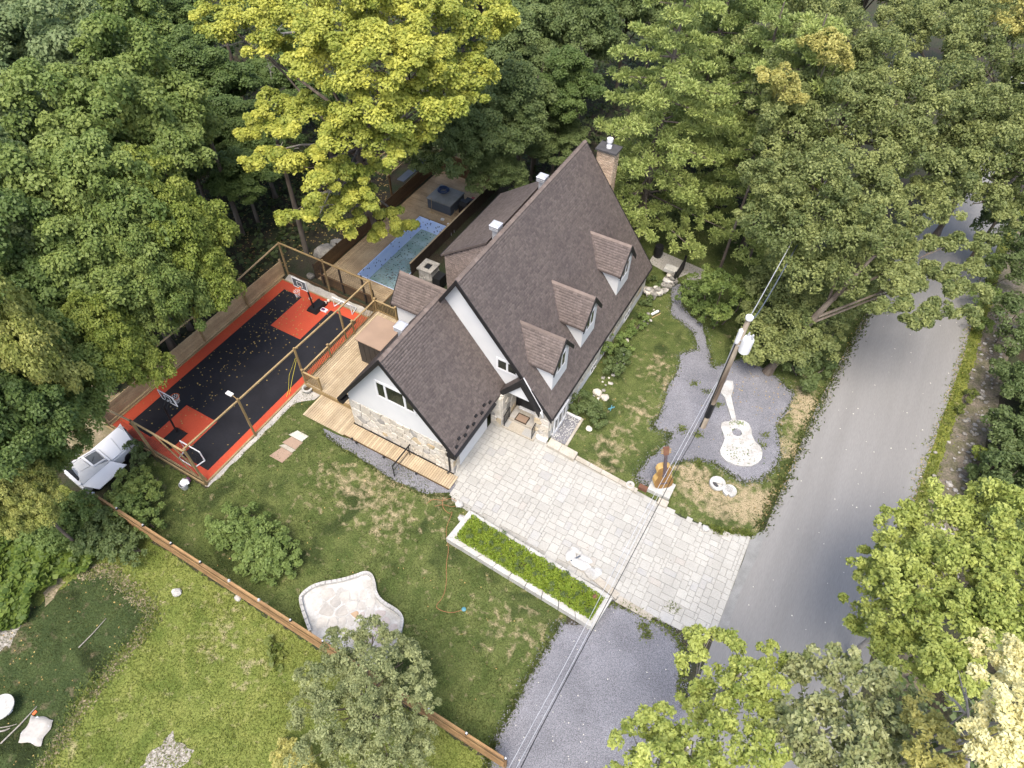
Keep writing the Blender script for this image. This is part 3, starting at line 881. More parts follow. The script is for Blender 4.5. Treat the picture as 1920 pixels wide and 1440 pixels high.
# dormers
def dormer(yc, sg, seed, label):
    """gabled dormer on the main roof: sg=+1 on the road side, -1 on the pool side."""
    X = lambda x: RX + sg * (x - RX)
    fx, hw = -9.02, .92
    rz, ez, ho, fo = 6.55, 5.0, 1.2, -8.88
    ms = MS if sg > 0 else MSL
    zd = lambda x: RZ - ms * (x - RX)
    zb = zd(fx)
    f = lambda dy: rz - (rz - ez) / ho * abs(dy)
    zt = f(hw) - .12
    front = [(yc - hw, zb - .1), (yc + hw, zb - .1), (yc + hw, zt), (yc, rz - .14), (yc - hw, zt)]
    bx = RX + (RZ - zt) / ms
    b = B().prismX(front, X(fx), X(fx - .12))
    for s in (-1, 1):
        y0, y1 = yc + s * hw, yc + s * (hw - .1)
        b.extr([(X(fx - .12), y0, zd(fx - .12) - .1), (X(fx - .12), y0, zt), (X(bx), y0, zt), (X(bx), y0, zd(bx) - .1)],
               [(X(fx - .12), y1, zd(fx - .12) - .1), (X(fx - .12), y1, zt), (X(bx), y1, zt), (X(bx), y1, zd(bx) - .1)])
    d = ob("dormer", b, 'white', H_, label=label)
    rbx = RX + (RZ - rz) / ms
    ebx = RX + (RZ - ez) / ms
    for s in (-1, 1):
        ye = yc + s * ho
        pts = [(X(fo), ye, ez), (X(ebx), ye, ez), (X(rbx), yc, rz), (X(fo), yc, rz)]
        r = ob("roof", slab(pts, .10), 'shinglebase', d)
        W = abs(fo - rbx)
        L = math.hypot(ho, rz - ez)
        we = abs(fo - ebx)
        shingles2 = shingles(d, (X(fo), ye, ez), (-sg, 0, 0), unit((0, -s * ho, rz - ez)), W, L, poly=[(0, -.01), (we, -.01), (W, L + .01), (0, L + .01)], seed=seed * 7 + s)
        fy = [(yc, rz + .02), (ye, ez + .02), (ye, ez - .30), (yc, rz - .34)]
        ob("fascia", B().prismX(fy, X(fo), X(fo + .05)), 'blackwood', d)
        ob("soffit", B().prismX([(yc, rz - .10), (ye, ez - .10), (ye, ez - .14), (yc, rz - .14)], X(fo), X(fx)), 'blackwood', d)
    cp = B()
    cp.add([(X(fo), yc - .12, rz - .09), (X(fo), yc, rz + .035), (X(fo), yc + .12, rz - .09), (X(rbx), yc - .12, rz - .09), (X(rbx), yc, rz + .035), (X(rbx), yc + .12, rz - .09)], [(0, 1, 4, 3), (1, 2, 5, 4)])
    ob("ridge_cap", cp, 'ridge', d)
    if sg > 0:
        window(d, 'X', fx, yc - .52, yc + .52, zb + .95, zb + 2.15, (yc,), fr=.08)
    return d
dormer(22.28, 1, 1, "dormer nearest the entrance gable")
dormer(25.95, 1, 2, "middle dormer of the three facing the road")
dormer(31.05, 1, 3, "dormer nearest the brick chimney")
dormer(22.28, -1, 4, "dormer on the pool side of the house")

# long low-pitched addition on the pool side
ax0, ax1, ay0, ay1 = -15.6, -18.85, 25.5, 32.7
az0, az1 = 7.9, 5.64
ad = ob("rear_addition", B().extr([(ax0, ay0 + .12, az0 - .1), (ax1 + .2, ay0 + .12, az1 - .0), (ax1 + .2, ay0 + .12, zm(ax1 + .2) - .1)],
                                  [(ax0, ay1 - .12, az0 - .1), (ax1 + .2, ay1 - .12, az1 - .0), (ax1 + .2, ay1 - .12, zm(ax1 + .2) - .1)]), 'shinglebase', H_, label="long low-pitched rear addition on the pool side")
L_ = math.hypot(ax0 - ax1, az0 - az1)
ob("roof", slab([(ax1, ay0, az1), (ax1, ay1, az1), (ax0, ay1, az0), (ax0, ay0, az0)], .12), 'shinglebase', ad)
shingles(ad, (ax1, ay0, az1), (0, 1, 0), unit((ax0 - ax1, 0, az0 - az1)), ay1 - ay0, L_, seed=31)
cheek = [(0, 0), (0, az1 - zm(ax1 + .2)), (abs(ax0 - ax1), az0 - zm(ax1 + .2))]
shingles(ad, (ax1 + .2, ay0 + .115, zm(ax1 + .2)), (1, 0, 0), (0, -.01, 1), 3.05, 5.3, poly=[(0, -.1), (0, az1 - zm(ax1 + .2) - .1), (3.0, 7.8 - zm(ax1 + .2)), (2.8, 4.2)], seed=32, name="cheek_shingles")
ob("fascia", B().box(ax1 - .05, ax1, ay0, ay1, az1 - .18, az1 + .01), 'blackwood', ad)

# chimney with brick courses
ch = ob("chimney", B().box(-13.28, -12.17, 34.99, 35.71, 0, 9.45), 'bmortar', H_, label="tall brick chimney with a black cap at the far gable")
P, Rn = [], []
rg = np.random.default_rng(5)
bh, bl = .082, .225
for r in range(int(9.4 / bh)):
    z0, z1 = r * bh + .01, (r + 1) * bh - .002
    if z1 < 2.2:
        continue
    for side in range(4):
        A, Bq, W = {0: ((-13.30, 34.97), (1, 0), 1.15), 1: ((-12.15, 34.97), (0, 1), .76), 2: ((-13.30, 35.73), (1, 0), 1.15), 3: ((-13.30, 34.97), (0, 1), .76)}[side]
        k = -(r % 2) * bl / 2
        nx_, ny_ = {0: (0, -1), 1: (1, 0), 2: (0, 1), 3: (-1, 0)}[side]
        while k < W:
            a0, a1 = max(k, 0), min(k + bl - .012, W)
            k += bl
            if a1 - a0 < .03:
                continue
            d = .012 + rg.uniform(0, .008)
            p0 = (A[0] + Bq[0] * a0, A[1] + Bq[1] * a0)
            p1 = (A[0] + Bq[0] * a1, A[1] + Bq[1] * a1)
            o_ = [(p[0] + nx_ * d, p[1] + ny_ * d) for p in (p0, p1)]
            P.append([(*p0, z0), (*p1, z0), (*p1, z1), (*p0, z1), (*o_[0], z0), (*o_[1], z0), (*o_[1], z1), (*o_[0], z1)])
            Rn.append(rg.random())
P = np.array(P)
bs = np.arange(len(P))[:, None] * 8
fq = np.concatenate([bs + np.array([q]) for q in ((4, 5, 6, 7), (0, 1, 5, 4), (1, 2, 6, 5), (2, 3, 7, 6), (3, 0, 4, 7))])
tag(link("bricks", npmesh("bricks", P.reshape(-1, 3) - wl(H_), fq, np.repeat(np.array(Rn), 8)), MAT['brick'], ch), kind='stuff')
ob("cap_slab", B().box(-13.42, -12.03, 34.84, 35.86, 9.45, 9.55), 'capslab', ch)
ob("flue", B().lathe(-12.72, 35.33, [(.17, 9.55), (.17, 9.70), (.13, 9.74), (.13, 9.92), (.19, 9.96), (.19, 10.16), (.05, 10.22)], 16), 'trim', ch, smooth=False)
ob("flashing", B().prismY([(-12.17, 7.4), (-12.17, 6.75), (-11.95, 6.75)], 34.99, 35.0), 'black', ch)
# roof vents behind the ridges
def vent(x, y, z, zb, label):
    v = ob("roof_vent", B().box(x - .15, x + .15, y - .15, y + .15, zb, z - .28), 'silver', H_, label=label)
    for k in range(3):
        ob("louvre", B().box(x - .27, x + .27, y - .27, y + .27, z - .28 + k * .10, z - .28 + k * .10 + .055), 'silver', v)
    ob("vent_core", B().box(x - .2, x + .2, y - .2, y + .2, z - .3, z - .02), 'capslab', v)
    ob("vent_hood", B().add([(x - .29, y - .29, z), (x + .29, y - .29, z), (x + .29, y + .29, z), (x - .29, y + .29, z), (x - .2, y - .2, z + .06), (x + .2, y - .2, z + .06), (x + .2, y + .2, z + .06), (x - .2, y + .2, z + .06)],
                            [(0, 1, 5, 4), (1, 2, 6, 5), (2, 3, 7, 6), (3, 0, 4, 7), (4, 5, 6, 7), (0, 3, 2, 1)]), 'silver', v)
vent(-14.75, 25.1, 9.75, 8.8, "galvanised vent in the middle of the long ridge")
vent(-14.75, 30.45, 9.65, 8.8, "galvanised vent near the chimney end of the ridge")
vent(-15.95, 17.75, 7.95, 7.0, "galvanised vent behind the front wing ridge")

# porch
py0, py1 = 20.0, 20.58
ppk, pl_, pr_ = (-10.22, 4.80), (-11.5, 3.05), (-9.02, 2.75)
for e, sd in ((pl_, 51), (pr_, 52)):
    y1 = py1 if e is pl_ else 20.16
    pts = [(e[0], py0, e[1]), (e[0], y1, e[1]), (ppk[0], y1, ppk[1]), (ppk[0], py0, ppk[1])]
    r = ob("porch_roof", slab(pts, .12), 'blackwood', H_)
    if e is pl_: shingles(r, (e[0], py0, e[1]), (0, 1, 0), unit((ppk[0] - e[0], 0, ppk[1] - e[1])), y1 - py0, math.hypot(ppk[0] - e[0], ppk[1] - e[1]), seed=sd)
    ob("porch_fascia", B().prismY([(ppk[0], ppk[1] + .02), (e[0], e[1] + .02), (e[0], e[1] - .42), (ppk[0], ppk[1] - .55)], py0 - .07, py0 + .02), 'blackwood', H_)
    ob("porch_soffit", B().prismY([(ppk[0], ppk[1] - .13), (e[0], e[1] - .13), (e[0], e[1] - .19), (ppk[0], ppk[1] - .19)], py0, y1), 'blackwood', H_)
ob("drip_edge", B().beam((ppk[0] + .05, 20.15, ppk[1] + .04), (pr_[0] + .1, 20.15, pr_[1] + .0), .05, .05), 'trim', H_)
ob("porch_gutter", B().tube([(-8.95, 20.05, 2.72), (-8.9, 20.1, 2.5), (-8.9, 20.2, 2.2)], .07, 8), 'trim', H_)
ob("porch_gable", B().prismY([(-11.1, 3.1), (-9.35, 3.1), (ppk[0], 4.45)], 20.10, 20.16), 'white', H_)
dr = ob("door", B().box(-10.85, -9.75, 21.47, 21.54, .36, 2.55), 'black', H_)
ob("door_light", B().box(-10.65, -9.95, 21.455, 21.475, 1.5, 2.35), 'glass', dr)
ob("handle", B().box(-9.92, -9.87, 21.41, 21.46, 1.3, 1.5), 'silver', dr)
ob("threshold", B().box(-11.0, -9.6, 21.30, 21.46, .34, .42), 'trim', H_)
steps = thing("entrance_steps", "two buff stone steps up to the black front door", "steps", (-10.5, 20.3, 0))
ob("step", B().box(-11.9, -9.18, 19.78, 20.42, 0, .17), 'kerbstone', steps)
ob("step", B().box(-11.2, -9.45, 20.40, 21.46, .0, .34), 'kerbstone', steps)
for (x0, x1, y0, y1, z, m) in ((-11.15, -10.82, 20.5, 21.2, .34, 'flag'), (-10.05, -9.5, 20.5, 21.2, .34, 'flag'), (-11.7, -10.9, 19.85, 20.35, .17, 'pavergrey'), (-10.0, -9.3, 19.85, 20.35, .17, 'pavergrey')):
    ob("tread_slab", B().box(x0, x1, y0, y1, z, z + .02), m, steps)
mt = thing("doormat", "tan doormat in front of the black front door", "doormat", (-10.4, 20.75, .34))
ob("mat_panel", B().box(-10.75, -10.1, 20.5, 20.95, .36, .375), 'tan', mt)
ob("mat_border", B().box(-10.82, -10.03, 20.43, 21.02, .342, .36), 'darkwood', mt)
def iron_rail(x, label):
    t = thing("iron_railing", label, "railing", (x, 20.1, .17), group="iron railings beside the entrance steps")
    for y, z in ((19.85, .17), (20.45, .34)):
        ob("post", B().box(x - .02, x + .02, y - .02, y + .02, z, z + .92), 'black', t)
    ob("top_rail", B().beam((x, 19.8, 1.1), (x, 20.5, 1.28), .05, .04), 'black', t)
    ob("bottom_rail", B().beam((x, 19.85, .32), (x, 20.45, .48), .03, .03), 'black', t)
    for k in range(4):
        y = 19.97 + k * .12
        ob("baluster", B().beam((x, y, .34 + k * .03), (x, y, 1.14 + k * .03), .022, .022), 'black', t)
iron_rail(-11.15, "black iron railing on the garage-wing side of the steps")
iron_rail(-9.33, "black iron railing beside the stone pier")
# window well
ww = thing("window_well", "gravel window well with a stone rim below the bay window", "window well", (-8.0, 21.5, 0))
ob("gravel_fill", B().box(-8.45, -7.5, 20.55, 22.55, 0, .03), 'gravel', ww)
ob("rim", B().box(-7.5, -7.35, 20.5, 22.7, 0, .09), 'kerbstone', ww)
ob("rim", B().box(-8.45, -7.5, 22.56, 22.7, 0, .12), 'trim', ww)
for k in range(45):
    pass
wp = B()
for k in range(160):
    wp.blob((R0.uniform(-8.4, -7.55), R0.uniform(20.6, 22.5), .04), (R0.uniform(.02, .05),) * 3, k, 0)
ob("pebbles", wp, 'whitepaint', ww, kind='stuff')
# ------------------------------------------------------------------ basketball court
court = ob("basketball_court", B().box(-30.9, -23.38, 8.55, 23.02, .0, .05), 'courtred')
tag(court, "orange and black tiled basketball court", kind='structure')
ob("playing_area", B().box(-30.14, -23.86, 9.08, 22.35, .05, .056), 'courtblack', court)
ob("key_area", B().box(-28.55, -26.05, 19.25, 22.8, .056, .062), 'courtred', court)
ob("key_area", B().box(-28.3, -25.85, 8.75, 11.75, .056, .062), 'courtred', court)
for x0, x1, y0, y1 in ((-31.0, -30.9, 8.45, 23.1), (-23.38, -23.28, 8.45, 23.1), (-30.9, -23.38, 8.45, 8.55), (-30.9, -23.38, 23.02, 23.1)):
    ob("timber_edge", B().box(x0, x1, y0, y1, 0, .10), 'beamwood', court)

def hoop(x, y, face, label):
    """portable hoop standing at x, y; face = +1 looks along +Y, -1 along -Y."""
    t = thing("basketball_hoop", label, "basketball hoop", (x, y, .06), group="portable basketball hoops")
    z0 = .06
    ob("base", B().extr([(x - .42, y - .62, z0), (x + .42, y - .62, z0), (x + .42, y + .62, z0), (x - .42, y + .62, z0)],
                        [(x - .30, y - .50, z0 + .26), (x + .30, y - .50, z0 + .26), (x + .30, y + .50, z0 + .26), (x - .30, y + .50, z0 + .26)]), 'black', t)
    yb = y + face * .85
    ob("pole", B().tube([(x, y + face * .3, z0 + .2), (x, y + face * .35, 1.2), (x, y + face * .42, 2.55)], .055, 10), 'black', t)
    ob("arm", B().beam((x, y + face * .4, 2.1), (x, yb, 2.55), .05, .05).beam((x, y + face * .42, 2.5), (x, yb, 2.9), .05, .05), 'black', t)
    bd = ob("backboard", B().box(x - .56, x + .56, yb, yb + .02, 2.45, 3.2), 'boardglass', t)
    fr = B()
    for x0, x1, q0, q1 in ((-.58, .58, 2.43, 2.49), (-.58, .58, 3.17, 3.23), (-.58, -.53, 2.49, 3.17), (.53, .58, 2.49, 3.17), (-.23, .23, 2.62, 2.65), (-.23, .23, 2.98, 3.01), (-.23, -.20, 2.65, 2.98), (.20, .23, 2.65, 2.98)):
        fr.box(x + x0, x + x1, yb - .012, yb + .032, q0, q1)
    ob("frame", fr, 'trim', bd)
    cy = yb + face * .38
    rim = B().tube([(x + .23 * math.cos(a), cy + .23 * math.sin(a), 2.55) for a in np.linspace(0, 2 * math.pi, 25)], .02, 6)
    rim.box(x - .06, x + .06, min(yb, cy - face * .2), max(yb, cy - face * .2), 2.53, 2.57)
    rm = ob("rim", rim, 'orange', t)
    nt = B()
    for k in range(10):
        a = 2 * math.pi * k / 10
        b_ = a + .5
        nt.tube([(x + .22 * math.cos(a), cy + .22 * math.sin(a), 2.54), (x + .15 * math.cos(b_), cy + .15 * math.sin(b_), 2.3), (x + .12 * math.cos(a + 1), cy + .12 * math.sin(a + 1), 2.1)], .012, 4)
        b_ = a - .5
        nt.tube([(x + .22 * math.cos(a), cy + .22 * math.sin(a), 2.54), (x + .15 * math.cos(b_), cy + .15 * math.sin(b_), 2.3)], .010, 4)
    ob("net", nt, 'netwhite', rm)
    for s in (-1, 1):
        ob("wheel", B().tube([(x + s * .3, y - face * .6, z0 + .08), (x + s * .36, y - face * .6, z0 + .08)], .08, 10), 'black', t)
    return t
bgm = M("clear_backboard", (0.10, 0.11, 0.12), rough=0.15, spec=0.5)
MAT['boardglass'] = bgm
hoop(-27.0, 22.1, -1, "basketball hoop with clear backboard at the pool end of the court")
hoop(-27.1, 9.7, 1, "basketball hoop at the hedge end of the court, seen from behind")

def goal(x, y, face, label):
    t = thing("hockey_goal", label, "hockey goal", (x, y, .06), group="street hockey goals")
    w_, d, h = .75, .62, .95
    yb = y - face * d
    ob("front_frame", B().tube([(x - w_, y, .08), (x - w_, y, h), (x + w_, y, h), (x + w_, y, .08)], .035, 8), 'netwhite', t)
    ob("base_frame", B().tube([(x - w_, y, .10), (x - w_ * .8, yb, .10), (x + w_ * .8, yb, .10), (x + w_, y, .10)], .04, 8), 'trim', t)
    n_ = B()
    for k in range(13):
        a = x - w_ + 2 * w_ * k / 12
        n_.tube([(a, y, h), (x + (a - x) * .8, yb, .1)], .007, 3)
    for k in range(1, 8):
        f = k / 8
        n_.tube([(x - w_ * (1 - .2 * f), y - face * d * f, h * (1 - f) + .1 * f), (x + w_ * (1 - .2 * f), y - face * d * f, h * (1 - f) + .1 * f)], .007, 3)
    ob("net", n_, 'netdark', t)
goal(-25.2, 9.45, 1, "white framed hockey goal behind the hedge-end hoop")
goal(-25.3, 22.75, -1, "white framed hockey goal beside the pool-end hoop")
for i, (p, lb) in enumerate((((-27.88, 22.46), "pale ball left of the pool-end hoop base"), ((-26.74, 22.65), "pale ball right of the pool-end hoop base"), ((-26.68, 22.92), "pale ball inside the pool-end hockey goal"))):
    tag(ob("ball", B().lathe(p[0], p[1], [(.02, .06), (.09, .10), (.12, .18), (.09, .26), (.02, .30)], 12), 'whiteleaf', smooth=True), lb, "ball", "balls near the hoop")
bx = thing("paper_box", "small white and purple box lying on the orange key", "box", (-26.46, 22.10, .06))
q = (-26.46, 22.10)
ob("carton", B().box(q[0] - .30, q[0] + .30, q[1] - .14, q[1] + .14, .062, .16), 'trim', bx)
ob("print_panel", B().box(q[0] - .14, q[0] + .14, q[1] - .09, q[1] + .09, .16, .165), 'purple', bx)

# fence of posts, rails and netting round the court
cf = thing("court_fence", "open fence of wooden posts and top rails round the basketball court", "fence", (-27, 15.8, 0))
RZT = lambda y: 3.40 - (y - 8.3) * .043
postr = [(-23.25, 8.38), (-23.25, 12.15), (-23.28, 16.6), (-23.3, 20.6), (-23.4, 23.75)]
for x, y in postr:
    ob("post", B().box(x - .05, x + .05, y - .05, y + .05, 0, RZT(y) + (.25 if 9 < y < 20 else .05)), 'ochrewood', cf)
for x, y in ((-27.3, 23.8), (-30.95, 23.7), (-30.95, 19.8), (-31.05, 16.0), (-31.15, 12.3), (-31.0, 8.4)):
    ob("post", B().box(x - .05, x + .05, y - .05, y + .05, 0, 2.85 if y > 20 else 2.55), 'ochrewood', cf)
ob("post", B().box(-27.15, -27.03, 8.27, 8.39, 0, 3.42), 'ochrewood', cf)
ob("brace", B().beam((-24.6, 8.4, 3.3), (-23.45, 8.6, .1), .06, .06), 'ochrewood', cf)
ob("brace", B().beam((-25.6, 8.35, 3.35), (-24.0, 8.5, .1), .06, .06), 'ochrewood', cf)
for i in range(len(postr) - 1):
    (x0, y0), (x1, y1) = postr[i], postr[i + 1]
    ob("top_rail", B().beam((x0 - .1, y0, RZT(y0)), (x1 - .1, y1, RZT(y1)), .085, .08), 'beamwood', cf)
ob("top_rail", B().beam((-27.1, 8.33, 3.38), (-23.3, 8.33, 3.38), .08, .08), 'beamwood', cf)
ob("top_rail", B().beam((-31.0, 8.38, 2.5), (-27.1, 8.33, 3.35), .08, .08), 'tanwood', cf)
ob("top_rail", B().beam((-30.95, 23.72, 2.78), (-27.3, 23.8, 2.72), .08, .09), 'ochrewood', cf)
ob("top_rail", B().beam((-27.3, 23.8, 2.72), (-23.4, 23.78, 2.7), .08, .09), 'ochrewood', cf)
for y0, y1 in ((8.4, 12.3), (12.3, 16.0), (16.0, 19.8), (19.8, 23.7)):
    ob("top_rail", B().beam((-31.05, y0, 2.45 + (.3 if y0 > 19 else 0) * 0), (-31.0, y1, 2.45 + (.3 if y1 > 23 else 0)), .07, .08), 'tanwood', cf)
ob("base_board", B().box(-31.0, -23.3, 8.30, 8.36, .0, .24), 'beamwood', cf)
ob("base_board", B().box(-30.9, -23.5, 23.76, 23.82, .0, .20), 'brownwood', cf)
nb = B()
def netting(p0, p1, z0, z1, step):
    L = math.hypot(p1[0] - p0[0], p1[1] - p0[1])
    n_ = int(L / step)
    for k in range(n_ + 1):
        f = k / n_
        a = (p0[0] + (p1[0] - p0[0]) * f, p0[1] + (p1[1] - p0[1]) * f)
        nb.beam((*a, z0), (*a, z1), .007, .007)
    for k in range(int((z1 - z0) / step) + 1):
        nb.beam((*p0, z0 + k * step), (*p1, z0 + k * step), .007, .007)
netting((-30.9, 23.74), (-23.4, 23.74), .1, 2.7, .16)
netting((-30.9, 8.35), (-23.3, 8.35), .2, 2.45, .22)
ob("netting", nb, 'netdark', cf, kind='stuff')
lamp = thing("court_lamp", "white floodlight head on a court fence post", "lamp", (-23.6, 12.2, 3.3))
ob("bracket", B().beam((-23.3, 12.15, 3.42), (-23.75, 12.2, 3.5), .04, .04), 'ochrewood', lamp)
ob("lamp_head", B().box(-24.05, -23.65, 12.08, 12.30, 3.46, 3.54), 'trim', lamp)
rope = ob("rope", B().tube([(-23.3, 16.5, 2.5), (-23.75, 16.0, 1.2), (-23.8, 15.6, .12), (-23.6, 15.2, .09)], .013, 5).tube([(-23.3, 16.5, 2.3), (-23.5, 15.9, 1.0), (-23.55, 15.4, .1)], .012, 5), 'yellow')
tag(rope, "yellow-green rope hanging from a court fence post by the deck", "rope")

# low board fence on the wood side of the court
bf = thing("board_fence", "low fence of tan horizontal boards between the court and the woods", "fence", (-31.05, 16, 0))
bm_ = B().box(-.02, .02, -1.82, 1.82, -.085, .085).mesh("board")
for k in range(4):
    yc = 10.4 + k * 3.74
    for j in range(7):
        link("board", bm_, MAT['tanwood'], bf, (-31.12 + R0.uniform(-.012, .012), yc, .12 + j * .185))
for k in range(5):
    ob("post", B().box(-31.26, -31.15, 8.45 + k * 3.75, 8.57 + k * 3.75, 0, 1.4), 'tanwood', bf)
ob("ledge_board", B().box(-31.08, -31.02, 8.5, 23.4, .1, .22), 'tanwood', bf)

# ------------------------------------------------------------------ pool, its deck and fences
pool = thing("swimming_pool", "half-drained rectangular pool with a blue speckled liner", "swimming pool", (-25.2, 30, -1.2))
x0, x1, y0, y1 = POOL
for b, l_ in ((B().box(x0 - .04, x0, y0 - .04, y1 + .04, -1.6, .02), "liner_wall"), (B().box(x1, x1 + .04, y0 - .04, y1 + .04, -1.6, .02), "liner_wall"), (B().box(x0, x1, y0 - .04, y0, -1.6, .02), "liner_wall"), (B().box(x0, x1, y1, y1 + .04, -1.6, .02), "liner_wall"), (B().box(x0, x1, y0, y1, -1.62, -1.55), "liner_floor")):
    ob(l_, b, 'liner', pool)
ob("water", B().add([(x0, y0, -1.18), (x1, y0, -1.18), (x1, y1, -1.18), (x0, y1, -1.18)], [(0, 1, 2, 3)]), 'water', pool)
lad = B()
for y in (33.2, 33.6):
    lad.tube([(x1 + .25, y, 0.02), (x1 + .2, y, .6), (x1 - .12, y, .55), (x1 - .14, y, -1.1)], .022, 6)
ob("ladder_rail", lad, 'silver', pool)
for k in range(3):
    ob("ladder_tread", B().box(x1 - .2, x1 - .08, 33.2, 33.6, -.25 - k * .28, -.22 - k * .28), 'trim', pool)
muck = B()
for k in range(420):
    a, r = R0.uniform(0, 6.28), R0.uniform(.02, .075)
    s = R0.choice([(-26.2, 27.4), (-25.2, 30.0), (-24.6, 28.3), (-24.4, 31.2), (-25.5, 28.7), (-25.0, 29.2)])
    cx, cy = R0.gauss(s[0], .7), R0.gauss(s[1], 1.0)
    if x0 + .1 < cx < x1 - .1 and y0 + .1 < cy < y1 - .1:
        muck.add([(cx + r * math.cos(a + t), cy + r * math.sin(a + t) * .6, -1.172) for t in (0, 1.5, 3, 4.5)], [(0, 1, 2, 3)])
tag(ob("floating_leaves", muck, 'bark'), kind='stuff')

pd = tag(sheet("pool_deck", [(-28.9, 24.35), (-23.45, 24.35), (-23.45, 26.15), (-26.8, 26.15), (-26.8, 33.95), (-23.45, 33.95), (-23.45, 40), (-28.9, 40)], .010, 'brownwood'), kind='structure')
BWD = .142
def boards(parent, x0, x1, y0, y1, along, z, mat, th=.03, gap=.026, name="deck_board"):
    if along == 'Y':
        n_ = max(1, round((x1 - x0) / BWD))
        w_ = (x1 - x0) / n_
        me = B().box(-w_ / 2 + gap / 2, w_ / 2 - gap / 2, -(y1 - y0) / 2 + .006, (y1 - y0) / 2 - .006, 0, th).mesh(name)
        for i in range(n_):
            link(name, me, MAT[mat], parent, (x0 + (i + .5) * w_, (y0 + y1) / 2, z + R0.uniform(-.002, .002)))
    else:
        n_ = max(1, round((y1 - y0) / BWD))
        w_ = (y1 - y0) / n_
        me = B().box(-(x1 - x0) / 2 + .006, (x1 - x0) / 2 - .006, -w_ / 2 + gap / 2, w_ / 2 - gap / 2, 0, th).mesh(name)
        for i in range(n_):
            link(name, me, MAT[mat], parent, ((x0 + x1) / 2, y0 + (i + .5) * w_, z + R0.uniform(-.002, .002)))
boards(pd, -28.85, -26.8, 24.4, 29.2, 'Y', .014, 'deckwood')
boards(pd, -28.85, -26.8, 29.2, 34.0, 'Y', .014, 'deckwood')
boards(pd, -26.8, -23.5, 24.4, 26.15, 'X', .014, 'deckwood')
boards(pd, -28.85, -23.5, 34.0, 39.9, 'X', .014, 'deckwood')

def slat_fence(name, label, p0, p1, z0, z1, rows, mat, posts, th=.03, bay=2.4, pm='darkwood', gap=.012, cap=None, pw=.09):
    t = thing(name, label, "fence", ((p0[0] + p1[0]) / 2, (p0[1] + p1[1]) / 2, 0))
    p0, p1 = np.array(p0, float), np.array(p1, float)
    L = np.linalg.norm(p1 - p0)
    d = (p1 - p0) / L
    nb_ = max(1, round(L / bay))
    h = (z1 - z0) / rows
    ang = math.atan2(d[1], d[0])
    me = B().box(-L / nb_ / 2 + .004, L / nb_ / 2 - .004, -th / 2, th / 2, gap / 2, h - gap / 2).mesh("board")
    for i in range(nb_):
        c = p0 + d * L * (i + .5) / nb_
        for j in range(rows):
            o = link("board", me, MAT[mat], t, (c[0], c[1], z0 + j * h))
            o.rotation_euler[2] = ang
    if posts:
        nrm = np.array((-d[1], d[0])) * posts
        for i in range(nb_ + 1):
            c = p0 + d * L * i / nb_ + nrm * (th / 2 + pw / 2 + .002)
            ob("post", B().box(c[0] - pw / 2, c[0] + pw / 2, c[1] - pw / 2, c[1] + pw / 2, 0, z1 + .05), pm, t)
    if cap:
        for i in range(nb_):
            a, b = p0 + d * L * i / nb_, p0 + d * L * (i + 1) / nb_
            ob("cap_rail", B().beam((*a, z1 + .02), (*b, z1 + .02), .12, .03), cap, t)
    return t
slat_fence("pool_side_fence", "brown board fence along the woods side of the pool deck", (-28.95, 24.4), (-29.1, 39.9), .02, 1.25, 7, 'brownwood', 1, cap=None)
slat_fence("pool_end_fence", "dark brown board fence behind the hot tub", (-29.1, 40.0), (-23.4, 40.0), .02, 1.7, 9, 'brownwood', 1)
slat_fence("pool_house_fence", "dark board fence between the pool and the house", (-23.42, 28.0), (-23.42, 39.9), .02, 1.1, 7, 'darkwood', 0, cap='deckwood')
slat_fence("pool_front_fence", "brown board fence between the court and the pool deck", (-28.3, 24.2), (-23.5, 24.2), .02, .95, 6, 'brownwood', 0)
pf = thing("pool_fence_posts", "row of dark posts standing behind the court netting at the pool", "fence", (-25.5, 24.3, 0))
for x, h in ((-28.0, 1.6), (-26.3, 2.2), (-24.4, 2.5), (-23.65, 1.6)):
    ob("post", B().box(x - .05, x + .05, 24.05, 24.15, 0, h), 'darkwood', pf)
ob("lower_rail", B().box(-28.3, -23.5, 24.04, 24.10, .97, 1.04), 'brownwood', pf)

bbq = thing("stone_barbecue", "rough stone barbecue chimney beside the pool", "barbecue", (-21.9, 27.9, 0))
bc = ob("chimney_stack", B().box(-22.3, -21.35, 27.5, 28.5, 0, 1.5), 'mortar', bbq)
stones(bc, 0, 0, voronoi(-22.3, -21.35, .05, 1.5, 12, 21), ('stonegrey', 'rock', 'rock'), plane=27.5)
stones(bc, 0, 0, voronoi(27.5, 28.5, .05, 1.5, 12, 22), ('stonegrey', 'rock', 'rock'), axis='X', plane=-21.35)
ob("cap_ring", B().box(-22.4, -21.25, 27.4, 27.72, 1.5, 1.6).box(-22.4, -21.25, 28.28, 28.6, 1.5, 1.6).box(-22.4, -22.05, 27.72, 28.28, 1.5, 1.6).box(-21.6, -21.25, 27.72, 28.28, 1.5, 1.6), 'rock', bbq)
ob("flue_hole", B().box(-22.05, -21.6, 27.72, 28.28, 1.45, 1.52), 'black', bbq)
for k, (x, y, r) in enumerate(((-21.2, 27.0, .35), (-21.0, 26.5, .3), (-21.5, 26.8, .32), (-20.9, 27.2, .28))):
    ob("stone", B().blob((x, y, .25), (r, r, .3), k + 40, 1, .15), 'stonegrey', bbq)
ob("fire_hood", B().box(-21.3, -20.7, 27.6, 28.4, .3, 1.1), 'black', bbq)

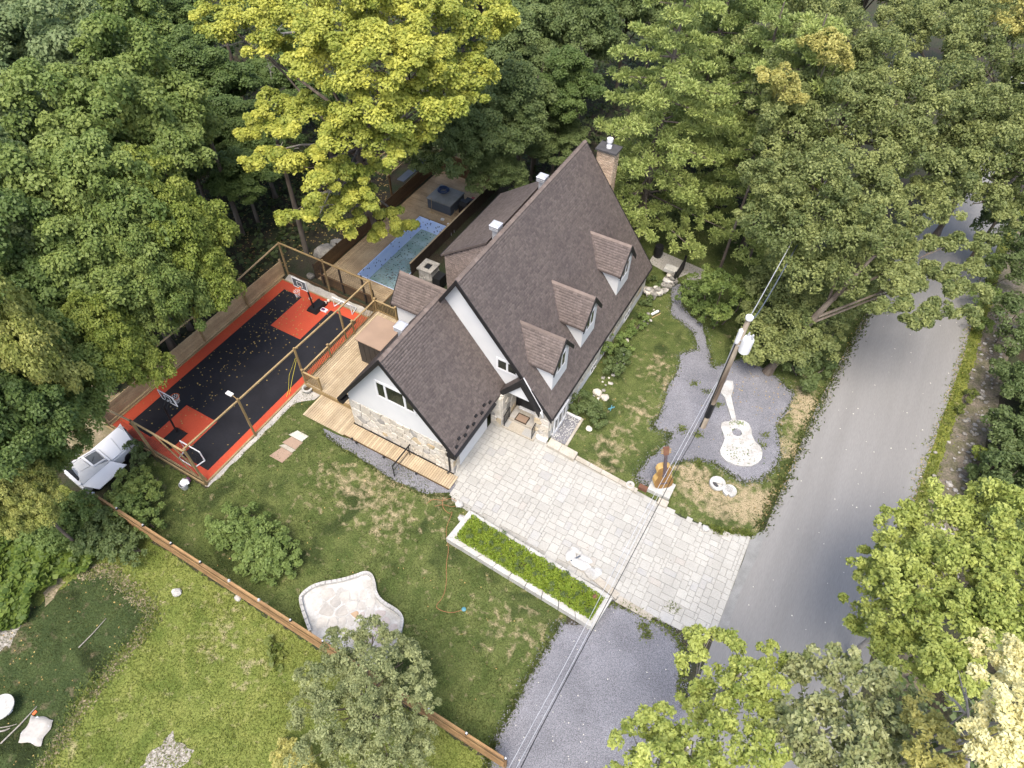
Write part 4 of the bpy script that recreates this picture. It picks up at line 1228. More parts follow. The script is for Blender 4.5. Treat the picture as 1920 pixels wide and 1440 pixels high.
tub = thing("hot_tub", "slate grey hot tub with a flat cover at the far end of the pool", "hot tub", (-25.7, 36.1, .05))
tx0, tx1, ty0, ty1 = -26.85, -24.65, 35.1, 37.15
ob("cabinet", B().box(tx0 + .05, tx1 - .05, ty0 + .05, ty1 - .05, .045, .88), 'tubside', tub)
for k in range(4):
    xx = tx0 + .05 + (tx1 - tx0 - .1) * (k + .5) / 4
    ob("side_panel", B().box(xx - .25, xx + .25, ty0 + .03, ty0 + .05, .08, .82), 'tubside', tub)
ob("cover", B().box(tx0, tx1, ty0, ty1, .88, .98), 'tubtop', tub)
hs = thing("coiled_hose", "blue hose coiled on top of the hot tub cover", "hose", (-26.2, 36.4, .98))
hb = B()
for k in range(5):
    r = .30 + .07 * (k % 3)
    hb.tube([(-26.15 + r * math.cos(a), 36.45 + r * math.sin(a), 1.02 + .05 * k) for a in np.linspace(0, 6.0, 22)], .035, 6)
ob("hose_coil", hb, 'hose', hs)
gr = thing("barbecue_grill", "black covered grill beside the hot tub", "grill", (-23.95, 36.1, .05))
ob("grill_body", B().prismX([(35.75, .1), (36.6, .1), (36.6, .8), (36.35, 1.05), (36.0, 1.05), (35.75, .8)], -24.35, -23.7), 'black', gr)
ob("side_shelf", B().box(-24.3, -23.75, 36.62, 37.0, .75, .8), 'black', gr)
rc_ = ob("red_crate", B().box(-24.2, -23.75, 37.2, 37.6, .05, .40).box(-24.25, -23.7, 37.15, 37.65, .40, .45), 'redplastic')
tag(rc_, "red bin behind the black grill", "bin")
def broom(p, q, label, head):
    t = thing("broom", label, "broom", p)
    ob("handle", B().tube([p, q], .018, 6), 'beamwood', t)
    ob("head", B().box(p[0] - head, p[0] + head, p[1] - .05, p[1] + .05, p[2], p[2] + .08), 'tanwood', t)
broom((-26.2, 34.75, .05), (-26.35, 35.05, 1.2), "long handled broom leaning on the hot tub's left front", .22)
broom((-24.25, 34.5, .05), (-24.1, 34.9, 1.0), "short broom by the pool ladder", .08)
broom((-23.75, 34.6, .05), (-23.6, 34.95, 1.0), "pole brush against the fence by the pool ladder", .07)
sk = tag(ob("skimmer_box", B().box(-25.1, -24.85, 34.3, 34.5, .045, .16).box(-24.4, -24.25, 34.15, 34.27, .045, .1), 'trim'), "small white box on the boards beyond the pool", "box")
pr_t = thing("garden_pergola", "brown pergola of open slats in the shade behind the pool fence", "pergola", (-31.0, 38, 0))
for k in range(6):
    ob("slat", B().beam((-32.2 + k * .42, 34.6, 2.0), (-32.2 + k * .42, 39.6, 2.0), .07, .09), 'beamwood', pr_t)
for x, y in ((-32.2, 34.9), (-30.1, 34.9), (-32.2, 39.3), (-30.1, 39.3)):
    ob("post", B().box(x - .06, x + .06, y - .06, y + .06, 0, 1.95), 'brownwood', pr_t)
ob("dark_panel", B().box(-29.95, -29.3, 35.6, 39.8, 1.2, 1.26), 'tubside', pr_t)
for i, (p, lb) in enumerate((((-26.1, 41.2), "small dark shed roof under the trees behind the hot tub"),)):
    t = thing("garden_shed", lb, "shed", (p[0], p[1], 0))
    ob("shed_wall", B().box(p[0] - .9, p[0] + .9, p[1] - .3, p[1] + 1.4, 0, 2.0), 'shedwall', t)
    ob("shed_roof", B().extr([(p[0] - 1.0, p[1] - .45, 2.0), (p[0] + 1.0, p[1] - .45, 2.0), (p[0] + 1.0, p[1] + 1.5, 2.3), (p[0] - 1.0, p[1] + 1.5, 2.3)], [(p[0] - 1.0, p[1] - .45, 2.08), (p[0] + 1.0, p[1] - .45, 2.08), (p[0] + 1.0, p[1] + 1.5, 2.38), (p[0] - 1.0, p[1] + 1.5, 2.38)]), 'tubside', t)

# ------------------------------------------------------------------ deck beside the house, railings, ramp
DZ = .45
deck = thing("raised_deck", "pale timber deck between the court and the wing of the house", "deck", (-21, 20, 0))
ob("deck_frame", B().box(-23.12, -18.78, 16.38, 23.6, .02, DZ - .035), 'brownwood', deck)
boards(deck, -23.1, -18.8, 16.4, 20.0, 'Y', DZ - .03, 'palewood')
boards(deck, -23.1, -18.8, 20.0, 23.6, 'Y', DZ - .03, 'palewood')
ob("fascia_board", B().box(-23.16, -18.8, 16.33, 16.378, .05, DZ), 'ochrewood', deck)
rl = thing("deck_railing", "wooden deck railing with upright balusters beside the court", "railing", (-22.9, 20, DZ))
RT = DZ + 1.02
def rail_run(p0, p1, posts):
    p0, p1 = np.array(p0, float), np.array(p1, float)
    L = np.linalg.norm(p1 - p0)
    for i in range(posts + 1):
        c = p0 + (p1 - p0) * i / posts
        if not any(np.allclose(c, q, atol=.05) for q in done):
            done.append(c)
            ob("post", B().box(c[0] - .055, c[0] + .055, c[1] - .055, c[1] + .055, DZ, RT + .14), 'ochrewood', rl)
            ob("post_cap", B().box(c[0] - .07, c[0] + .07, c[1] - .07, c[1] + .07, RT + .14, RT + .18), 'beamwood', rl)
    d = (p1 - p0) / L
    ang = math.atan2(d[1], d[0])
    for i in range(posts):
        a = p0 + (p1 - p0) * i / posts + d * .06
        b = p0 + (p1 - p0) * (i + 1) / posts - d * .06
        ob("top_rail", B().beam((*a, RT), (*b, RT), .10, .04), 'beamwood', rl)
        ob("bottom_rail", B().beam((*a, DZ + .12), (*b, DZ + .12), .05, .07), 'ochrewood', rl)
        n_ = int(np.linalg.norm(b - a) / .125)
        for k in range(1, n_):
            c = a + (b - a) * k / n_
            o = link("baluster", BAL, MAT['ochrewood'], rl, (c[0], c[1], DZ + .157))
            o.rotation_euler[2] = ang
done = []
BAL = B().box(-.018, .018, -.018, .018, 0, RT - .02 - DZ - .157).mesh("baluster")
rail_run((-23.05, 16.45), (-23.05, 23.55), 3)
rail_run((-23.05, 16.45), (-21.85, 16.45), 1)
rail_run((-23.05, 23.55), (-21.4, 23.55), 1)
shed = thing("flat_roofed_shed", "dark brown shed with a flat tan roof on the deck", "shed", (-20.2, 20.7, DZ))
ob("shed_wall", B().box(-21.2, -19.15, 19.55, 21.65, DZ, 2.42), 'shedwall', shed)
ob("shed_roof", B().box(-21.3, -19.1, 19.45, 21.75, 2.42, 2.50), 'tan', shed)
for k in range(1, 5):
    ob("wall_batten", B().box(-21.2 + k * .41 - .01, -21.2 + k * .41 + .01, 19.538, 19.549, DZ, 2.4), 'blackwood', shed)
pot = thing("stone_pot", "round pale stone pot on the gravel by the deck corner", "plant pot", (-22.80, 16.21, 0))
q = (-22.80, 16.21)
ob("pot_bowl", B().lathe(q[0], q[1], [(.16, .01), (.26, .15), (.30, .34), (.33, .36), (.31, .38), (.22, .37), (.19, .2), (.02, .2)], 18), 'concrete', pot)
ob("pot_soil", B().lathe(q[0], q[1], [(.20, .24), (.01, .27)], 14), 'soil', pot)

ramp = thing("boardwalk", "pale timber boardwalk along the front of the stone wing", "boardwalk", (-16.5, 15.2, 0))
RZ0 = .16
ob("ramp_frame", B().box(-21.8, -11.7, 14.7, 15.5, .02, RZ0 - .035), 'brownwood', ramp)
boards(ramp, -21.85, -18.85, 14.62, 16.33, 'Y', RZ0 - .03, 'palewood')
boards(ramp, -18.85, -11.62, 14.72, 15.60, 'Y', RZ0 - .03, 'palewood')
ob("edge_strip", B().box(-18.8, -11.95, 15.61, 15.665, .02, RZ0 + .03), 'black', ramp)
hr = thing("black_handrail", "black metal handrail crossing the boardwalk", "handrail", (-14.6, 14.6, 0))
ob("post", B().tube([(-14.75, 13.95, 0), (-14.75, 13.95, 1.0)], .03, 8), 'black', hr)
ob("post", B().tube([(-14.75, 15.45, RZ0), (-14.75, 15.45, 1.0)], .03, 8), 'black', hr)
ob("top_bar", B().beam((-14.75, 13.92, 1.02), (-14.75, 15.6, 1.02), .07, .06), 'black', hr)
ob("mid_bar", B().beam((-14.75, 13.95, .55), (-14.75, 15.45, .55), .03, .03), 'black', hr)
for p, lb in (((-18.24, 14.68), "black path light nearest the lawn end of the boardwalk"), ((-17.87, 14.60), "second black path light along the boardwalk"), ((-15.94, 14.59), "black path light left of the handrail"), ((-13.74, 14.61), "black path light near the wing's front corner")):
    t = thing("path_light", lb, "path light", (p[0], p[1], 0), group="black path lights along the boardwalk")
    ob("spike", B().tube([(p[0], p[1], 0), (p[0], p[1], .16)], .02, 6), 'black', t)
    ob("lamp_cap", B().lathe(p[0], p[1], [(.03, .14), (.07, .17), (.06, .24), (.02, .27)], 10), 'black', t)
mat = thing("paving_strip", "short strip of worn paving slabs set in the lawn", "paving", (-21.1, 12.6, 0))
ym = [11.5, 12.3, 12.55, 13.15, 13.65]
for i in range(4):
    m = ('tan', 'kerbstone', 'tan', 'mortar')[i]
    ob("slab", B().extr([(-21.65 + R0.uniform(-.05, .05), ym[i] + .01, .0), (-20.65 + R0.uniform(-.05, .05), ym[i] + .01, 0), (-20.6, ym[i + 1] - .01, 0), (-21.45, ym[i + 1] - .01, 0)],
                        [(-21.62, ym[i] + .01, .03), (-20.68, ym[i] + .01, .03), (-20.62, ym[i + 1] - .01, .03), (-21.42, ym[i + 1] - .01, .03)]), m, mat)

# ------------------------------------------------------------------ slatted fence along the meadow
sf = thing("slatted_fence", "low stained fence of horizontal slats between the lawn and the meadow", "fence", (-14, 4.7, 0))
xs = [-26.7, -24.95, -23.08, -21.15, -19.20, -17.36, -15.51, -13.62, -11.75, -9.85, -8.0, -6.1, -4.25, -2.4]
sm_ = {}
FB = B().box(-.93, .93, -.012, .012, 0, .125).mesh("slat")
for i in range(len(xs) - 1):
    a, b = xs[i], xs[i + 1]
    for j in range(9):
        o = link("slat", FB, MAT['redwood'], sf, ((a + b) / 2, 4.60 if j % 2 else 4.655, .10 + j * .165))
        o.scale[0] = (b - a) / 1.86
    ob("top_rail", B().box(a + .005, b - .005, 4.67, 4.76, 1.56, 1.60), 'redwood', sf)
for i, x in enumerate(xs):
    ob("post", B().box(x - .05, x + .05, 4.67, 4.77, 0, 1.555), 'redwood', sf)
    ob("solar_cap", B().lathe(x, 4.72, [(.075, 1.60), (.085, 1.65), (.05, 1.70), (.045, 1.72)], 4), 'silver' if i in (0, 5, 6) else 'black', sf)
    ob("cap_panel", B().box(x - .04, x + .04, 4.68, 4.76, 1.715, 1.728), 'silver', sf)
# ------------------------------------------------------------------ garden pieces
pt = thing("long_planter", "long raised planter with pale stone walls beside the drive", "planter", (-5.8, 12.9, 0))
pa = [(-10.12, 12.08), (-9.92, 14.05), (-1.42, 13.50), (-1.60, 11.66)]
pi_ = [(-9.72, 12.42), (-9.62, 13.78), (-1.78, 13.18), (-1.92, 12.00)]
ph = .42
for i in range(4):
    a, b, c, d = pa[i], pa[(i + 1) % 4], pi_[(i + 1) % 4], pi_[i]
    n_ = 9 if i in (1, 3) else 2
    for k in range(n_):
        l = lambda p, q, f: (p[0] + (q[0] - p[0]) * f, p[1] + (q[1] - p[1]) * f)
        f0, f1 = k / n_ + .002, (k + 1) / n_ - .002
        if i == 1: f0, f1 = max(f0, .0), min(f1, 1)
        q = [l(a, b, f0), l(a, b, f1), l(d, c, f1), l(d, c, f0)]
        z = ph + R0.uniform(-.012, .012)
        ob("wall_block", B().prism(q, 0, z), 'concrete' if i else 'whitepaint', pt)
ob("soil_bed", B().prism(pi_, .05, .30), 'soil', pt)
for k, (p, r) in enumerate((((-10.66, 14.20), .22), ((1.30, 19.45), .20), ((-10.12, 13.56), .2))):
    t = B().blob((p[0], p[1], .14), (r * 1.2, r, .17), 90 + k, 1, .10)
    tag(ob("block_stone", t, 'whitepaint'), ("squared white stone at the lawn corner of the drive", "squared pale stone on the road side of the drive", "white stone on the end of the long planter")[k], "stone")
# bags lying on the drive by the planter
bgs = thing("white_sacks", "crumpled white sacks lying on the drive beside the planter", "sacks", (-3.4, 14.45, .04))
for k, (x, y, rx, ry, rz) in enumerate(((-3.55, 14.35, .62, .30, .14), (-2.85, 14.2, .38, .30, .16), (-4.2, 14.55, .30, .34, .12), (-3.5, 14.75, .45, .2, .10), (-2.62, 14.45, .22, .25, .12), (-4.05, 14.95, .35, .16, .06))):
    ob("sack", B().blob((x, y, .05 + rz * .6), (rx, ry, rz), 60 + k, 2, .16), 'whitepaint', bgs)
ob("dark_strap", B().beam((-4.05, 14.25, .2), (-3.75, 14.75, .2), .07, .05), 'tubside', bgs)
cb = thing("round_bowl", "round white bowl on the drive edge by the guitar statue", "bowl", (-3.19, 19.92, .02))
q = (-3.19, 19.92)
ob("bowl", B().lathe(q[0], q[1], [(.12, .04), (.20, .08), (.23, .16), (.20, .17), (.14, .12), (.02, .11)], 18), 'whitepaint', cb)
ob("lump", B().blob((q[0], q[1] + .02, .16), (.07, .06, .05), 4, 1, .2), 'chalk', cb)

# flagstone patio with a raised white rim
patio = thing("flagstone_patio", "wavy edged pale flagstone patio in the lawn by the slatted fence", "patio", (-12, 6.6, 0))
PO = [(-13.15, 5.03), (-14.56, 5.91), (-14.65, 6.29), (-14.37, 6.95), (-13.46, 7.68), (-12.96, 8.23), (-12.69, 8.61), (-12.35, 8.68), (-11.96, 8.42), (-11.64, 8.04), (-11.08, 7.81), (-10.19, 7.84), (-9.73, 7.68), (-9.51, 7.20), (-9.21, 6.43)]
def smooth(p, n=3):
    for _ in range(n):
        q = []
        for i in range(len(p) - 1):
            a, b = p[i], p[i + 1]
            q += [(a[0] * .75 + b[0] * .25, a[1] * .75 + b[1] * .25), (a[0] * .25 + b[0] * .75, a[1] * .25 + b[1] * .75)]
        p = [p[0]] + q + [p[-1]]
    return p
PS = smooth(PO, 2)
PA = PS + [(-9.4, 5.3), (-12.8, 4.95)]
ob("mortar_bed", B().prism(PA, .005, .05), 'whitepaint', patio)
k = 0
rr = random.Random(33)
for c in voronoi(-14.8, -9.0, 4.9, 8.8, 78, 17):
    if len(c) < 3: continue
    p = inset(c, .055)
    cx, cy = sum(a for a, _ in p) / len(p), sum(b for _, b in p) / len(p)
    if not all(inside(a, b, PA) for a, b in inset(p, -.05)):
        continue
    # rounded corners
    r_ = []
    for i in range(len(p)):
        a, b = p[i], p[(i + 1) % len(p)]
        r_ += [(a[0] * .8 + b[0] * .2, a[1] * .8 + b[1] * .2), (a[0] * .2 + b[0] * .8, a[1] * .2 + b[1] * .8)]
    sh = rr.random()
    m = 'flagpink' if (cx > -10.9 and sh < .7) or sh < .05 else ('flagbrown' if abs(cx + 11.75) < .3 and abs(cy - 6.75) < .3 else 'flag')
    ob("flagstone", B().prism(r_, .05, .062 + rr.uniform(0, .012)), m, patio)
rim = B()
P3 = [(x, y) for x, y in PS]
for i in range(len(P3) - 1):
    a, b = np.array(P3[i]), np.array(P3[i + 1])
    rim.beam((*(a - (b - a) * .05), .13), (*(b + (b - a) * .05), .13), .15, .24)
ob("rim", rim, 'whitepaint', patio)

# guitar shaped slab in the gravel
GO = [(-0.92, 29.87), (-0.58, 30.02), (-0.38, 29.59), (-0.32, 29.19), (-0.30, 28.81), (0.55, 27.17), (0.68, 27.28), (0.94, 27.39), (1.26, 27.30), (1.51, 27.00), (1.67, 26.57), (1.95, 26.26), (2.33, 26.05), (2.55, 25.71), (2.62, 25.25), (2.52, 24.86), (2.26, 24.50), (1.90, 24.26), (1.45, 24.12), (0.95, 24.11), (0.53, 24.33), (0.38, 24.62), (0.38, 25.09), (0.36, 25.55), (0.13, 25.94), (-0.09, 26.21), (-0.16, 26.53), (-0.03, 26.74), (0.19, 26.87), (0.28, 27.10), (-0.62, 28.53), (-0.92, 28.74), (-1.00, 29.08), (-0.99, 29.48)]
gs = thing("guitar_slab", "white guitar-shaped slab lying in the gravel bed", "sculpture", (.9, 26.4, 0))
hc = (0.84, 26.35)
hole = [(hc[0] + .29 * math.cos(a), hc[1] + .29 * math.sin(a)) for a in np.linspace(0, 2 * math.pi, 19)[:-1]]
if sum((GO[i][0] - GO[i - 1][0]) * (GO[i][1] + GO[i - 1][1]) for i in range(len(GO))) > 0:
    GO = GO[::-1]
i0 = min(range(len(GO)), key=lambda i: math.hypot(GO[i][0] - hc[0], GO[i][1] - hc[1]))
j0 = min(range(len(hole)), key=lambda j: math.hypot(GO[i0][0] - hole[j][0], GO[i0][1] - hole[j][1]))
ring = GO[:i0 + 1] + [hole[(j0 - k) % len(hole)] for k in range(len(hole) + 1)] + GO[i0:]
ob("slab", B().prism(ring, .005, .10), 'whitepaint', gs)
# standing guitar statue on a plinth
ps = thing("guitar_statue", "standing wooden guitar statue on a concrete plinth by the drive", "statue", (-1.65, 20.6, 0))
ob("plinth", B().box(-2.25, -1.0, 20.05, 21.05, 0, .32), 'concrete', ps)
ang = rad(38)
ca_, sa_ = math.cos(ang), math.sin(ang)
def G3(x, y, z):
    y = y + .42 * z
    return (-1.62 + x * ca_ - y * sa_, 20.62 + x * sa_ + y * ca_, .32 + z)
half = [(0, .02), (.30, .03), (.48, .14), (.55, .32), (.50, .52), (.36, .68), (.34, .78), (.40, .92), (.42, 1.04), (.34, 1.20), (.18, 1.27), (0, 1.28)]
outl = half + [(-x, z) for x, z in reversed(half[1:-1])]
ob("guitar_body", B().extr([G3(x, -.17, z) for x, z in outl], [G3(x, .17, z) for x, z in outl]), 'guitarside', ps)
ob("guitar_top", B().extr([G3(x * .98, -.185, .01 + z * .985) for x, z in outl], [G3(x * .98, -.171, .01 + z * .985) for x, z in outl]), 'guitarfront', ps)
ob("guitar_neck", B().hexa([G3(-.10, -.22, .85), G3(.10, -.22, .85), G3(.10, -.12, .85), G3(-.10, -.12, .85), G3(-.075, -.22, 2.05), G3(.075, -.22, 2.05), G3(.075, -.12, 2.05), G3(-.075, -.12, 2.05)]), 'guitardark', ps)
ob("guitar_head", B().hexa([G3(-.14, -.22, 2.05), G3(.14, -.22, 2.05), G3(.14, -.12, 2.05), G3(-.14, -.12, 2.05), G3(-.17, -.16, 2.42), G3(.17, -.16, 2.42), G3(.17, -.06, 2.42), G3(-.17, -.06, 2.42)]), 'rust', ps)
pegs = B()
for s in (-1, 1):
    for k in range(3):
        pegs.add(B().beam(G3(s * .14, -.15, 2.13 + k * .1), G3(s * .27, -.15, 2.13 + k * .1), .05, .05).v, B().beam((0, 0, 0), (1, 0, 0), 1, 1).f)
ob("tuning_pegs", pegs, 'beamwood', ps)
ob("sound_hole", B().extr([G3(.13 * math.cos(a), -.19, .80 + .13 * math.sin(a)) for a in np.linspace(0, 6.0, 16)], [G3(.13 * math.cos(a), -.186, .80 + .13 * math.sin(a)) for a in np.linspace(0, 6.0, 16)]), 'guitardark', ps)
ob("bridge", B().hexa([G3(-.2, -.21, .30), G3(.2, -.21, .30), G3(.2, -.186, .30), G3(-.2, -.186, .30), G3(-.2, -.21, .37), G3(.2, -.21, .37), G3(.2, -.186, .37), G3(-.2, -.186, .37)]), 'guitardark', ps)
ob("plinth_back", B().box(-2.75, -2.25, 19.95, 20.2, 0, .25), 'rust', ps)
ob("plinth_foot", B().box(-1.5, -.95, 19.55, 19.95, 0, .2), 'kerbstone', ps)
# pair of round white garden ornaments
q = (0.96, 22.39)
t = thing("ring_fountain", "larger white ring bowl in the front lawn, with a dark opening", "garden ornament", (*q, 0))
ob("ring", B().lathe(q[0], q[1], [(.40, .0), (.45, .12), (.43, .24), (.36, .27), (.28, .22), (.26, .08), (.02, .07)], 26), 'whitepaint', t)
ob("half_disc", B().extr([(q[0] + .27 * math.cos(a), q[1] + .27 * math.sin(a), .10) for a in np.linspace(.3, 3.3, 12)], [(q[0] + .27 * math.cos(a), q[1] + .27 * math.sin(a), .19) for a in np.linspace(.3, 3.3, 12)]), 'concrete', t)
ob("dark_opening", B().beam((q[0] - .22, q[1] - .02, .14), (q[0] + .06, q[1] - .19, .14), .17, .06), 'capslab', t)
ob("side_lug", B().blob((q[0] + .40, q[1] - .05, .17), (.13, .10, .14), 3, 1, .15), 'whitepaint', t)
q = (1.69, 22.31)
t = thing("slatted_disc", "smaller white slatted disc lying against the ring bowl in the front lawn", "garden ornament", (*q, 0))
a_ = [x for x in np.linspace(-1.1, 4.6, 22)]
ob("disc", B().extr([(q[0] + .38 * math.cos(a), q[1] + .38 * math.sin(a), .02) for a in a_] + [(q[0], q[1] - .25, .02)], [(q[0] + .38 * math.cos(a), q[1] + .38 * math.sin(a), .16) for a in a_] + [(q[0], q[1] - .25, .16)]), 'whitepaint', t)
for k in range(5):
    ob("groove", B().box(q[0] - .25, q[0] + .12, q[1] - .10 + k * .075, q[1] - .08 + k * .075, .158, .166), 'capslab', t)

# utility pole and wires
up = thing("utility_pole", "leaning-looking weathered wooden utility pole in the gravel bed", "utility pole", (-1.0, 25.8, 0))
ob("pole", B().tube([(-1.03, 25.8, 0), (-1.0, 25.8, 4.5), (-.94, 25.8, 9.05)], [.17, .15, .125], 12), 'polewood', up, smooth=True)
ob("pole_guard", B().tube([(-1.02, 25.8, 1.05), (-1.01, 25.8, 2.3)], [.185, .18], 12), 'black', up)
ob("riser_pipe", B().tube([(-1.16, 25.68, .0), (-1.13, 25.68, 4.8), (-1.06, 25.70, 8.2)], .03, 6), 'black', up)
ob("riser_cable", B().tube([(-1.20, 25.78, 2.3), (-1.15, 25.78, 5.8), (-1.12, 25.76, 8.3)], .045, 6), 'silver', up)
ob("transformer", B().lathe(-.58, 25.72, [(.20, 6.9), (.285, 7.0), (.285, 7.85), (.24, 7.95), (.05, 8.0)], 18), 'trim', up)
ob("bushing", B().lathe(-.45, 25.66, [(.06, 7.95), (.08, 8.05), (.05, 8.3), (.02, 8.32)], 10).lathe(-.66, 25.80, [(.05, 7.95), (.06, 8.1), (.03, 8.25)], 10), 'silver', up)
ob("mount_bracket", B().box(-.95, -.6, 25.66, 25.78, 7.2, 7.3).box(-.95, -.6, 25.66, 25.78, 7.6, 7.7), 'silver', up)
ob("insulator_cap", B().lathe(-.94, 25.8, [(.13, 9.02), (.19, 9.06), (.19, 9.2), (.14, 9.24), (.11, 9.2), (.02, 9.19)], 16), 'trim', up)
ob("upper_sleeve", B().lathe(-1.06, 25.66, [(.10, 7.4), (.12, 7.5), (.12, 8.3), (.05, 8.4)], 10), 'trim', up)
def wire(name, label, pts, r, m, group=None):
    p = [np.array(q, float) for q in pts]
    out = []
    for i in range(len(p) - 1):
        a, b, c, d = p[max(i - 1, 0)], p[i], p[i + 1], p[min(i + 2, len(p) - 1)]
        for f in np.linspace(0, 1, 9)[:-1]:
            out.append(.5 * ((2 * b) + (c - a) * f + (2 * a - 5 * b + 4 * c - d) * f * f + (3 * b - a - 3 * c + d) * f ** 3))
    out.append(p[-1])
    return tag(ob(name, B().tube(out, r, 5), m), label, "cable", group)
wire("overhead_wire", "left one of the two pale wires running down from the pole over the drive", [(-1.21, 25.57, 4.30), (-1.34, 23.80, 4.05), (-1.70, 15.04, 3.70), (-1.78, 9.38, 3.90), (-1.91, 4.04, 4.70), (-2.01, -2.15, 6.50)], .012, 'silver')
wire("overhead_wire", "right one of the two pale wires running down from the pole over the drive", [(-1.17, 25.55, 4.30), (-1.19, 23.84, 4.10), (-1.48, 15.11, 3.80), (-1.54, 9.48, 4.00), (-1.67, 4.16, 4.80), (-1.76, -2.00, 6.60)], .012, 'silver')
wire("overhead_wire", "pale wire running from the pole top into the tall trees", [(-.94, 25.85, 9.15), (-0.71, 31.41, 9.00), (.7, 66, 9.6)], .022, 'silver')
wire("black_cable", "black cable crossing low over the drive towards the near corner", [(-1.01, 25.52, 4.20), (-1.09, 22.29, 3.40), (-1.19, 20.78, 3.20), (-1.24, 18.21, 3.10), (-1.39, 12.81, 3.20), (-1.47, 10.04, 3.40), (-1.56, 5.91, 4.00), (-1.55, 4.56, 4.40), (-1.49, -1.87, 6.20)], .018, 'black')
wire("black_cable", "thin dark cable running from the pole into the dark trees", [(-.90, 25.9, 8.6), (-0.41, 31.91, 8.40), (.9, 66, 9.0)], .03, 'tubside')

# side gate, rough stone wall, small things by the house
gt = thing("side_gate", "dark solid gate at the end of the rough stone wall", "gate", (-6.9, 37.4, 0))
ob("gate_panel", B().box(-7.0, -6.94, 36.55, 38.4, .08, 1.15), 'black', gt)
ob("gate_post", B().box(-7.05, -6.9, 36.42, 36.54, 0, 1.25), 'black', gt)
ob("gate_post", B().box(-7.05, -6.9, 38.42, 38.54, 0, 1.25), 'black', gt)
ob("gate_frame", B().box(-6.935, -6.91, 36.56, 38.4, 1.05, 1.14).box(-6.935, -6.91, 36.56, 38.4, .1, .18), 'blackwood', gt)
bn = tag(ob("barrel", B().lathe(-9.1, 38.9, [(.28, 0), (.34, .3), (.34, .7), (.30, .95), (.02, .95)], 16), 'black'), "black barrel by the back corner of the house", "barrel")
sw = thing("rough_stone_wall", "rough wall of piled buff stones between the house corner and the side gate", "wall", (-7.8, 35.3, 0))
path_ = [(-8.5, 35.0), (-8.0, 34.6), (-7.6, 35.0), (-7.4, 35.7), (-7.25, 36.4), (-7.2, 36.9)]
rr = random.Random(5)
for i in range(58):
    f = rr.uniform(0, len(path_) - 1.001)
    a, b = np.array(path_[int(f)]), np.array(path_[int(f) + 1])
    p = a + (b - a) * (f % 1)
    lv = rr.choice((0, 0, 1, 1, 2))
    r = rr.uniform(.14, .28)
    ob("stone", B().blob((p[0] + rr.uniform(-.22, .22), p[1] + rr.uniform(-.22, .22), .13 + lv * .24), (r * 1.25, r, r * .75), i, 1, .16), rr.choice(('stone', 'stonegrey', 'rock')), sw)
ob("wall_cap", B().box(-8.0, -7.1, 37.0, 37.6, .5, .75), 'concrete', sw)
for k in range(26):
    pass
stones_border = B()
bs_ = thing("border_stones", "row of loose buff stones along the house front border", "stones", (-7.6, 25, 0))
for i in range(46):
    y = rr.uniform(23.0, 33.5)
    x = -7.35 + rr.uniform(-.35, .35)
    r = rr.uniform(.05, .13)
    ob("stone", B().blob((x, y, r * .5), (r * 1.2, r, r * .7), 200 + i, 1, .16), rr.choice(('stone', 'stonegrey', 'rock')), bs_)
for k, (p, r, lb) in enumerate((((-7.49, 24.92), .26, "larger buff boulder beside the dark bush at the house front"), ((-6.96, 24.80), .24, "buff boulder nearest the lawn beside the dark bush"), ((-6.79, 22.23), .18, "flat buff stone below the dark bush"), ((-29.75, 27.77), .55, "large pale boulder in the woods beyond the court net"), ((-29.94, 26.61), .75, "flat topped pale boulder nearest the court net"), ((-29.89, 27.34), .3, "small pale rock between the two boulders beyond the court net"), ((-29.40, 24.27), .28, "small rock by the corner of the court net"), ((-20.03, 3.26), .22, "white stone lying in the rough meadow"), ((-17.26, 4.54), .16, "small white stone at the foot of the slatted fence"))):
    tag(ob("boulder", B().blob((p[0], p[1], r * .45), (r * 1.15, r, r * .75), 300 + k, 2, .12), 'rock' if k in (3, 4, 5, 6) else 'whitepaint' if k > 6 else 'stone'), lb, "rock")
bird = thing("garden_figurine", "small white and teal garden ornament on the lawn near the rough wall", "garden ornament", (-6.98, 33.11, 0))
q = (-6.98, 33.11)
ob("body", B().beam((q[0] - .18, q[1] - .25, .14), (q[0] + .12, q[1] + .25, .2), .14, .10), 'trim', bird)
ob("stick", B().beam((q[0] - .05, q[1] - .42, .03), (q[0] + .3, q[1] + .25, .05), .05, .05), 'beamwood', bird)
ob("head", B().blob((q[0] + .16, q[1] + .3, .2), (.08, .1, .07), 5, 1, .1), 'capslab', bird)
ty = tag(ob("turquoise_toy", B().beam(( *(-6.41, 24.13), .05), (-6.14, 24.47, .05), .06, .05).beam((-6.33, 24.50, .05), (-6.25, 24.08, .05), .05, .04), 'turq'), "small turquoise toy on the lawn by the dark bush", "toy")
tz = tag(ob("turquoise_toy", B().lathe(-7.46, 9.52, [(.10, .01), (.11, .06), (.03, .10)], 10), 'turq'), "turquoise tap fitting lying at the end of the orange cord", "hose fitting")
oc = tag(ob("orange_cord", B().tube([(x, y, .03) for x, y in smooth([(-11.72, 14.27), (-11.46, 13.66), (-10.86, 13.46), (-10.78, 13.76), (-10.62, 12.88), (-10.33, 12.34), (-9.78, 11.80), (-9.45, 10.99), (-8.95, 10.31), (-8.64, 9.55), (-8.76, 8.93), (-8.35, 8.92), (-7.85, 9.09), (-7.49, 9.48)], 2)], .011, 5), 'orangehose'), "thin orange cord snaking across the lawn beside the planter", "cord")
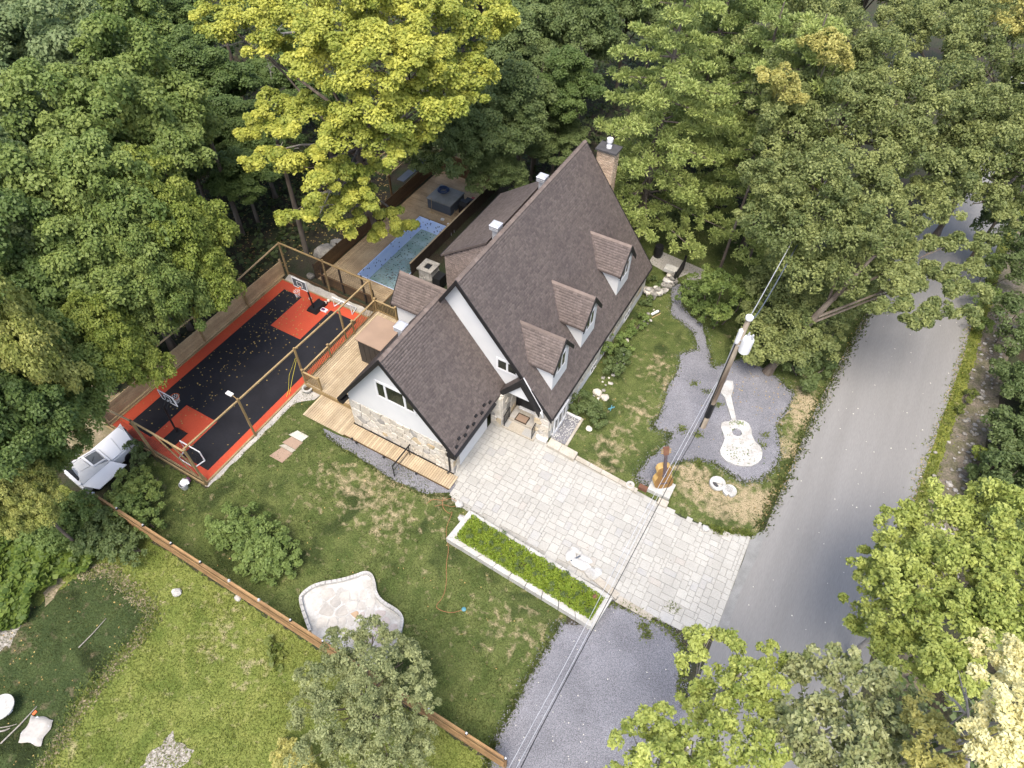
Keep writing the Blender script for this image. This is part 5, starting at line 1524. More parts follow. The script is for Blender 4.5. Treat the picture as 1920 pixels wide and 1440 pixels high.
oc2 = tag(ob("orange_cord", B().tube([(x, y, .03) for x, y in smooth([(-12.25, 13.40), (-12.13, 13.84), (-11.59, 13.96), (-11.32, 14.38), (-10.71, 14.29), (-10.89, 13.92), (-11.44, 13.83), (-11.79, 13.48)], 2)], .010, 5), 'orangehose'), "tangled end of orange cord on the lawn by the gravel", "cord")
# white bucket with cloth near the court corner
bk = thing("white_bucket", "white bucket with a grey base and purple cloth on the lawn by the court corner", "bucket", (-24.12, 7.68, 0))
q = (-24.12, 7.68)
ob("bucket", B().lathe(q[0], q[1], [(.16, 0), (.20, .2), (.22, .42), (.20, .42), (.17, .1), (.02, .08)], 16), 'silver', bk)
ob("sheet", B().blob((q[0] - .02, q[1] + .12, .40), (.26, .24, .16), 8, 2, .2), 'trim', bk)
ob("cloth", B().blob((q[0] - .12, q[1] + .36, .2), (.18, .14, .16), 9, 2, .2), 'purple', bk)

# white vehicle half hidden by the trees beside the court
vh = thing("utility_vehicle", "white open-cabbed vehicle half hidden by trees beside the court corner", "vehicle", (-28.9, 6.8, 0))
ob("body", B().extr([(-29.7, 4.9, .35), (-28.05, 4.75, .35), (-28.05, 8.1, .35), (-29.75, 8.55, .35)], [(-29.7, 4.9, .92), (-28.05, 4.75, .92), (-28.05, 8.05, .88), (-29.72, 8.5, .88)]), 'vehwhite', vh)
ob("hood", B().extr([(-29.38, 6.82, .92), (-28.1, 6.7, .92), (-28.1, 7.35, .90), (-29.40, 7.68, .90)], [(-29.38, 6.82, 1.0), (-28.1, 6.7, 1.0), (-28.12, 7.35, .98), (-29.42, 7.68, .98)]), 'vehwhite', vh)
ob("hood", B().extr([(-29.42, 7.70, .9), (-28.1, 7.38, .9), (-28.1, 8.08, .88), (-29.74, 8.62, .88)], [(-29.42, 7.70, .985), (-28.1, 7.38, .985), (-28.1, 8.08, .95), (-29.74, 8.62, .95)]), 'vehwhite', vh)
ob("windscreen", B().extr([(-29.30, 6.66, 1.0), (-28.45, 6.52, 1.0), (-28.45, 5.95, 1.22), (-29.30, 6.02, 1.22)], [(-29.30, 6.66, 1.03), (-28.45, 6.52, 1.03), (-28.45, 5.95, 1.25), (-29.30, 6.02, 1.25)]), 'glassgrey', vh)
fr_ = B()
for p, q_ in (((-29.42, 6.76, 1.04), (-28.10, 6.62, 1.04)), ((-29.40, 5.98, 1.27), (-28.40, 5.90, 1.27)), ((-29.42, 6.76, 1.04), (-29.70, 4.95, 1.27)), ((-29.66, 4.98, 1.27), (-28.0, 4.78, 1.27)), ((-28.38, 5.9, 1.27), (-28.42, 6.6, 1.04))):
    fr_.beam(p, q_, .10, .07)
ob("cab_frame", fr_, 'trim', vh)
ob("roof_panel", B().extr([(-29.45, 5.85, 1.2), (-28.6, 5.82, 1.2), (-28.75, 5.3, 1.2), (-29.5, 5.35, 1.2)], [(-29.45, 5.85, 1.24), (-28.6, 5.82, 1.24), (-28.75, 5.3, 1.24), (-29.5, 5.35, 1.24)]), 'vehgrey', vh)
ob("rear_glass", B().extr([(-29.56, 5.28, 1.15), (-28.5, 5.05, 1.15), (-28.4, 4.9, 1.15), (-29.6, 5.04, 1.15)], [(-29.56, 5.28, 1.22), (-28.5, 5.05, 1.22), (-28.4, 4.9, 1.22), (-29.6, 5.04, 1.22)]), 'black', vh)
ob("side_deck", B().extr([(-28.6, 5.8, 1.16), (-28.0, 6.6, 1.10), (-28.0, 4.8, 1.16), (-28.8, 5.2, 1.16)], [(-28.6, 5.8, 1.20), (-28.0, 6.6, 1.14), (-28.0, 4.8, 1.20), (-28.8, 5.2, 1.20)]), 'vehgrey', vh)
ob("side_panel", B().extr([(-28.0, 6.6, 1.05), (-27.40, 6.95, .72), (-27.40, 5.2, .72), (-28.0, 4.8, 1.1)], [(-28.0, 6.6, 1.12), (-27.38, 6.95, .78), (-27.38, 5.2, .78), (-28.0, 4.8, 1.17)]), 'vehwhite', vh)
ob("side_mirror", B().blob((-29.95, 6.1, 1.1), (.10, .30, .10), 4, 2, .05), 'vehwhite', vh)
ob("headlight", B().box(-29.62, -29.35, 8.44, 8.56, .62, .78), 'glassgrey', vh)
ob("headlight", B().box(-28.42, -28.15, 8.14, 8.28, .62, .78), 'glassgrey', vh)
ob("bumper", B().extr([(-29.8, 8.55, .35), (-28.0, 8.1, .35), (-28.0, 8.22, .35), (-29.8, 8.67, .35)], [(-29.8, 8.55, .55), (-28.0, 8.1, .55), (-28.0, 8.22, .55), (-29.8, 8.67, .55)]), 'vehgrey', vh)
ob("wiper", B().beam((-29.15, 6.5, 1.06), (-28.75, 6.1, 1.22), .02, .02), 'black', vh)
for x, y in ((-29.7, 5.5), (-28.05, 5.4), (-29.72, 7.8), (-28.05, 7.5)):
    ob("wheel", B().tube([(x - .1, y, .32), (x + .1, y, .32)], .32, 16), 'black', vh)
gw_ = sheet("dirt_track", wob([(-36, 6.5), (-30.6, 6.0), (-30.2, 9.2), (-31.4, 10.5), (-36, 10)], .5, .12, 21), .008, 'sandy', kind='structure')

# white lids and sticks in the near left corner
q = (-22.38, -4.16)
t = thing("round_table_top", "round white garden table at the left edge of the picture", "table", (*q, 0))
ob("top", B().lathe(q[0], q[1], [(.02, .50), (.50, .50), (.54, .52), (.54, .56), (.02, .57)], 26), 'whitepaint', t)
ob("leg", B().lathe(q[0], q[1], [(.25, 0), (.10, .06), (.07, .50)], 12), 'trim', t)
q = (-20.56, -4.05)
t = thing("square_cover", "crumpled square white cover lying on the dark grass", "cover", (*q, 0))
rg = np.random.default_rng(3)
gx = np.linspace(-.52, .52, 9)
XX, YY = np.meshgrid(gx, gx)
ZZ = .24 + rg.uniform(-.02, .02, XX.shape) - .16 * (np.maximum(abs(XX), abs(YY)) > .45)
XX = XX + .05 * np.sin(YY * 9)
YY = YY + .04 * np.cos(XX * 8)
ca2, sa2 = math.cos(.35), math.sin(.35)
V = np.stack([q[0] + XX * ca2 - YY * sa2, q[1] + XX * sa2 + YY * ca2, ZZ], -1).reshape(-1, 3)
fc = [(j * 9 + i, j * 9 + i + 1, j * 9 + i + 10, j * 9 + i + 9) for j in range(8) for i in range(8)]
ob("sheet", B().add(V, fc), 'flag', t, smooth=True)
ob("frame_box", B().box(q[0] - .4, q[0] + .4, q[1] - .4, q[1] + .4, 0, .18), 'silver', t)
for a, b, r, lb in (((-21.43, -5.13), (-21.39, -3.42), .035, "long pale stick between the white table and the white cover"), ((-22.03, -4.77), (-21.51, -4.30), .022, "thin grey rod by the white table"), ((-21.94, -0.85), (-21.96, 0.71), .025, "bare grey branch lying on the dark strip of grass"), ((-21.90, -4.86), (-21.62, -4.55), .04, "brown stick at the left edge below the white table")):
    tag(ob("fallen_branch", B().tube([(*a, .05), ((a[0] + b[0]) / 2 + .06, (a[1] + b[1]) / 2, .09), (*b, .05)], [r, r * .9, r * .5], 6), 'deadbark'), lb, "branch")
tag(ob("red_tag", B().box(*[v for c in zip(((-21.25, -3.64)[0] - .06, (-21.25, -3.64)[1] - .09), ((-21.25, -3.64)[0] + .06, (-21.25, -3.64)[1] + .09)) for v in c], .02, .06), 'orange'), "small orange tag in the grass by the white cover", "tag")
# ------------------------------------------------------------------ vegetation
def nrmz(a):
    return a / (np.linalg.norm(a, axis=-1, keepdims=True) + 1e-9)

def leaf_quads(rg, pos, nrm, ls, asp, ljit=.35):
    n = len(pos)
    t = nrmz(np.cross(nrm, rg.normal(size=(n, 3))))
    b = np.cross(nrm, t)
    s = ls * rg.uniform(1 - ljit, 1 + ljit, (n, 1))
    bend = nrm * s * .10
    v = np.stack([pos - t * s * .5 - bend, pos + b * s * asp * .5, pos + t * s * .5 - bend, pos - b * s * asp * .5], 1)
    f = np.arange(n * 4).reshape(n, 4)
    return v.reshape(-1, 3), f

def crown(seed, lobes, ppa=1.25, pr=(.45, .8), npuff=130, ls=.26, asp=.75, flat=.62, low=-.35, upb=.5, core=.35, tilt=.55, name="crown", thin=1.0):
    """leaf clumps spread over the lobes (x, y, z, rx, rz): real leaf faces, thicker at the surface, a thin fill inside."""
    rg = np.random.default_rng(seed)
    PP, OO, RR, TT = [], [], [], []
    for (cx, cy, cz, rx, rz) in lobes:
        area = 4 * math.pi * ((2 * rx * rz + rx * rx) / 3)
        n = max(3, int(ppa * area * (1 - low) / 2 * (thin if rx < .6 else 1)))
        d = nrmz(rg.normal(size=(n * 3, 3)))
        d = d[d[:, 2] > low][:n]
        k = rg.uniform(.72, 1.06, (len(d), 1))
        inner = rg.random((len(d), 1)) < core * .5
        k = np.where(inner, rg.uniform(.3, .7, k.shape), k)
        PP.append(np.array((cx, cy, cz)) + d * np.array((rx, rx, rz)) * k)
        OO.append(nrmz(d + np.array((0, 0, .35))))
        TT.append(np.full(len(d), rg.uniform(-.22, .22)))
        RR.append(rg.uniform(pr[0], pr[1], len(d)) * (min(1.0, .45 + .3 * rx)))
    P, O, Rr = np.concatenate(PP), np.concatenate(OO), np.concatenate(RR)
    n = len(P)
    rp = np.clip(rg.beta(2, 2, n) + np.concatenate(TT), 0, 1)
    idx = np.repeat(np.arange(n), npuff)
    d = nrmz(rg.normal(size=(len(idx), 3)) + O[idx] * .75 + np.array((0, 0, upb)))
    rad_ = rg.uniform(.35, 1, (len(idx), 1)) ** .5
    off = d * rad_ * Rr[idx][:, None]
    off[:, 2] *= flat
    pos = P[idx] + off
    nr = nrmz(d * .55 + np.array((0, 0, .75)) + rg.normal(size=d.shape) * tilt)
    v, f = leaf_quads(rg, pos, nr, ls, asp)
    rnd = np.clip(rp[idx] * .65 + rg.random(len(idx)) * .35, 0, 1)
    return npmesh(name, v, f, np.repeat(rnd, 4))

def ragged(lobes, seed, n=3, k=.42, shrink=.88):
    """break the round outline: small offshoot lobes round each main one."""
    rr = random.Random(seed)
    out = []
    for (x, y, z, rx, rz) in lobes:
        out.append((x, y, z, rx * shrink, rz * shrink))
        for _ in range(n):
            a, e = rr.uniform(0, 6.28), rr.uniform(-.35, .8)
            d = rr.uniform(.85, 1.2)
            q = k * rr.uniform(.6, 1.15)
            out.append((x + rx * d * math.cos(a) * math.cos(e), y + rx * d * math.sin(a) * math.cos(e), z + rz * d * math.sin(e), rx * q, rz * q))
    return out

def trunk_builder(base, top, r, lobes, rr, limbs=8):
    b = B()
    base, top = np.array(base, float), np.array(top, float)
    mid = (base + top) / 2 + np.array((rr.uniform(-.2, .2), rr.uniform(-.2, .2), 0))
    b.tube([base - np.array((0, 0, .05)), base + (mid - base) * .12, mid, top], [r * 1.5, r * 1.05, r * .8, r * .3], 9)
    ls_ = list(lobes)
    rr.shuffle(ls_)
    for (x, y, z, rx, rz) in ls_[:limbs]:
        f = rr.uniform(.4, .85)
        p = base + (top - base) * f
        q = np.array((x, y, z - rz * .2))
        if q[2] < p[2] - 1.5:
            p = base + (top - base) * max(.15, (q[2] - 1.2 - base[2]) / max(.1, top[2] - base[2]))
        m_ = (p + q) / 2 + np.array((rr.uniform(-.3, .3), rr.uniform(-.3, .3), .25))
        b.tube([p, m_, q], [r * .38, r * .24, r * .09], 6)
        for _ in range(2):
            e = q + np.array((rr.uniform(-.8, .8) * rx, rr.uniform(-.8, .8) * rx, rr.uniform(0, .6) * rz))
            b.tube([m_ * .4 + q * .6, (q + e) / 2, e], [r * .12, r * .08, r * .04], 5)
    return b

def tree(name, label, cat, base, lobes, lm, seed, r=.22, bark='bark', group=None, limbs=8, ztop=None, rag=True, **kw):
    t = thing(name, label, cat, (*base, 0), group)
    rr = random.Random(seed)
    cz = sum(l[2] for l in lobes) / len(lobes)
    cx, cy = sum(l[0] for l in lobes) / len(lobes), sum(l[1] for l in lobes) / len(lobes)
    ob("trunk", trunk_builder((*base, 0), (cx * .6 + base[0] * .4, cy * .6 + base[1] * .4, ztop or cz + .6), r, lobes, rr, limbs), bark, t)
    m = crown(seed, ragged(lobes, seed) if rag else lobes, **kw)
    m.transform(__import__("mathutils").Matrix.Translation((-base[0], -base[1], 0)))
    link("crown", m, LEAF[lm], t)
    return t

# --- woodland maples: a few originals, then copies turned and scaled, each with its own crown and trunk
PROTO = []
def maple_proto(seed, sub, **kw):
    rr = random.Random(seed)
    lobes = [(0, 0, 9.0, 2.7, 3.2)]
    for k in range(sub):
        a = 2 * math.pi * k / sub + rr.uniform(-.4, .4)
        d = rr.uniform(2.0, 3.0)
        lobes.append((d * math.cos(a), d * math.sin(a), rr.uniform(6.6, 9.2), rr.uniform(1.6, 2.3), rr.uniform(1.4, 2.0)))
    tb = trunk_builder((0, 0, 0), (0, 0, 9.5), .26, lobes, rr, 7)
    cm = crown(seed, lobes, ppa=.95, pr=(.6, 1.05), npuff=225, ls=.205, asp=.8, flat=.6, core=.25, low=-.25, upb=.7, tilt=.45, **kw)
    tm = tb.mesh("trunk")
    PROTO.append((cm, tm))
for s_, n_ in ((101, 6), (102, 7), (103, 6), (104, 8)):
    maple_proto(s_, n_)
def wood(label, p, r, lm, k, rot=0, name="maple_tree", group="woodland trees round the court and house"):
    """p = where the middle of the crown hangs (x, y, z); r = crown radius."""
    cm, tm = PROTO[k % len(PROTO)]
    bx_ = p[0]
    if 7 < p[1] < 25 and p[0] > -32.6:
        bx_ = -32.6 - .25 * (k % 3)          # the trunk stands in the wood, the crown leans out over the fence
    by_ = p[1]
    if -29.8 < p[0] < -8 and 20 < p[1] < 42.5:
        by_ = 42.6 + .4 * (k % 3)
    if 3 < p[1] < 10 and p[0] > -33.5:
        bx_ = -33.6
    t = thing(name, label, "tree", (bx_, by_, 0), group)
    o = link("trunk", tm, MAT['bark'], t)
    c = link("crown", cm, LEAF[lm], t)
    c.location[0], c.location[1] = p[0] - bx_, p[1] - by_
    for q_ in (o, c):
        q_.scale = (r / 4.4, r / 4.4, p[2] / 8.6)
        q_.rotation_euler[2] = rot + k * 1.3
    return t
WOODS = [
    ("dark maple in the top left corner of the woods", (-61.12, 29.11, 9.00), 4.4, 'maple_mid'),
    ("maple at the top left, second from the corner along the top edge", (-55.94, 30.51, 10.00), 4.4, 'maple_blue'),
    ("maple on the top edge left of the yellow maple's bare twigs", (-51.97, 31.85, 10.00), 4.4, 'maple_mid'),
    ("dark maple on the top edge just left of the yellow maple", (-53.09, 37.43, 7.00), 4.2, 'maple_dark'),
    ("bluish maple at the left edge, upper quarter", (-49.16, 22.01, 10.00), 4.4, 'maple_blue'),
    ("tall maple in the middle of the upper left woods", (-43.55, 23.06, 11.00), 4.4, 'maple_blue'),
    ("broad green maple left of the dark gap by the yellow maple", (-38.63, 22.94, 11.00), 4.0, 'maple_mid'),
    ("bluish maple at the left edge of the woods, above the middle", (-39.76, 15.50, 11.00), 4.0, 'maple_blue'),
    ("round green maple in the heart of the left woods", (-37.04, 17.13, 11.00), 4.0, 'maple_mid'),
    ("maple whose crown reaches towards the bare trunks beside the yellow maple", (-33.76, 18.48, 11.00), 3.7, 'maple_mid'),
    ("blue-green maple at the left edge level with the pool", (-35.09, 12.15, 11.00), 3.6, 'maple_blue'),
    ("maple behind the court's board fence, second row", (-33.11, 13.59, 10.50), 3.6, 'maple_mid'),
    ("maple behind the middle of the court's board fence", (-30.45, 14.66, 10.50), 3.4, 'maple_mid'),
    ("light green maple overhanging the far end of the board fence", (-29.65, 16.40, 9.50), 2.6, 'maple_light'),
    ("bright maple leaning over the board fence near the court net corner", (-27.50, 15.55, 8.50), 2.2, 'maple_light'),
    ("maple over the middle of the board fence", (-28.12, 13.27, 8.50), 2.2, 'maple_mid'),
    ("dark green maple in the shade at the left edge", (-31.79, 10.31, 10.00), 3.2, 'maple_dark'),
    ("mid green maple two crowns in from the left edge, level with the court", (-29.83, 11.86, 9.00), 3.0, 'maple_mid'),
    ("turning yellowish maple at the left edge level with the court", (-27.40, 6.52, 11.00), 2.2, 'maple_turn'),
    ("light maple whose crown hangs over the near end of the board fence", (-27.51, 9.59, 7.50), 2.0, 'maple_light'),
    ("maple left of the light one at the near end of the board fence", (-27.69, 7.61, 8.00), 2.2, 'maple_mid'),
    ("maple above the white vehicle", (-27.52, 6.32, 6.50), 1.8, 'maple_mid'),
    ("dark maple at the left edge above the vines", (-26.16, 4.21, 8.50), 2.5, 'maple_dark'),
    ("yellowish small maple at the left edge by the white vehicle", (-25.56, 2.49, 6.00), 1.4, 'maple_turn'),
    ("small dark maple left of the white vehicle's cab", (-27.46, 3.83, 5.50), 1.4, 'maple_mid'),
    ("deep shaded maple left of the yellow maple, upper one", (-45.22, 32.46, 7.00), 3.6, 'maple_dark'),
    ("deep shaded maple left of the yellow maple, lower one", (-40.45, 29.47, 5.50), 3.2, 'maple_dark'),
    ("shaded sapling beside the bare trunk above the court net", (-40.89, 26.06, 5.00), 2.4, 'maple_dark'),
    ("low dark maple filling the gap left of the yellow maple's trunk", (-36.29, 26.62, 4.50), 2.6, 'maple_dark'),
    ("dark understorey tree beneath the yellow maple's left boughs", (-37.95, 30.13, 5.50), 2.8, 'maple_dark'),
    ("dark understorey tree behind the yellow maple, near the pergola", (-37.12, 36.13, 5.00), 3.0, 'maple_dark'),
    ("dark understorey tree under the yellow maple's top boughs", (-42.69, 38.50, 6.00), 3.2, 'maple_dark'),
    ("dark tree between the yellow maple and the shed behind the hot tub", (-27.44, 36.60, 5.00), 2.6, 'shade'),
    ("dark tree in the gap left of the chimney", (-20.35, 43.72, 4.00), 2.6, 'shade'),
    ("shaded tree on the top edge right of the yellow maple", (-26.83, 52.74, 9.00), 3.8, 'shade'),
    ("shaded tree right of the yellow maple's upper crown", (-24.90, 46.98, 8.00), 3.4, 'shade'),
    ("dull green tree left of the tall pines on the top edge", (-21.70, 51.17, 9.00), 3.4, 'shade'),
    ("dark tree hanging over the hot tub", (-23.10, 36.07, 7.00), 3.0, 'shade'),
    ("dark tree between the hot tub and the chimney", (-21.88, 39.93, 7.50), 3.0, 'shade'),
    ("dark tree leaning towards the rear addition roof", (-21.67, 36.91, 4.50), 2.1, 'shade'),
    ("shaded tree behind the chimney", (-20.21, 44.77, 7.00), 2.8, 'maple_dark'),
    ("far tree on the top edge behind the pines", (-20.24, 63.48, 9.00), 4.0, 'shade'),
    ("far tree on the top edge behind the oaks", (-12.56, 66.88, 9.00), 4.0, 'maple_mid'),
    ("far tree on the top edge behind the yellow maple", (-40.76, 53.51, 9.00), 4.4, 'maple_mid'),
    ("far tree on the top edge left of the yellow maple's top", (-53.28, 47.57, 8.00), 4.4, 'maple_dark'),
    ("far tree beyond the top left corner", (-71.84, 40.50, 8.00), 5.0, 'maple_dark'),
    ("oak crown at the right edge over the far end of the road", (8.51, 52.24, 9.00), 3.4, 'oak'),
    ("lower oak crown at the right edge above the bank", (10.83, 49.31, 8.00), 2.0, 'oak'),
    ("shaded tree on the top edge just left of the tall pine", (-20.84, 57.71, 9.00), 3.4, 'shade'),
    ("green tree filling the top edge between the pines and the oaks", (-12.68, 55.61, 9.00), 3.2, 'maple_mid'),
    ("far tree beyond the top edge of the left woods", (-63.36, 44.28, 8.00), 5.0, 'maple_mid'),
    ("far tree beyond the top edge in the middle", (-37.32, 60.67, 8.00), 4.6, 'shade'),
    ("far tree beyond the top right corner", (5.08, 77.90, 9.00), 4.4, 'oak'),
    ("far tree on the top edge over the road", (-3.83, 73.75, 9.00), 4.4, 'oak'),
]
for i, (lb, p, r, lm) in enumerate(WOODS):
    wood(lb, p, r, lm, i, rot=i * .77)

# --- the yellow maple
YL = [(-35.92, 28.81, 14.00, 1.8, 1.3), (-32.31, 28.17, 13.50, 1.2, .9), (-31.68, 29.86, 15.00, 2.2, 1.8), (-26.90, 29.11, 16.00, 2.6, 2.1), (-24.30, 30.71, 16.00, 2.6, 2.0), (-22.84, 34.04, 15.00, 2.4, 1.8), (-22.70, 37.41, 14.00, 1.6, 1.3),
      (-27.01, 26.97, 14.50, 1.8, 1.4), (-23.12, 26.86, 15.50, 2.4, 1.9), (-22.03, 30.01, 14.50, 2.2, 1.6), (-21.31, 32.62, 13.00, 1.6, 1.2), (-22.84, 26.00, 13.50, 2.0, 1.5), (-21.06, 27.83, 13.00, 2.0, 1.4), (-21.25, 31.26, 12.00, 1.4, 1.1),
      (-31.16, 26.69, 10.50, 1.3, .9), (-31.16, 25.57, 10.00, 1.1, .8), (-27.29, 25.88, 11.50, 1.7, 1.2), (-24.10, 25.15, 12.00, 1.6, 1.2), (-22.30, 26.27, 11.50, 1.6, 1.1), (-28.73, 23.61, 9.50, 1.5, 1.0), (-26.18, 23.61, 10.00, 1.5, 1.0), (-24.72, 24.75, 9.50, 1.4, .9),
      (-26.98, 22.77, 7.50, 1.1, .7), (-25.35, 23.73, 7.50, 1.4, .9), (-24.04, 25.23, 8.00, 1.2, .8), (-24.41, 24.03, 6.50, .8, .5), (-23.62, 25.97, 9.00, 1.0, .8), (-23.69, 26.79, 5.50, .85, .45), (-22.83, 27.39, 4.60, .5, .3), (-23.61, 25.83, 5.00, .5, .35)]
YL = [l for l in YL]
yb = tree("yellow_maple", "tall bright yellow-green maple between the court and the pool", "tree", (-29.3, 31.2), YL, 'yellow', 11, r=.34, limbs=24, ztop=14.5, ppa=1.15, pr=(.50, .85), npuff=215, ls=.175, asp=.8, flat=.6, low=-.3, core=.3, upb=.6, tilt=.5)
def bare(parent, p, q, n, seed, r=.06, spread=1.2):
    rr = random.Random(seed)
    p, q = np.array(p, float), np.array(q, float)
    b = B().tube([p, (p + q) / 2 + np.array((0, 0, .2)), q], [r, r * .7, r * .3], 6)
    for k in range(n):
        f = rr.uniform(.25, 1)
        a = p + (q - p) * f
        e = a + np.array((rr.uniform(-1, 1), rr.uniform(-1, 1), rr.uniform(-.3, .6))) * spread
        m_ = (a + e) / 2 + np.array((0, 0, rr.uniform(0, .15)))
        b.tube([a, m_, e], [r * .4, r * .3, r * .12], 5)
        for _ in range(2):
            e2 = m_ + np.array((rr.uniform(-1, 1), rr.uniform(-1, 1), rr.uniform(-.3, .4))) * spread * .5
            b.tube([m_, e2], [r * .22, r * .08], 4)
    return ob("bare_branch", b, 'deadbark', parent)
bare(yb, (-34.99, 33.60, 12.00), (-35.61, 28.28, 13.00), 9, 1, .08)
bare(yb, (-32.69, 30.11, 12.50), (-32.24, 27.94, 12.50), 6, 2, .06, .8)
bare(yb, (-28.13, 27.60, 9.00), (-29.43, 23.89, 10.00), 4, 3, .07, .6)
bare(yb, (-26.51, 26.32, 8.00), (-25.20, 22.73, 8.00), 6, 4, .06, .8)
for i, (p, lb) in enumerate((((-36.86, 25.36), "bare grey trunk leaning in the shade left of the court net corner"), ((-31.36, 26.12), "slim grey trunk beside the pale boulders"), ((-47.91, 37.73), "tall grey trunk in the dark gap left of the yellow maple"))):
    t = thing("bare_trunk", lb, "tree", (*p, 0))
    ob("trunk", B().tube([(*p, 0), (p[0] - .1, p[1] + .2, 4), (p[0] + .1, p[1] + .1, 9)], [.20, .16, .10], 8), 'bark', t)

# --- white pines
def pine(label, base, h, lmax, lm, seed, z0=2.5, thin=1.0):
    t = thing("pine_tree", label, "tree", (*base, 0), "tall white pines behind the house")
    rr = random.Random(seed)
    rg = np.random.default_rng(seed)
    tb = B().tube([(0, 0, -.05), (.05, 0, h * .4), (0, .05, h)], [.30, .22, .04], 9)
    P, Rr, O = [], [], []
    z = z0
    while z < h - .4:
        f = (z - z0) / (h - z0)
        L = lmax * (1 - f) ** .65 * rr.uniform(.8, 1.1) + .4
        nb_ = rr.choice((4, 5, 5))
        a0 = rr.uniform(0, 6.28)
        for k in range(nb_):
            if rr.random() > thin:
                continue
            a = a0 + 2 * math.pi * k / nb_ + rr.uniform(-.35, .35)
            l_ = L * rr.uniform(.7, 1.12)
            dr = np.array((math.cos(a), math.sin(a), 0))
            pts = [np.array((0, 0, z)) + dr * l_ * s_ + np.array((0, 0, l_ * (-.10 * s_ + .02 * s_ * s_ + .12 * f * s_))) for s_ in (0, .35, .7, 1)]
            tb.tube(pts, [.07, .05, .03, .012], 5)
            side = np.array((-dr[1], dr[0], 0))
            n_ = max(4, int(l_ * 4.2))
            for q_ in range(n_):
                s_ = .22 + .78 * (q_ + rr.random()) / n_
                wd = l_ * .20 * math.sin(min(1, s_ * 1.02) * math.pi * .86) + .12
                p = np.array((0, 0, z)) + dr * l_ * s_ + side * rr.uniform(-wd, wd) + np.array((0, 0, l_ * (-.10 * s_ + .02 * s_ * s_ + .12 * f * s_) + rr.uniform(-.05, .12)))
                P.append(p)
                O.append(dr)
                Rr.append(rr.uniform(.30, .55))
        z += rr.uniform(1.05, 1.6)
    P, O, Rr = np.array(P), np.array(O), np.array(Rr)
    npf = 95
    idx = np.repeat(np.arange(len(P)), npf)
    d = nrmz(rg.normal(size=(len(idx), 3)) + O[idx] * .6 + np.array((0, 0, .45)))
    off = d * Rr[idx][:, None] * rg.uniform(.3, 1, (len(idx), 1))
    off[:, 2] *= .65
    pos = P[idx] + off
    # needles: long narrow faces pointing outwards
    n = len(pos)
    tdir = nrmz(d + rg.normal(size=d.shape) * .35)
    sd = nrmz(np.cross(tdir, rg.normal(size=d.shape)))
    s_ = rg.uniform(.16, .30, (n, 1))
    v = np.stack([pos - tdir * s_ * .5, pos + sd * .045, pos + tdir * s_ * .5, pos - sd * .045], 1).reshape(-1, 3)
    rp = rg.beta(2, 2, len(P))
    rnd = np.clip(rp[idx] * .6 + rg.random(n) * .4, 0, 1)
    ob_ = tb.mesh("trunk")
    link("trunk", ob_, MAT['bark'], t)
    link("crown", npmesh("crown", v, np.arange(n * 4).reshape(n, 4), np.repeat(rnd, 4)), LEAF[lm], t)
    return t
pine("tall feathery pine right behind the chimney", (-11.2, 40.0), 19, 6.4, 'pine', 3, z0=3)
pine("tall feathery pine behind the side lawn, nearest the oaks", (-3.9, 42.9), 16.5, 6.0, 'pine', 4, z0=3)
pine("feathery pine farther back on the top edge", (-11.5, 52), 18, 5.2, 'pinedark', 5, z0=4)
pine("darker feathery pine between the two tall pines", (-7.0, 47.5), 15, 4.6, 'pinedark', 6, z0=3.5)

# --- oaks over the road
KO = dict(ppa=1.5, pr=(.35, .75), npuff=125, ls=.18, asp=.55, flat=.8, low=-.45, core=.35, upb=.15, tilt=.8)
tree("oak_tree", "large spreading oak between the gravel bed and the road", "tree", (1.1, 31.9),
     [(-1.92, 33.10, 9.50, 1.8, 1.5), (-0.80, 35.82, 11.00, 2.2, 1.8), (0.97, 34.28, 9.50, 2.0, 1.5), (2.22, 36.99, 10.00, 2.1, 1.6), (0.26, 33.01, 7.50, 1.7, 1.3), (2.47, 34.31, 7.50, 1.7, 1.3), (3.61, 35.97, 8.50, 1.5, 1.0),
      (-3.10, 36.78, 10.00, 1.7, 1.5), (0.95, 39.90, 11.00, 2.0, 1.6), (5.09, 39.73, 9.00, 1.5, 1.1), (3.95, 36.08, 8.00, 0.37, 0.23), (4.46, 37.05, 8.10, 0.41, 0.24), (5.26, 36.85, 8.00, 0.34, 0.27), (5.91, 37.91, 8.10, 0.53, 0.32), (6.80, 38.03, 8.00, 0.50, 0.25), (7.63, 38.93, 8.10, 0.44, 0.25), (8.54, 38.79, 8.00, 0.36, 0.23), (8.93, 39.97, 8.10, 0.37, 0.33), (4.53, 34.87, 7.80, 0.51, 0.32), (5.39, 35.63, 7.80, 0.50, 0.24), (6.46, 36.00, 7.80, 0.39, 0.30), (7.72, 37.00, 7.80, 0.49, 0.32), (8.65, 37.29, 7.80, 0.52, 0.23), (5.22, 33.78, 7.60, 0.46, 0.30), (5.82, 34.38, 7.60, 0.44, 0.24), (5.70, 33.11, 7.40, 0.43, 0.23), (6.29, 32.18, 7.30, 0.53, 0.32), (7.00, 32.82, 7.30, 0.45, 0.26), (7.50, 33.69, 7.40, 0.53, 0.29), (4.90, 32.17, 7.40, 0.52, 0.32), (8.03, 35.19, 7.60, 0.44, 0.27), (8.63, 35.79, 7.60, 0.46, 0.27), (9.29, 35.93, 7.60, 0.36, 0.26), (9.10, 34.05, 7.30, 0.51, 0.23), (6.11, 34.92, 7.70, 0.33, 0.30), (7.35, 35.90, 7.70, 0.38, 0.28)],
     'oak', 21, r=.24, limbs=6, thin=.5, **KO)
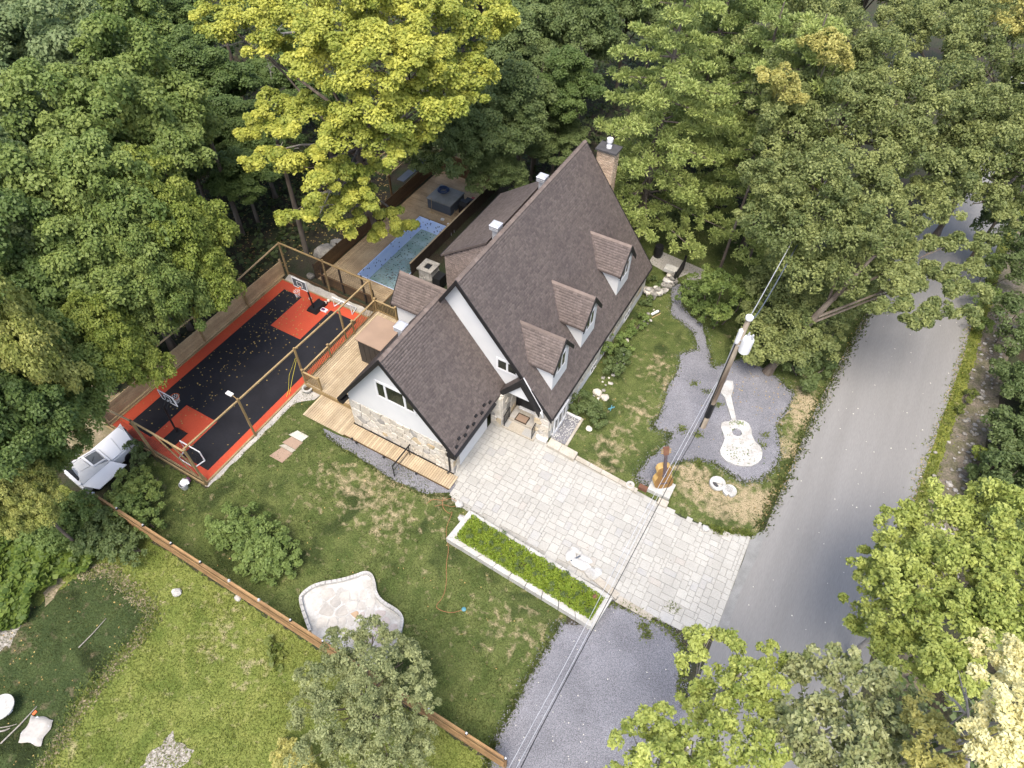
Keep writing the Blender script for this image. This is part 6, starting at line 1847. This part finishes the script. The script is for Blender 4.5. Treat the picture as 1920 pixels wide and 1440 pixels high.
tree("oak_tree", "oak behind the large spreading oak, with golden tips", "tree", (.6, 40.5),
     [(-4.98, 42.99, 12.50, 2.3, 2.0), (-3.42, 39.59, 11.50, 2.1, 1.7), (-3.25, 46.40, 13.50, 2.5, 2.0), (-1.46, 41.43, 12.50, 2.5, 1.9), (-0.16, 46.29, 13.00, 2.5, 1.9), (1.31, 42.10, 12.00, 2.3, 1.7), (-5.25, 53.03, 13.00, 2.4, 2.0), (4.06, 42.06, 10.50, 2.0, 1.4), (-8.20, 49.91, 11.00, 1.6, 1.5)],
     'oak', 22, r=.4, limbs=10, **KO)
tree("oak_tree", "oak on the far side of the road with yellowing crown", "tree", (14.5, 52),
     [(2.23, 53.76, 13.00, 2.5, 2.0), (3.39, 46.55, 12.50, 2.5, 1.9), (5.36, 51.28, 13.00, 2.6, 2.0), (6.37, 45.83, 12.00, 2.5, 1.8), (5.62, 43.64, 10.50, 2.2, 1.5), (8.42, 44.29, 10.00, 2.2, 1.5), (-0.20, 57.02, 12.00, 2.2, 1.8), (6.34, 59.20, 13.00, 2.4, 2.0), (6.54, 42.48, 9.50, 1.5, 1.0), (8.37, 42.58, 9.00, 1.2, .8), (5.72, 40.78, 9.50, 1.2, .9), (10.05, 42.88, 8.50, 1.2, .8)],
     'oak', 23, r=.4, limbs=10, **KO)
for i, (lb, p, r) in enumerate((("golden leafy branch tip high in the oak behind the spreading oak", (-3.13, 41.64, 15.20), 1.1), ("golden branch tip on the left edge of the oaks", (-4.56, 38.99, 14.00), 1.0), ("golden crown top at the right edge above the road", (5.81, 53.05, 15.00), 1.3))):
    tree("golden_sapling", lb, "tree", (p[0], p[1]), [(p[0], p[1], p[2], r, r * .8), (p[0] + r * .7, p[1] + .3, p[2] - .6, r * .7, r * .5)], 'oakgold', 60 + i, r=.10, limbs=2, **KO)

def shrub(name, label, lobes, lm, seed, group=None, cat="shrub", **kw):
    cx, cy = sum(l[0] for l in lobes) / len(lobes), sum(l[1] for l in lobes) / len(lobes)
    t = thing(name, label, cat, (cx, cy, 0), group)
    rr = random.Random(seed)
    b = B()
    for (x, y, z, rx, rz) in lobes:
        b.tube([(cx - (cx - x) * .5, cy - (cy - y) * .5, 0), (x, y, z * .6), (x, y, z + rz * .4)], [.05, .035, .015], 5)
    ob("stem", b, 'bark', t)
    k = dict(ppa=5.5, pr=(.24, .42), npuff=65, ls=.13, asp=.65, flat=.75, low=-.2, core=.3, upb=.45, tilt=.6)
    k.update(kw)
    m = crown(seed, lobes, **k)
    m.transform(__import__("mathutils").Matrix.Translation((-cx, -cy, 0)))
    link("foliage", m, LEAF[lm], t)
    return t
BIG = dict(ppa=2.6, pr=(.32, .6), npuff=95, ls=.165)
shrub("leafy_shrub", "leafy oak thicket behind the utility pole", [(-0.53, 35.05, 3.00, 1.7, 1.5), (-0.32, 32.84, 2.20, 1.5, 1.3), (1.11, 33.31, 3.00, 1.7, 1.4), (-0.32, 36.19, 4.00, 1.6, 1.4)], 'oak', 31, **BIG)
shrub("leafy_shrub", "leafy oak thicket along the road edge below the spreading oak", [(2.18, 35.30, 3.20, 1.6, 1.4), (3.28, 37.29, 3.00, 1.3, 1.3), (2.75, 33.08, 2.20, 1.4, 1.2), (3.77, 35.46, 1.50, .9, .9), (3.54, 39.11, 3.50, 1.3, 1.2)], 'oak', 32, **BIG)
shrub("leafy_shrub", "leafy low growth against the big oak trunk", [(-0.53, 31.70, 1.20, .9, .9), (0.21, 31.80, 2.00, 1.2, 1.1), (1.48, 32.33, 2.20, 1.2, 1.0)], 'oak', 36, **BIG)
shrub("leafy_shrub", "dark low bush at the end of the gravel bed by the road", [(3.25, 31.88, 0.70, .9, .6), (2.32, 32.54, 1.00, .9, .7), (4.06, 33.45, 0.60, .6, .5)], 'bushdark', 33, **BIG)
shrub("round_bush", "round clipped bush beside the gravel path", [(-4.79, 35.11, 0.90, 1.25, .95), (-3.61, 34.45, 0.80, 1.0, .8), (-5.58, 36.30, 0.80, .8, .7)], 'bush', 34)
shrub("leafy_shrub", "light green young tree by the path below the pine", [(-3.47, 34.46, 3.00, 1.2, .8), (-4.51, 34.76, 3.20, .8, .5), (-2.17, 34.70, 2.50, .9, .6), (-2.97, 33.37, 1.80, .7, .5)], 'maple_mid', 35, **BIG)
for i, (lb, ps_) in enumerate((
    ("tall dark bush on the far bank, top right", [(11.71, 50.38, 3.00, 1.8, 1.5), (13.04, 47.25, 2.50, 1.5, 1.3)]),
    ("dark bush on the bank right of the oak's overhanging branch", [(13.52, 42.57, 2.20, 1.5, 1.2), (13.57, 40.66, 1.50, 1.0, .8)]),
    ("dark bush on the bank at the right edge, middle", [(14.13, 36.69, 1.80, 1.3, 1.1), (13.59, 38.41, 1.20, .7, .6)]),
    ("dark bush on the bank below the loose stones", [(14.25, 32.75, 1.80, 1.3, 1.1), (14.06, 30.91, 1.40, 1.0, .8), (13.59, 29.35, 1.00, .8, .6)]),
    ("dark bush at the right edge above the near yellow-green tree", [(14.27, 29.28, 2.20, 1.2, 1.0), (13.63, 27.74, 1.20, .8, .6)]))):
    shrub("bank_bush", lb, ps_, 'bushdark', 41 + i, "bushes on the bank across the road", **BIG)
for i, (lb, ps_) in enumerate((
    ("dark bush farther up the bank, right of the loose stones' upper end", [(16.5, 44, 1.2, 1.8, 1.4), (17.5, 42, 1.4, 1.6, 1.4)]),
    ("dark bush on the bank behind the middle of the loose stones", [(16.0, 37.5, 1.2, 1.6, 1.3), (17.2, 39.5, 1.4, 1.7, 1.4)]),
    ("dark bush on the bank behind the lower loose stones", [(15.2, 32.5, 1.2, 1.6, 1.3), (16.6, 34.8, 1.4, 1.6, 1.4)]),
    ("dark bush on the bank above the near yellow-green tree's crown", [(14.6, 28.2, 1.2, 1.5, 1.3), (15.8, 30.2, 1.4, 1.6, 1.4)]))):
    shrub("bank_bush", lb, ps_, 'bushdark', 141 + i, "bushes on the bank across the road", **BIG)
shrub("bank_bush", "small yellow-green bush on the bank beside the loose stones", [(13.35, 31.30, 0.60, .55, .4), (13.69, 30.55, 0.50, .4, .3)], 'maple_light', 47)
shrub("bank_bush", "small bright weed clump on the verge by the road", [(12.31, 36.07, 0.30, .5, .3), (12.00, 34.70, 0.30, .4, .25)], 'weed', 48)
shrub("bank_bush", "straggling green bush on the verge under the oak branch", [(12.12, 44.68, 1.20, 1.0, .8), (12.22, 42.29, 0.80, .7, .5), (11.69, 47.79, 1.50, 1.0, .9)], 'bush', 49)

# --- near trees along the bottom of the picture
KN = dict(ppa=4.0, pr=(.26, .5), npuff=62, ls=.13, asp=.55, flat=.85, low=-.5, core=.3, upb=.3, tilt=.75)
def near(label, lobes, lm, seed, base=None, **kw):
    k = dict(KN)
    k.update(kw)
    bx_, by_ = sum(l[0] for l in lobes) / len(lobes), sum(l[1] for l in lobes) / len(lobes)
    return tree("roadside_tree", label, "tree", base or (bx_, by_), lobes, lm, seed, r=.12, bark='deadbark', limbs=8, **k)
near("broad yellow-green tree on the near right, over the road edge", [(8.37, 18.83, 7.00, 1.3, 1.0), (9.63, 19.95, 7.50, 1.4, 1.1), (11.08, 20.90, 8.00, 1.6, 1.3), (7.74, 16.50, 7.00, .9, .8), (8.68, 16.44, 8.00, 1.5, 1.2), (10.00, 17.44, 8.50, 1.6, 1.3), (11.49, 18.17, 8.50, 1.5, 1.2),
     (8.22, 14.76, 7.50, 1.0, .8), (9.25, 14.62, 8.50, 1.4, 1.1), (10.49, 15.34, 9.00, 1.4, 1.1), (7.23, 14.96, 6.50, .55, .45), (7.63, 18.27, 6.00, .45, .4), (8.63, 13.18, 8.00, .9, .8), (9.91, 13.54, 8.50, 1.1, .9), (11.48, 15.70, 9.00, 1.3, 1.0)], 'near', 71, ls=.17)
near("small dark-stemmed tree crown over the road end of the gravel yard", [(2.27, 9.92, 9.50, .42, .45), (2.35, 8.89, 9.50, .62, .6), (3.11, 9.60, 9.80, .55, .55), (3.07, 8.22, 10.00, .75, .7), (3.73, 9.13, 10.00, .65, .6), (4.28, 10.47, 9.50, .42, .5), (4.40, 9.16, 10.00, .55, .5), (3.95, 8.11, 10.00, .7, .55), (2.73, 7.81, 9.50, .5, .45), (4.83, 8.52, 10.00, .35, .4)], 'near', 72, ls=.14)
near("light green tree crown at the bottom edge, right of the gravel yard", [(1.37, 5.49, 11.00, .55, .45), (1.90, 6.18, 11.00, .55, .5), (2.77, 6.21, 11.00, .65, .55), (2.04, 5.16, 11.50, .7, .6), (3.58, 6.59, 11.00, .6, .5), (4.43, 6.84, 11.00, .55, .5), (3.07, 5.46, 11.50, .8, .6), (1.43, 4.76, 11.00, .5, .4)], 'near', 73, ls=.14)
near("glossy grey-green tree on the bottom edge over the road", [(5.71, 9.90, 10.00, .85, .7), (6.72, 10.33, 10.50, .9, .8), (6.06, 8.47, 11.00, .95, .8), (7.20, 9.12, 11.00, .9, .8), (5.31, 8.50, 10.50, .6, .5), (6.57, 7.59, 11.50, 1.0, .8), (5.79, 7.39, 11.00, .75, .6), (5.27, 10.36, 9.50, .35, .4), (7.94, 10.50, 10.50, .7, .6), (8.12, 8.86, 11.00, .7, .6)], 'gloss', 74, ls=.16)
nf = near("yellowing tree with a bare grey limb near the bottom right corner", [(8.10, 8.98, 12.50, .5, .5), (8.76, 8.93, 12.50, .5, .45), (7.93, 9.92, 12.00, .4, .4), (9.35, 9.55, 12.50, .4, .4), (8.32, 8.26, 12.50, .6, .5)], 'oakgold', 75, ls=.13)
bare(nf, (9.64, 9.27, 11.00), (8.46, 10.57, 13.00), 9, 9, .07, .7)
near("pale overexposed leafy tree at the lower right edge", [(8.74, 11.01, 14.50, .55, .55), (8.61, 9.77, 15.00, .65, .6), (8.68, 8.81, 15.00, .7, .6), (8.39, 8.09, 15.00, .55, .5), (8.98, 9.44, 15.00, .7, .7), (8.42, 8.96, 14.60, .35, .35), (8.88, 8.24, 15.00, .6, .6), (9.05, 11.00, 14.60, .6, .6)], 'pale', 76, ls=.12)
tree("serviceberry_tree", "bushy grey-green tree overlapping the patio and the slatted fence", "tree", (-8.3, 3.6),
     [(-10.01, 4.56, 4.20, .8, .7), (-9.15, 5.55, 4.20, .75, .65), (-7.47, 5.26, 4.30, .9, .8), (-9.39, 3.25, 4.60, 1.0, .9), (-8.08, 4.04, 5.20, 1.15, 1.0), (-6.36, 4.10, 4.60, 1.0, .9), (-8.08, 2.32, 4.80, 1.1, 1.0), (-6.48, 2.62, 4.80, 1.15, 1.0), (-5.37, 3.21, 3.60, .8, .8), (-8.38, 1.14, 3.80, .9, .9), (-6.58, 1.49, 4.20, 1.1, .9), (-9.85, 2.06, 3.60, .7, .7), (-5.30, 2.29, 3.80, .9, .8)],
     'grey', 77, r=.14, limbs=12, ppa=5.0, pr=(.25, .45), npuff=75, ls=.115, asp=.45, flat=.9, low=-.35, core=.3, upb=.35, tilt=.75)
shrub("yellow_shrub", "small yellow shrub at the bottom edge left of the grey-green tree", [(-10.12, 0.44, 0.80, .7, .6), (-9.43, 0.49, 0.90, .6, .5), (-10.74, 0.58, 0.60, .4, .4)], 'oakgold', 78)

# --- shrubs in the garden
shrub("oval_bush", "large oval bush in the lawn beside the slatted fence", [(-20.30, 7.04, 0.45, 1.0, .8), (-19.17, 7.63, 0.55, 1.0, .85), (-19.01, 6.70, 0.55, 1.1, .9), (-17.74, 7.25, 0.55, 1.05, .9), (-17.73, 6.46, 0.50, .95, .8), (-16.70, 7.05, 0.50, .9, .75), (-16.73, 6.28, 0.40, .75, .6), (-15.92, 6.91, 0.40, .45, .5), (-20.42, 6.54, 0.30, .5, .5)], 'bush', 81)
for i, (lb, ps_, lm) in enumerate((
    ("bush between the white vehicle and the slatted fence", [(-26.07, 6.32, 0.90, .85, .8), (-25.10, 6.20, 0.80, .8, .7), (-25.73, 5.36, 0.80, .85, .7)], 'maple_mid'),
    ("bush at the far end of the slatted fence, lawn side", [(-24.48, 5.36, 0.70, .9, .8), (-23.56, 5.13, 0.50, .6, .5), (-25.28, 5.13, 0.90, .8, .7)], 'bush'),
    ("bushy growth against the meadow side of the slatted fence", [(-25.24, 3.93, 0.90, 1.0, .8), (-23.98, 3.58, 0.70, .9, .7), (-23.10, 3.87, 0.50, .7, .5), (-25.16, 2.85, 0.80, 1.0, .7)], 'bushdark'),
    ("leafy bush beside the yellow-green vines", [(-26.70, 2.74, 1.20, 1.2, .9), (-27.95, 2.58, 1.40, 1.2, 1.0), (-26.68, 3.72, 1.30, 1.0, .9)], 'bush'),
    ("bush by the white vehicle's nose", [(-27.95, 7.80, 0.60, .5, .5), (-27.02, 7.54, 0.60, .6, .5)], 'bushdark'))):
    shrub("hedge_bush", lb, ps_, lm, 85 + i, "bushes at the far end of the slatted fence")
for i, (lb, ps_, lm) in enumerate((
    ("round dark bush at the house front by the boulders", [(-7.26, 23.16, 0.55, .85, .7), (-8.13, 23.53, 0.50, .6, .55), (-6.52, 22.73, 0.40, .55, .45)], 'bushdark'),
    ("bush in the house border below the middle dormer", [(-7.36, 26.89, 0.50, .7, .6), (-7.29, 27.96, 0.50, .6, .55)], 'bushdark'),
    ("slim bush against the house wall below the middle dormer", [(-8.34, 27.71, 0.90, .45, .7), (-8.21, 28.69, 0.80, .5, .6)], 'bush'),
    ("low plants in the border near the far dormer", [(-7.72, 30.33, 0.30, .6, .35), (-7.49, 31.59, 0.30, .6, .35), (-7.55, 29.06, 0.30, .5, .35)], 'bush'),
    ("ferny plants at the foot of the rough stone wall", [(-8.12, 35.57, 0.20, .7, .3), (-7.99, 33.78, 0.20, .5, .3)], 'bushdark'))):
    shrub("border_bush", lb, ps_, lm, 95 + i, "bushes along the house front")
shrub("burdock_plant", "large-leaved weed at the meadow side of the slatted fence", [(-14.37, 3.70, 0.15, .42, .16), (-13.89, 3.42, 0.15, .35, .15)], 'weed', 103, cat="plant", npuff=10, ls=.36, asp=.6)
shrub("burdock_plant", "smaller large-leaved weed lower in the meadow", [(-13.68, 3.07, 0.12, .34, .14)], 'weed', 104, cat="plant", npuff=9, ls=.32, asp=.6)

def scatter(name, poly, n, z, ls, lm, seed, asp=.8, zr=.0, tilt=.5, mat=None, excl=(), kind='stuff', hgt=None):
    rg = np.random.default_rng(seed)
    px, py = np.array(poly).T
    x = rg.uniform(px.min(), px.max(), n * 3)
    y = rg.uniform(py.min(), py.max(), n * 3)
    k = inside(x, y, poly)
    for e in excl:
        k &= ~inside(x, y, e)
    x, y = x[k][:n], y[k][:n]
    h = np.full(len(x), float(z)) + rg.uniform(0, 1, len(x)) * zr
    if hgt is not None:
        h = h + hgt(x, y)
    nr = nrmz(np.array((0, 0, 1.0)) + rg.normal(size=(len(x), 3)) * tilt)
    v, f = leaf_quads(rg, np.stack([x, y, h], 1), nr, ls, asp)
    return tag(link(name, npmesh(name, v, f, np.repeat(rg.random(len(x)), 4)), mat or LEAF[lm]), kind=kind)
VN = [(-32.29, 0.58), (-29.30, 2.12), (-26.51, 2.52), (-24.74, 2.86), (-24.61, 1.80), (-25.40, 1.03), (-25.35, -0.49), (-24.90, -1.11), (-25.63, -2.25), (-26.68, -3.14)]
hump = lambda x, y: .35 + .28 * np.sin(x * 1.7 + 1) * np.cos(y * 1.9) + .16 * np.sin(x * 4.1 + y * 3.3)
scatter("vine_ground_cover", VN, 5200, .05, .30, 'vine', 5, .95, .3, .38, hgt=hump)
scatter("vine_ground_cover", [(-34.67, 2.16), (-31.31, 2.96), (-28.53, 3.46), (-26.21, 3.91), (-24.85, 2.47), (-26.94, 1.60), (-31.72, 0.21)], 2600, .15, .28, 'bush', 6, .9, .5, .45, hgt=hump)
PI = pi_
scatter("planter_foliage", [(-9.75, 12.3), (-9.65, 13.85), (-1.75, 13.28), (-1.88, 11.92)], 16000, .34, .085, 'planter', 7, .7, .12, .6, hgt=lambda x, y: .10 + .07 * np.sin(x * 5.1) * np.cos(y * 6.3) + .05 * np.sin(x * 11 + y * 9))
PLN = [a + b for a in ("first", "second", "third", "fourth", "fifth", "sixth", "seventh", "eighth") for b in (" on the lawn side from the house", " on the drive side from the house")]
for k in range(15):
    f = (k + .5) / 15
    x, y = -9.4 + 7.3 * f, 13.15 - .55 * f + (.36 if k % 2 else -.34) + R0.uniform(-.08, .08)
    shrub("flower_clump", "dark clump in the planter, " + PLN[k], [(x, y, .54, .30, .22)], 'bushdark', 120 + k, "dark clumps in the long planter", cat="plant", npuff=40, ls=.075)
tag(ob("wilted_flower", B().blob((-2.15, 13.05, .52), (.13, .13, .10), 3, 2, .3), 'rust'), "wilted orange-brown flower at the road end of the planter", "plant")

# low growth on the woodland floor
uh = lambda x, y: .35 + .35 * np.sin(x * 1.1 + 2 * np.cos(y * .7)) * np.cos(y * 1.3) + .25 * np.sin(x * 2.9 + y * 2.3)
scatter("undergrowth", [(-70, 5), (-33, 10.8), (-32, 24), (-31.5, 41), (-23, 41.5), (-13, 45), (-3, 48), (-2, 75), (-80, 75)], 40000, .05, .36, 'under', 61, .9, .5, .5, hgt=uh)
scatter("undergrowth", [(-70, -12), (-34, -8), (-33, 3.5), (-33.5, 9.5), (-70, 6)], 8000, .05, .32, 'under', 62, .9, .5, .5, hgt=uh)
scatter("undergrowth", [(13.8, 18), (14.4, 32), (15.5, 44), (17, 62), (60, 75), (60, 18)], 26000, .05, .30, 'under', 63, .9, .6, .5, hgt=uh)
scatter("undergrowth", [(10.6, 2), (10.6, 19), (40, 19), (40, 2)], 12000, .05, .28, 'bushdark', 64, .9, .6, .5, hgt=uh)
# grass tufts
def tufts(name, poly, n, lm, seed, h=.10, w=.05, excl=()):
    rg = np.random.default_rng(seed)
    px, py = np.array(poly).T
    x = rg.uniform(px.min(), px.max(), n * 3)
    y = rg.uniform(py.min(), py.max(), n * 3)
    k = inside(x, y, poly)
    for e in excl:
        k &= ~inside(x, y, e)
    x, y = x[k][:n], y[k][:n]
    n = len(x)
    cl = np.sin(x * 1.3 + 2 * np.sin(y * .9)) * np.cos(y * 1.7)
    hh = h * rg.uniform(.5, 1.3, n) * (1 + .35 * cl)
    a = rg.uniform(0, 6.28, n)
    ln = rg.uniform(.4, 1.1, n) * hh
    b0 = np.stack([x - w * np.cos(a), y - w * np.sin(a), np.zeros(n)], 1)
    b1 = np.stack([x + w * np.cos(a), y + w * np.sin(a), np.zeros(n)], 1)
    a2 = rg.uniform(0, 6.28, n)
    tp = np.stack([x + ln * np.cos(a2), y + ln * np.sin(a2), hh], 1)
    v = np.stack([b0, b1, tp], 1).reshape(-1, 3)
    return tag(link(name, npmesh(name, v, np.arange(n * 3).reshape(n, 3), np.repeat(np.clip(rg.random(n) * .7 + .3 * (cl * .5 + .5), 0, 1), 3)), LEAF[lm]), kind='stuff')
def edge_tufts(name, line, n, lm, seed, spread=.18, h=.14, w=.05):
    rg = np.random.default_rng(seed)
    p = np.array(line, float)
    sg = rg.integers(0, len(p) - 1, n)
    f = rg.random((n, 1))
    q = p[sg] + (p[sg + 1] - p[sg]) * f + rg.normal(size=(n, 2)) * spread
    x, y = q[:, 0], q[:, 1]
    hh = h * rg.uniform(.4, 1.3, n)
    a = rg.uniform(0, 6.28, n)
    ln = rg.uniform(.5, 1.2, n) * hh
    b0 = np.stack([x - w * np.cos(a), y - w * np.sin(a), np.full(n, .01)], 1)
    b1 = np.stack([x + w * np.cos(a), y + w * np.sin(a), np.full(n, .01)], 1)
    a2 = rg.uniform(0, 6.28, n)
    tp = np.stack([x + ln * np.cos(a2), y + ln * np.sin(a2), hh], 1)
    v = np.stack([b0, b1, tp], 1).reshape(-1, 3)
    return tag(link(name, npmesh(name, v, np.arange(n * 3).reshape(n, 3), np.repeat(rg.random(n), 3)), LEAF[lm]), kind='stuff')
tufts("meadow_grass", MEADOW, 70000, 'meadow', 2, .10, .03, excl=(SOD, VN))
edge_tufts("edge_grass", BED + BED[:1], 2600, 'grass', 3, .10, .10, .045)
edge_tufts("edge_grass", [(-1.76, 13.18), (-0.52, 13.59), (0.58, 13.62), (1.86, 13.47), (2.64, 12.79), (2.92, 11.33), (3.55, 10.66)], 900, 'weed', 4, .12, .12, .05)
edge_tufts("edge_grass", [(-3.16, 11.33), (-3.29, 8.10), (-3.27, 5.20), (-3.10, 4.25)], 900, 'grass', 5, .10, .12, .045)
edge_tufts("edge_grass", [(1.4, 19.75), (2.1, 19.75), (2.8, 20.2), (3.55, 20.4)], 600, 'weed', 6, .12, .12, .045)
edge_tufts("edge_grass", [(-20.03, 14.25), (-18.47, 13.96), (-16.51, 13.85), (-14.34, 13.64), (-12.56, 13.86), (-11.02, 14.67)], 700, 'grass', 7, .08, .10, .045)
edge_tufts("verge_weeds", [(10.45, 20), (10.85, 25.5), (11.2, 30), (11.8, 37), (12.3, 44), (12.8, 52)], 4000, 'meadow', 8, .30, .14, .045)
edge_tufts("edge_grass", [(3.75, 20.8), (4.2, 25.5), (4.65, 31.6), (5.3, 38), (5.95, 44)], 2600, 'grass', 9, .22, .16, .05)
for i, (x, y) in enumerate(((-2.03, 25.00), (-1.08, 25.11), (-0.40, 23.25), (0.39, 13.07), (0.71, 12.81), (1.29, 14.62), (-0.80, 27.76), (-1.71, 28.43), (-2.64, 28.62), (2.35, 27.09), (2.42, 26.27))):
    edge_tufts("weed_tuft", [(x - .12, y - .1), (x + .12, y + .1)], 90 if i < 6 else 45, 'weed', 200 + i, .13, .14, .04)
tufts("lawn_grass", YARD, 42000, 'grass', 12, .055, .03, excl=(PA, SOD))
tufts("front_grass", FRONT, 34000, 'grass', 13, .055, .03, excl=(BED,))
tufts("sod_grass", SOD, 9000, 'grass', 15, .06, .03)
# litter: leaves on the court, the road and the drive
def litter(name, poly, n, z, ls, mat, seed, focus=None):
    rg = np.random.default_rng(seed)
    px, py = np.array(poly).T
    x = rg.uniform(px.min(), px.max(), n * 4)
    y = rg.uniform(py.min(), py.max(), n * 4)
    k = inside(x, y, poly)
    if focus is not None:
        k &= rg.random(len(x)) < focus(x, y)
    x, y = x[k][:n], y[k][:n]
    nr = nrmz(np.array((0, 0, 1.0)) + rg.normal(size=(len(x), 3)) * .12)
    v, f = leaf_quads(rg, np.stack([x, y, np.full(len(x), z)], 1), nr, ls, .8)
    return tag(link(name, npmesh(name, v, f, np.repeat(rg.random(len(x)), 4)), mat), kind='stuff')
litter("fallen_leaves", [(-30.8, 8.7), (-23.5, 8.7), (-23.5, 22.9), (-30.8, 22.9)], 330, .075, .095, MAT['leaflitter'], 3, lambda x, y: np.clip(.04 + np.exp(-((x + 28.4) / 1.3) ** 2) * np.clip((y - 9) / 9, .15, 1), 0, 1))
litter("road_litter", [(3.8, 8), (9.8, 8), (11.8, 45), (6.2, 45)], 90, .024, .075, MAT['whiteleaf'], 4)
litter("gravel_litter", [(-.2, 28.3), (3.0, 28.0), (2.6, 31.4), (-1.8, 31.4)], 70, .02, .12, MAT['leaflitter'], 5)
litter("woods_litter", [(-40, 8), (-31.3, 8), (-31.3, 24), (-29.5, 34), (-34, 40), (-45, 30)], 2200, .02, .16, MAT['leaflitter'], 6)
litter("drive_litter", [(-11, 14.6), (3.3, 15), (3.3, 19.4), (-9, 19.6)], 110, .055, .06, MAT['bark'], 7)
litter("sod_litter", SOD, 110, .03, .08, MAT['leaflitter'], 8)

def spill(name, line, n, z, spread, seed, mat, ls=.055):
    rg = np.random.default_rng(seed)
    p = np.array(line, float)
    sg = rg.integers(0, len(p) - 1, n)
    q = p[sg] + (p[sg + 1] - p[sg]) * rg.random((n, 1)) + rg.normal(size=(n, 2)) * spread
    nr = nrmz(np.array((0, 0, 1.0)) + rg.normal(size=(n, 3)) * .3)
    v, f = leaf_quads(rg, np.concatenate([q, np.full((n, 1), z)], 1), nr, ls, .9)
    return tag(link(name, npmesh(name, v, f, np.repeat(rg.random(n), 4)), mat), kind='stuff')
spill("gravel_spill", BED + BED[:1], 2600, .022, .16, 71, MAT['gravel'])
spill("gravel_spill", GRAVEL + GRAVEL[:1], 1800, .022, .16, 72, MAT['gravel'])
spill("guitar_moss", [(0.59, 26.52), (1.03, 24.83), (1.73, 25.44), (2.29, 25.14), (0.87, 24.65), (1.71, 24.47)], 110, .108, .28, 73, LEAF['bushdark'], .10)
spill("guitar_moss", [(0.34, 26.82), (0.94, 27.17)], 60, .108, .10, 74, LEAF['bush'], .10)
litter("lawn_litter", YARD, 120, .06, .07, MAT['leaflitter'], 75)
litter("lawn_litter", FRONT, 120, .06, .07, MAT['leaflitter'], 76)
litter("gravel_litter", GRAVEL, 60, .02, .06, MAT['whiteleaf'], 77)

spill("bare_soil", [(-24.77, 1.61), (-24.02, 2.43), (-22.27, 2.23), (-20.28, 2.03)], 900, .016, .20, 81, MAT['sandy'], .16)
spill("bare_soil", [(-20.10, 1.78), (-19.87, 0.62), (-19.87, -0.88), (-19.73, -2.55), (-19.43, -3.64), (-19.13, -4.86)], 900, .016, .16, 82, MAT['sandy'], .13)
edge_tufts("sod_edge_grass", [(-24.88, 1.55), (-24.02, 2.43), (-22.07, 2.22), (-20.15, 2.04), (-19.94, 1.09), (-20.08, -0.11), (-20.01, -1.49), (-19.98, -2.49), (-19.34, -3.71), (-19.23, -5.03)], 2600, 'meadow', 83, .24, .10, .035)
edge_tufts("sod_edge_grass", [(-24.88, 1.55), (-24.02, 2.43), (-22.07, 2.22), (-20.15, 2.04), (-19.94, 1.09), (-20.08, -0.11), (-20.01, -1.49), (-19.98, -2.49), (-19.34, -3.71), (-19.23, -5.03)], 1500, 'bushdark', 84, .34, .10, .035)
spill("road_edge_litter", [(3.75, 20.9), (4.2, 25.5), (4.6, 31.6), (5.25, 38), (5.95, 44)], 420, .028, .14, 85, MAT['leaflitter'], .07)
spill("road_edge_litter", [(10.2, 20), (10.5, 25.5), (10.85, 30), (11.5, 37), (11.95, 44)], 420, .028, .14, 86, MAT['leaflitter'], .07)

# loose stones on the bank across the road
rr = random.Random(41)
bk_ = thing("bank_stones", "heap of loose grey stones along the bank across the road", "stones", (12.6, 35, 0))
n_ = 0
for i in range(290):
    f = rr.random()
    y = 22 + 26 * f ** 1.1
    x = 12.35 + (y - 24) * .07 + rr.gauss(0, .45)
    r = rr.uniform(.04, .14)
    ob("stone", B().blob((x, y, r * .4), (r * 1.2, r, r * .7), 500 + i, 1, .18), 'rock' if rr.random() < .8 else 'stonegrey', bk_)
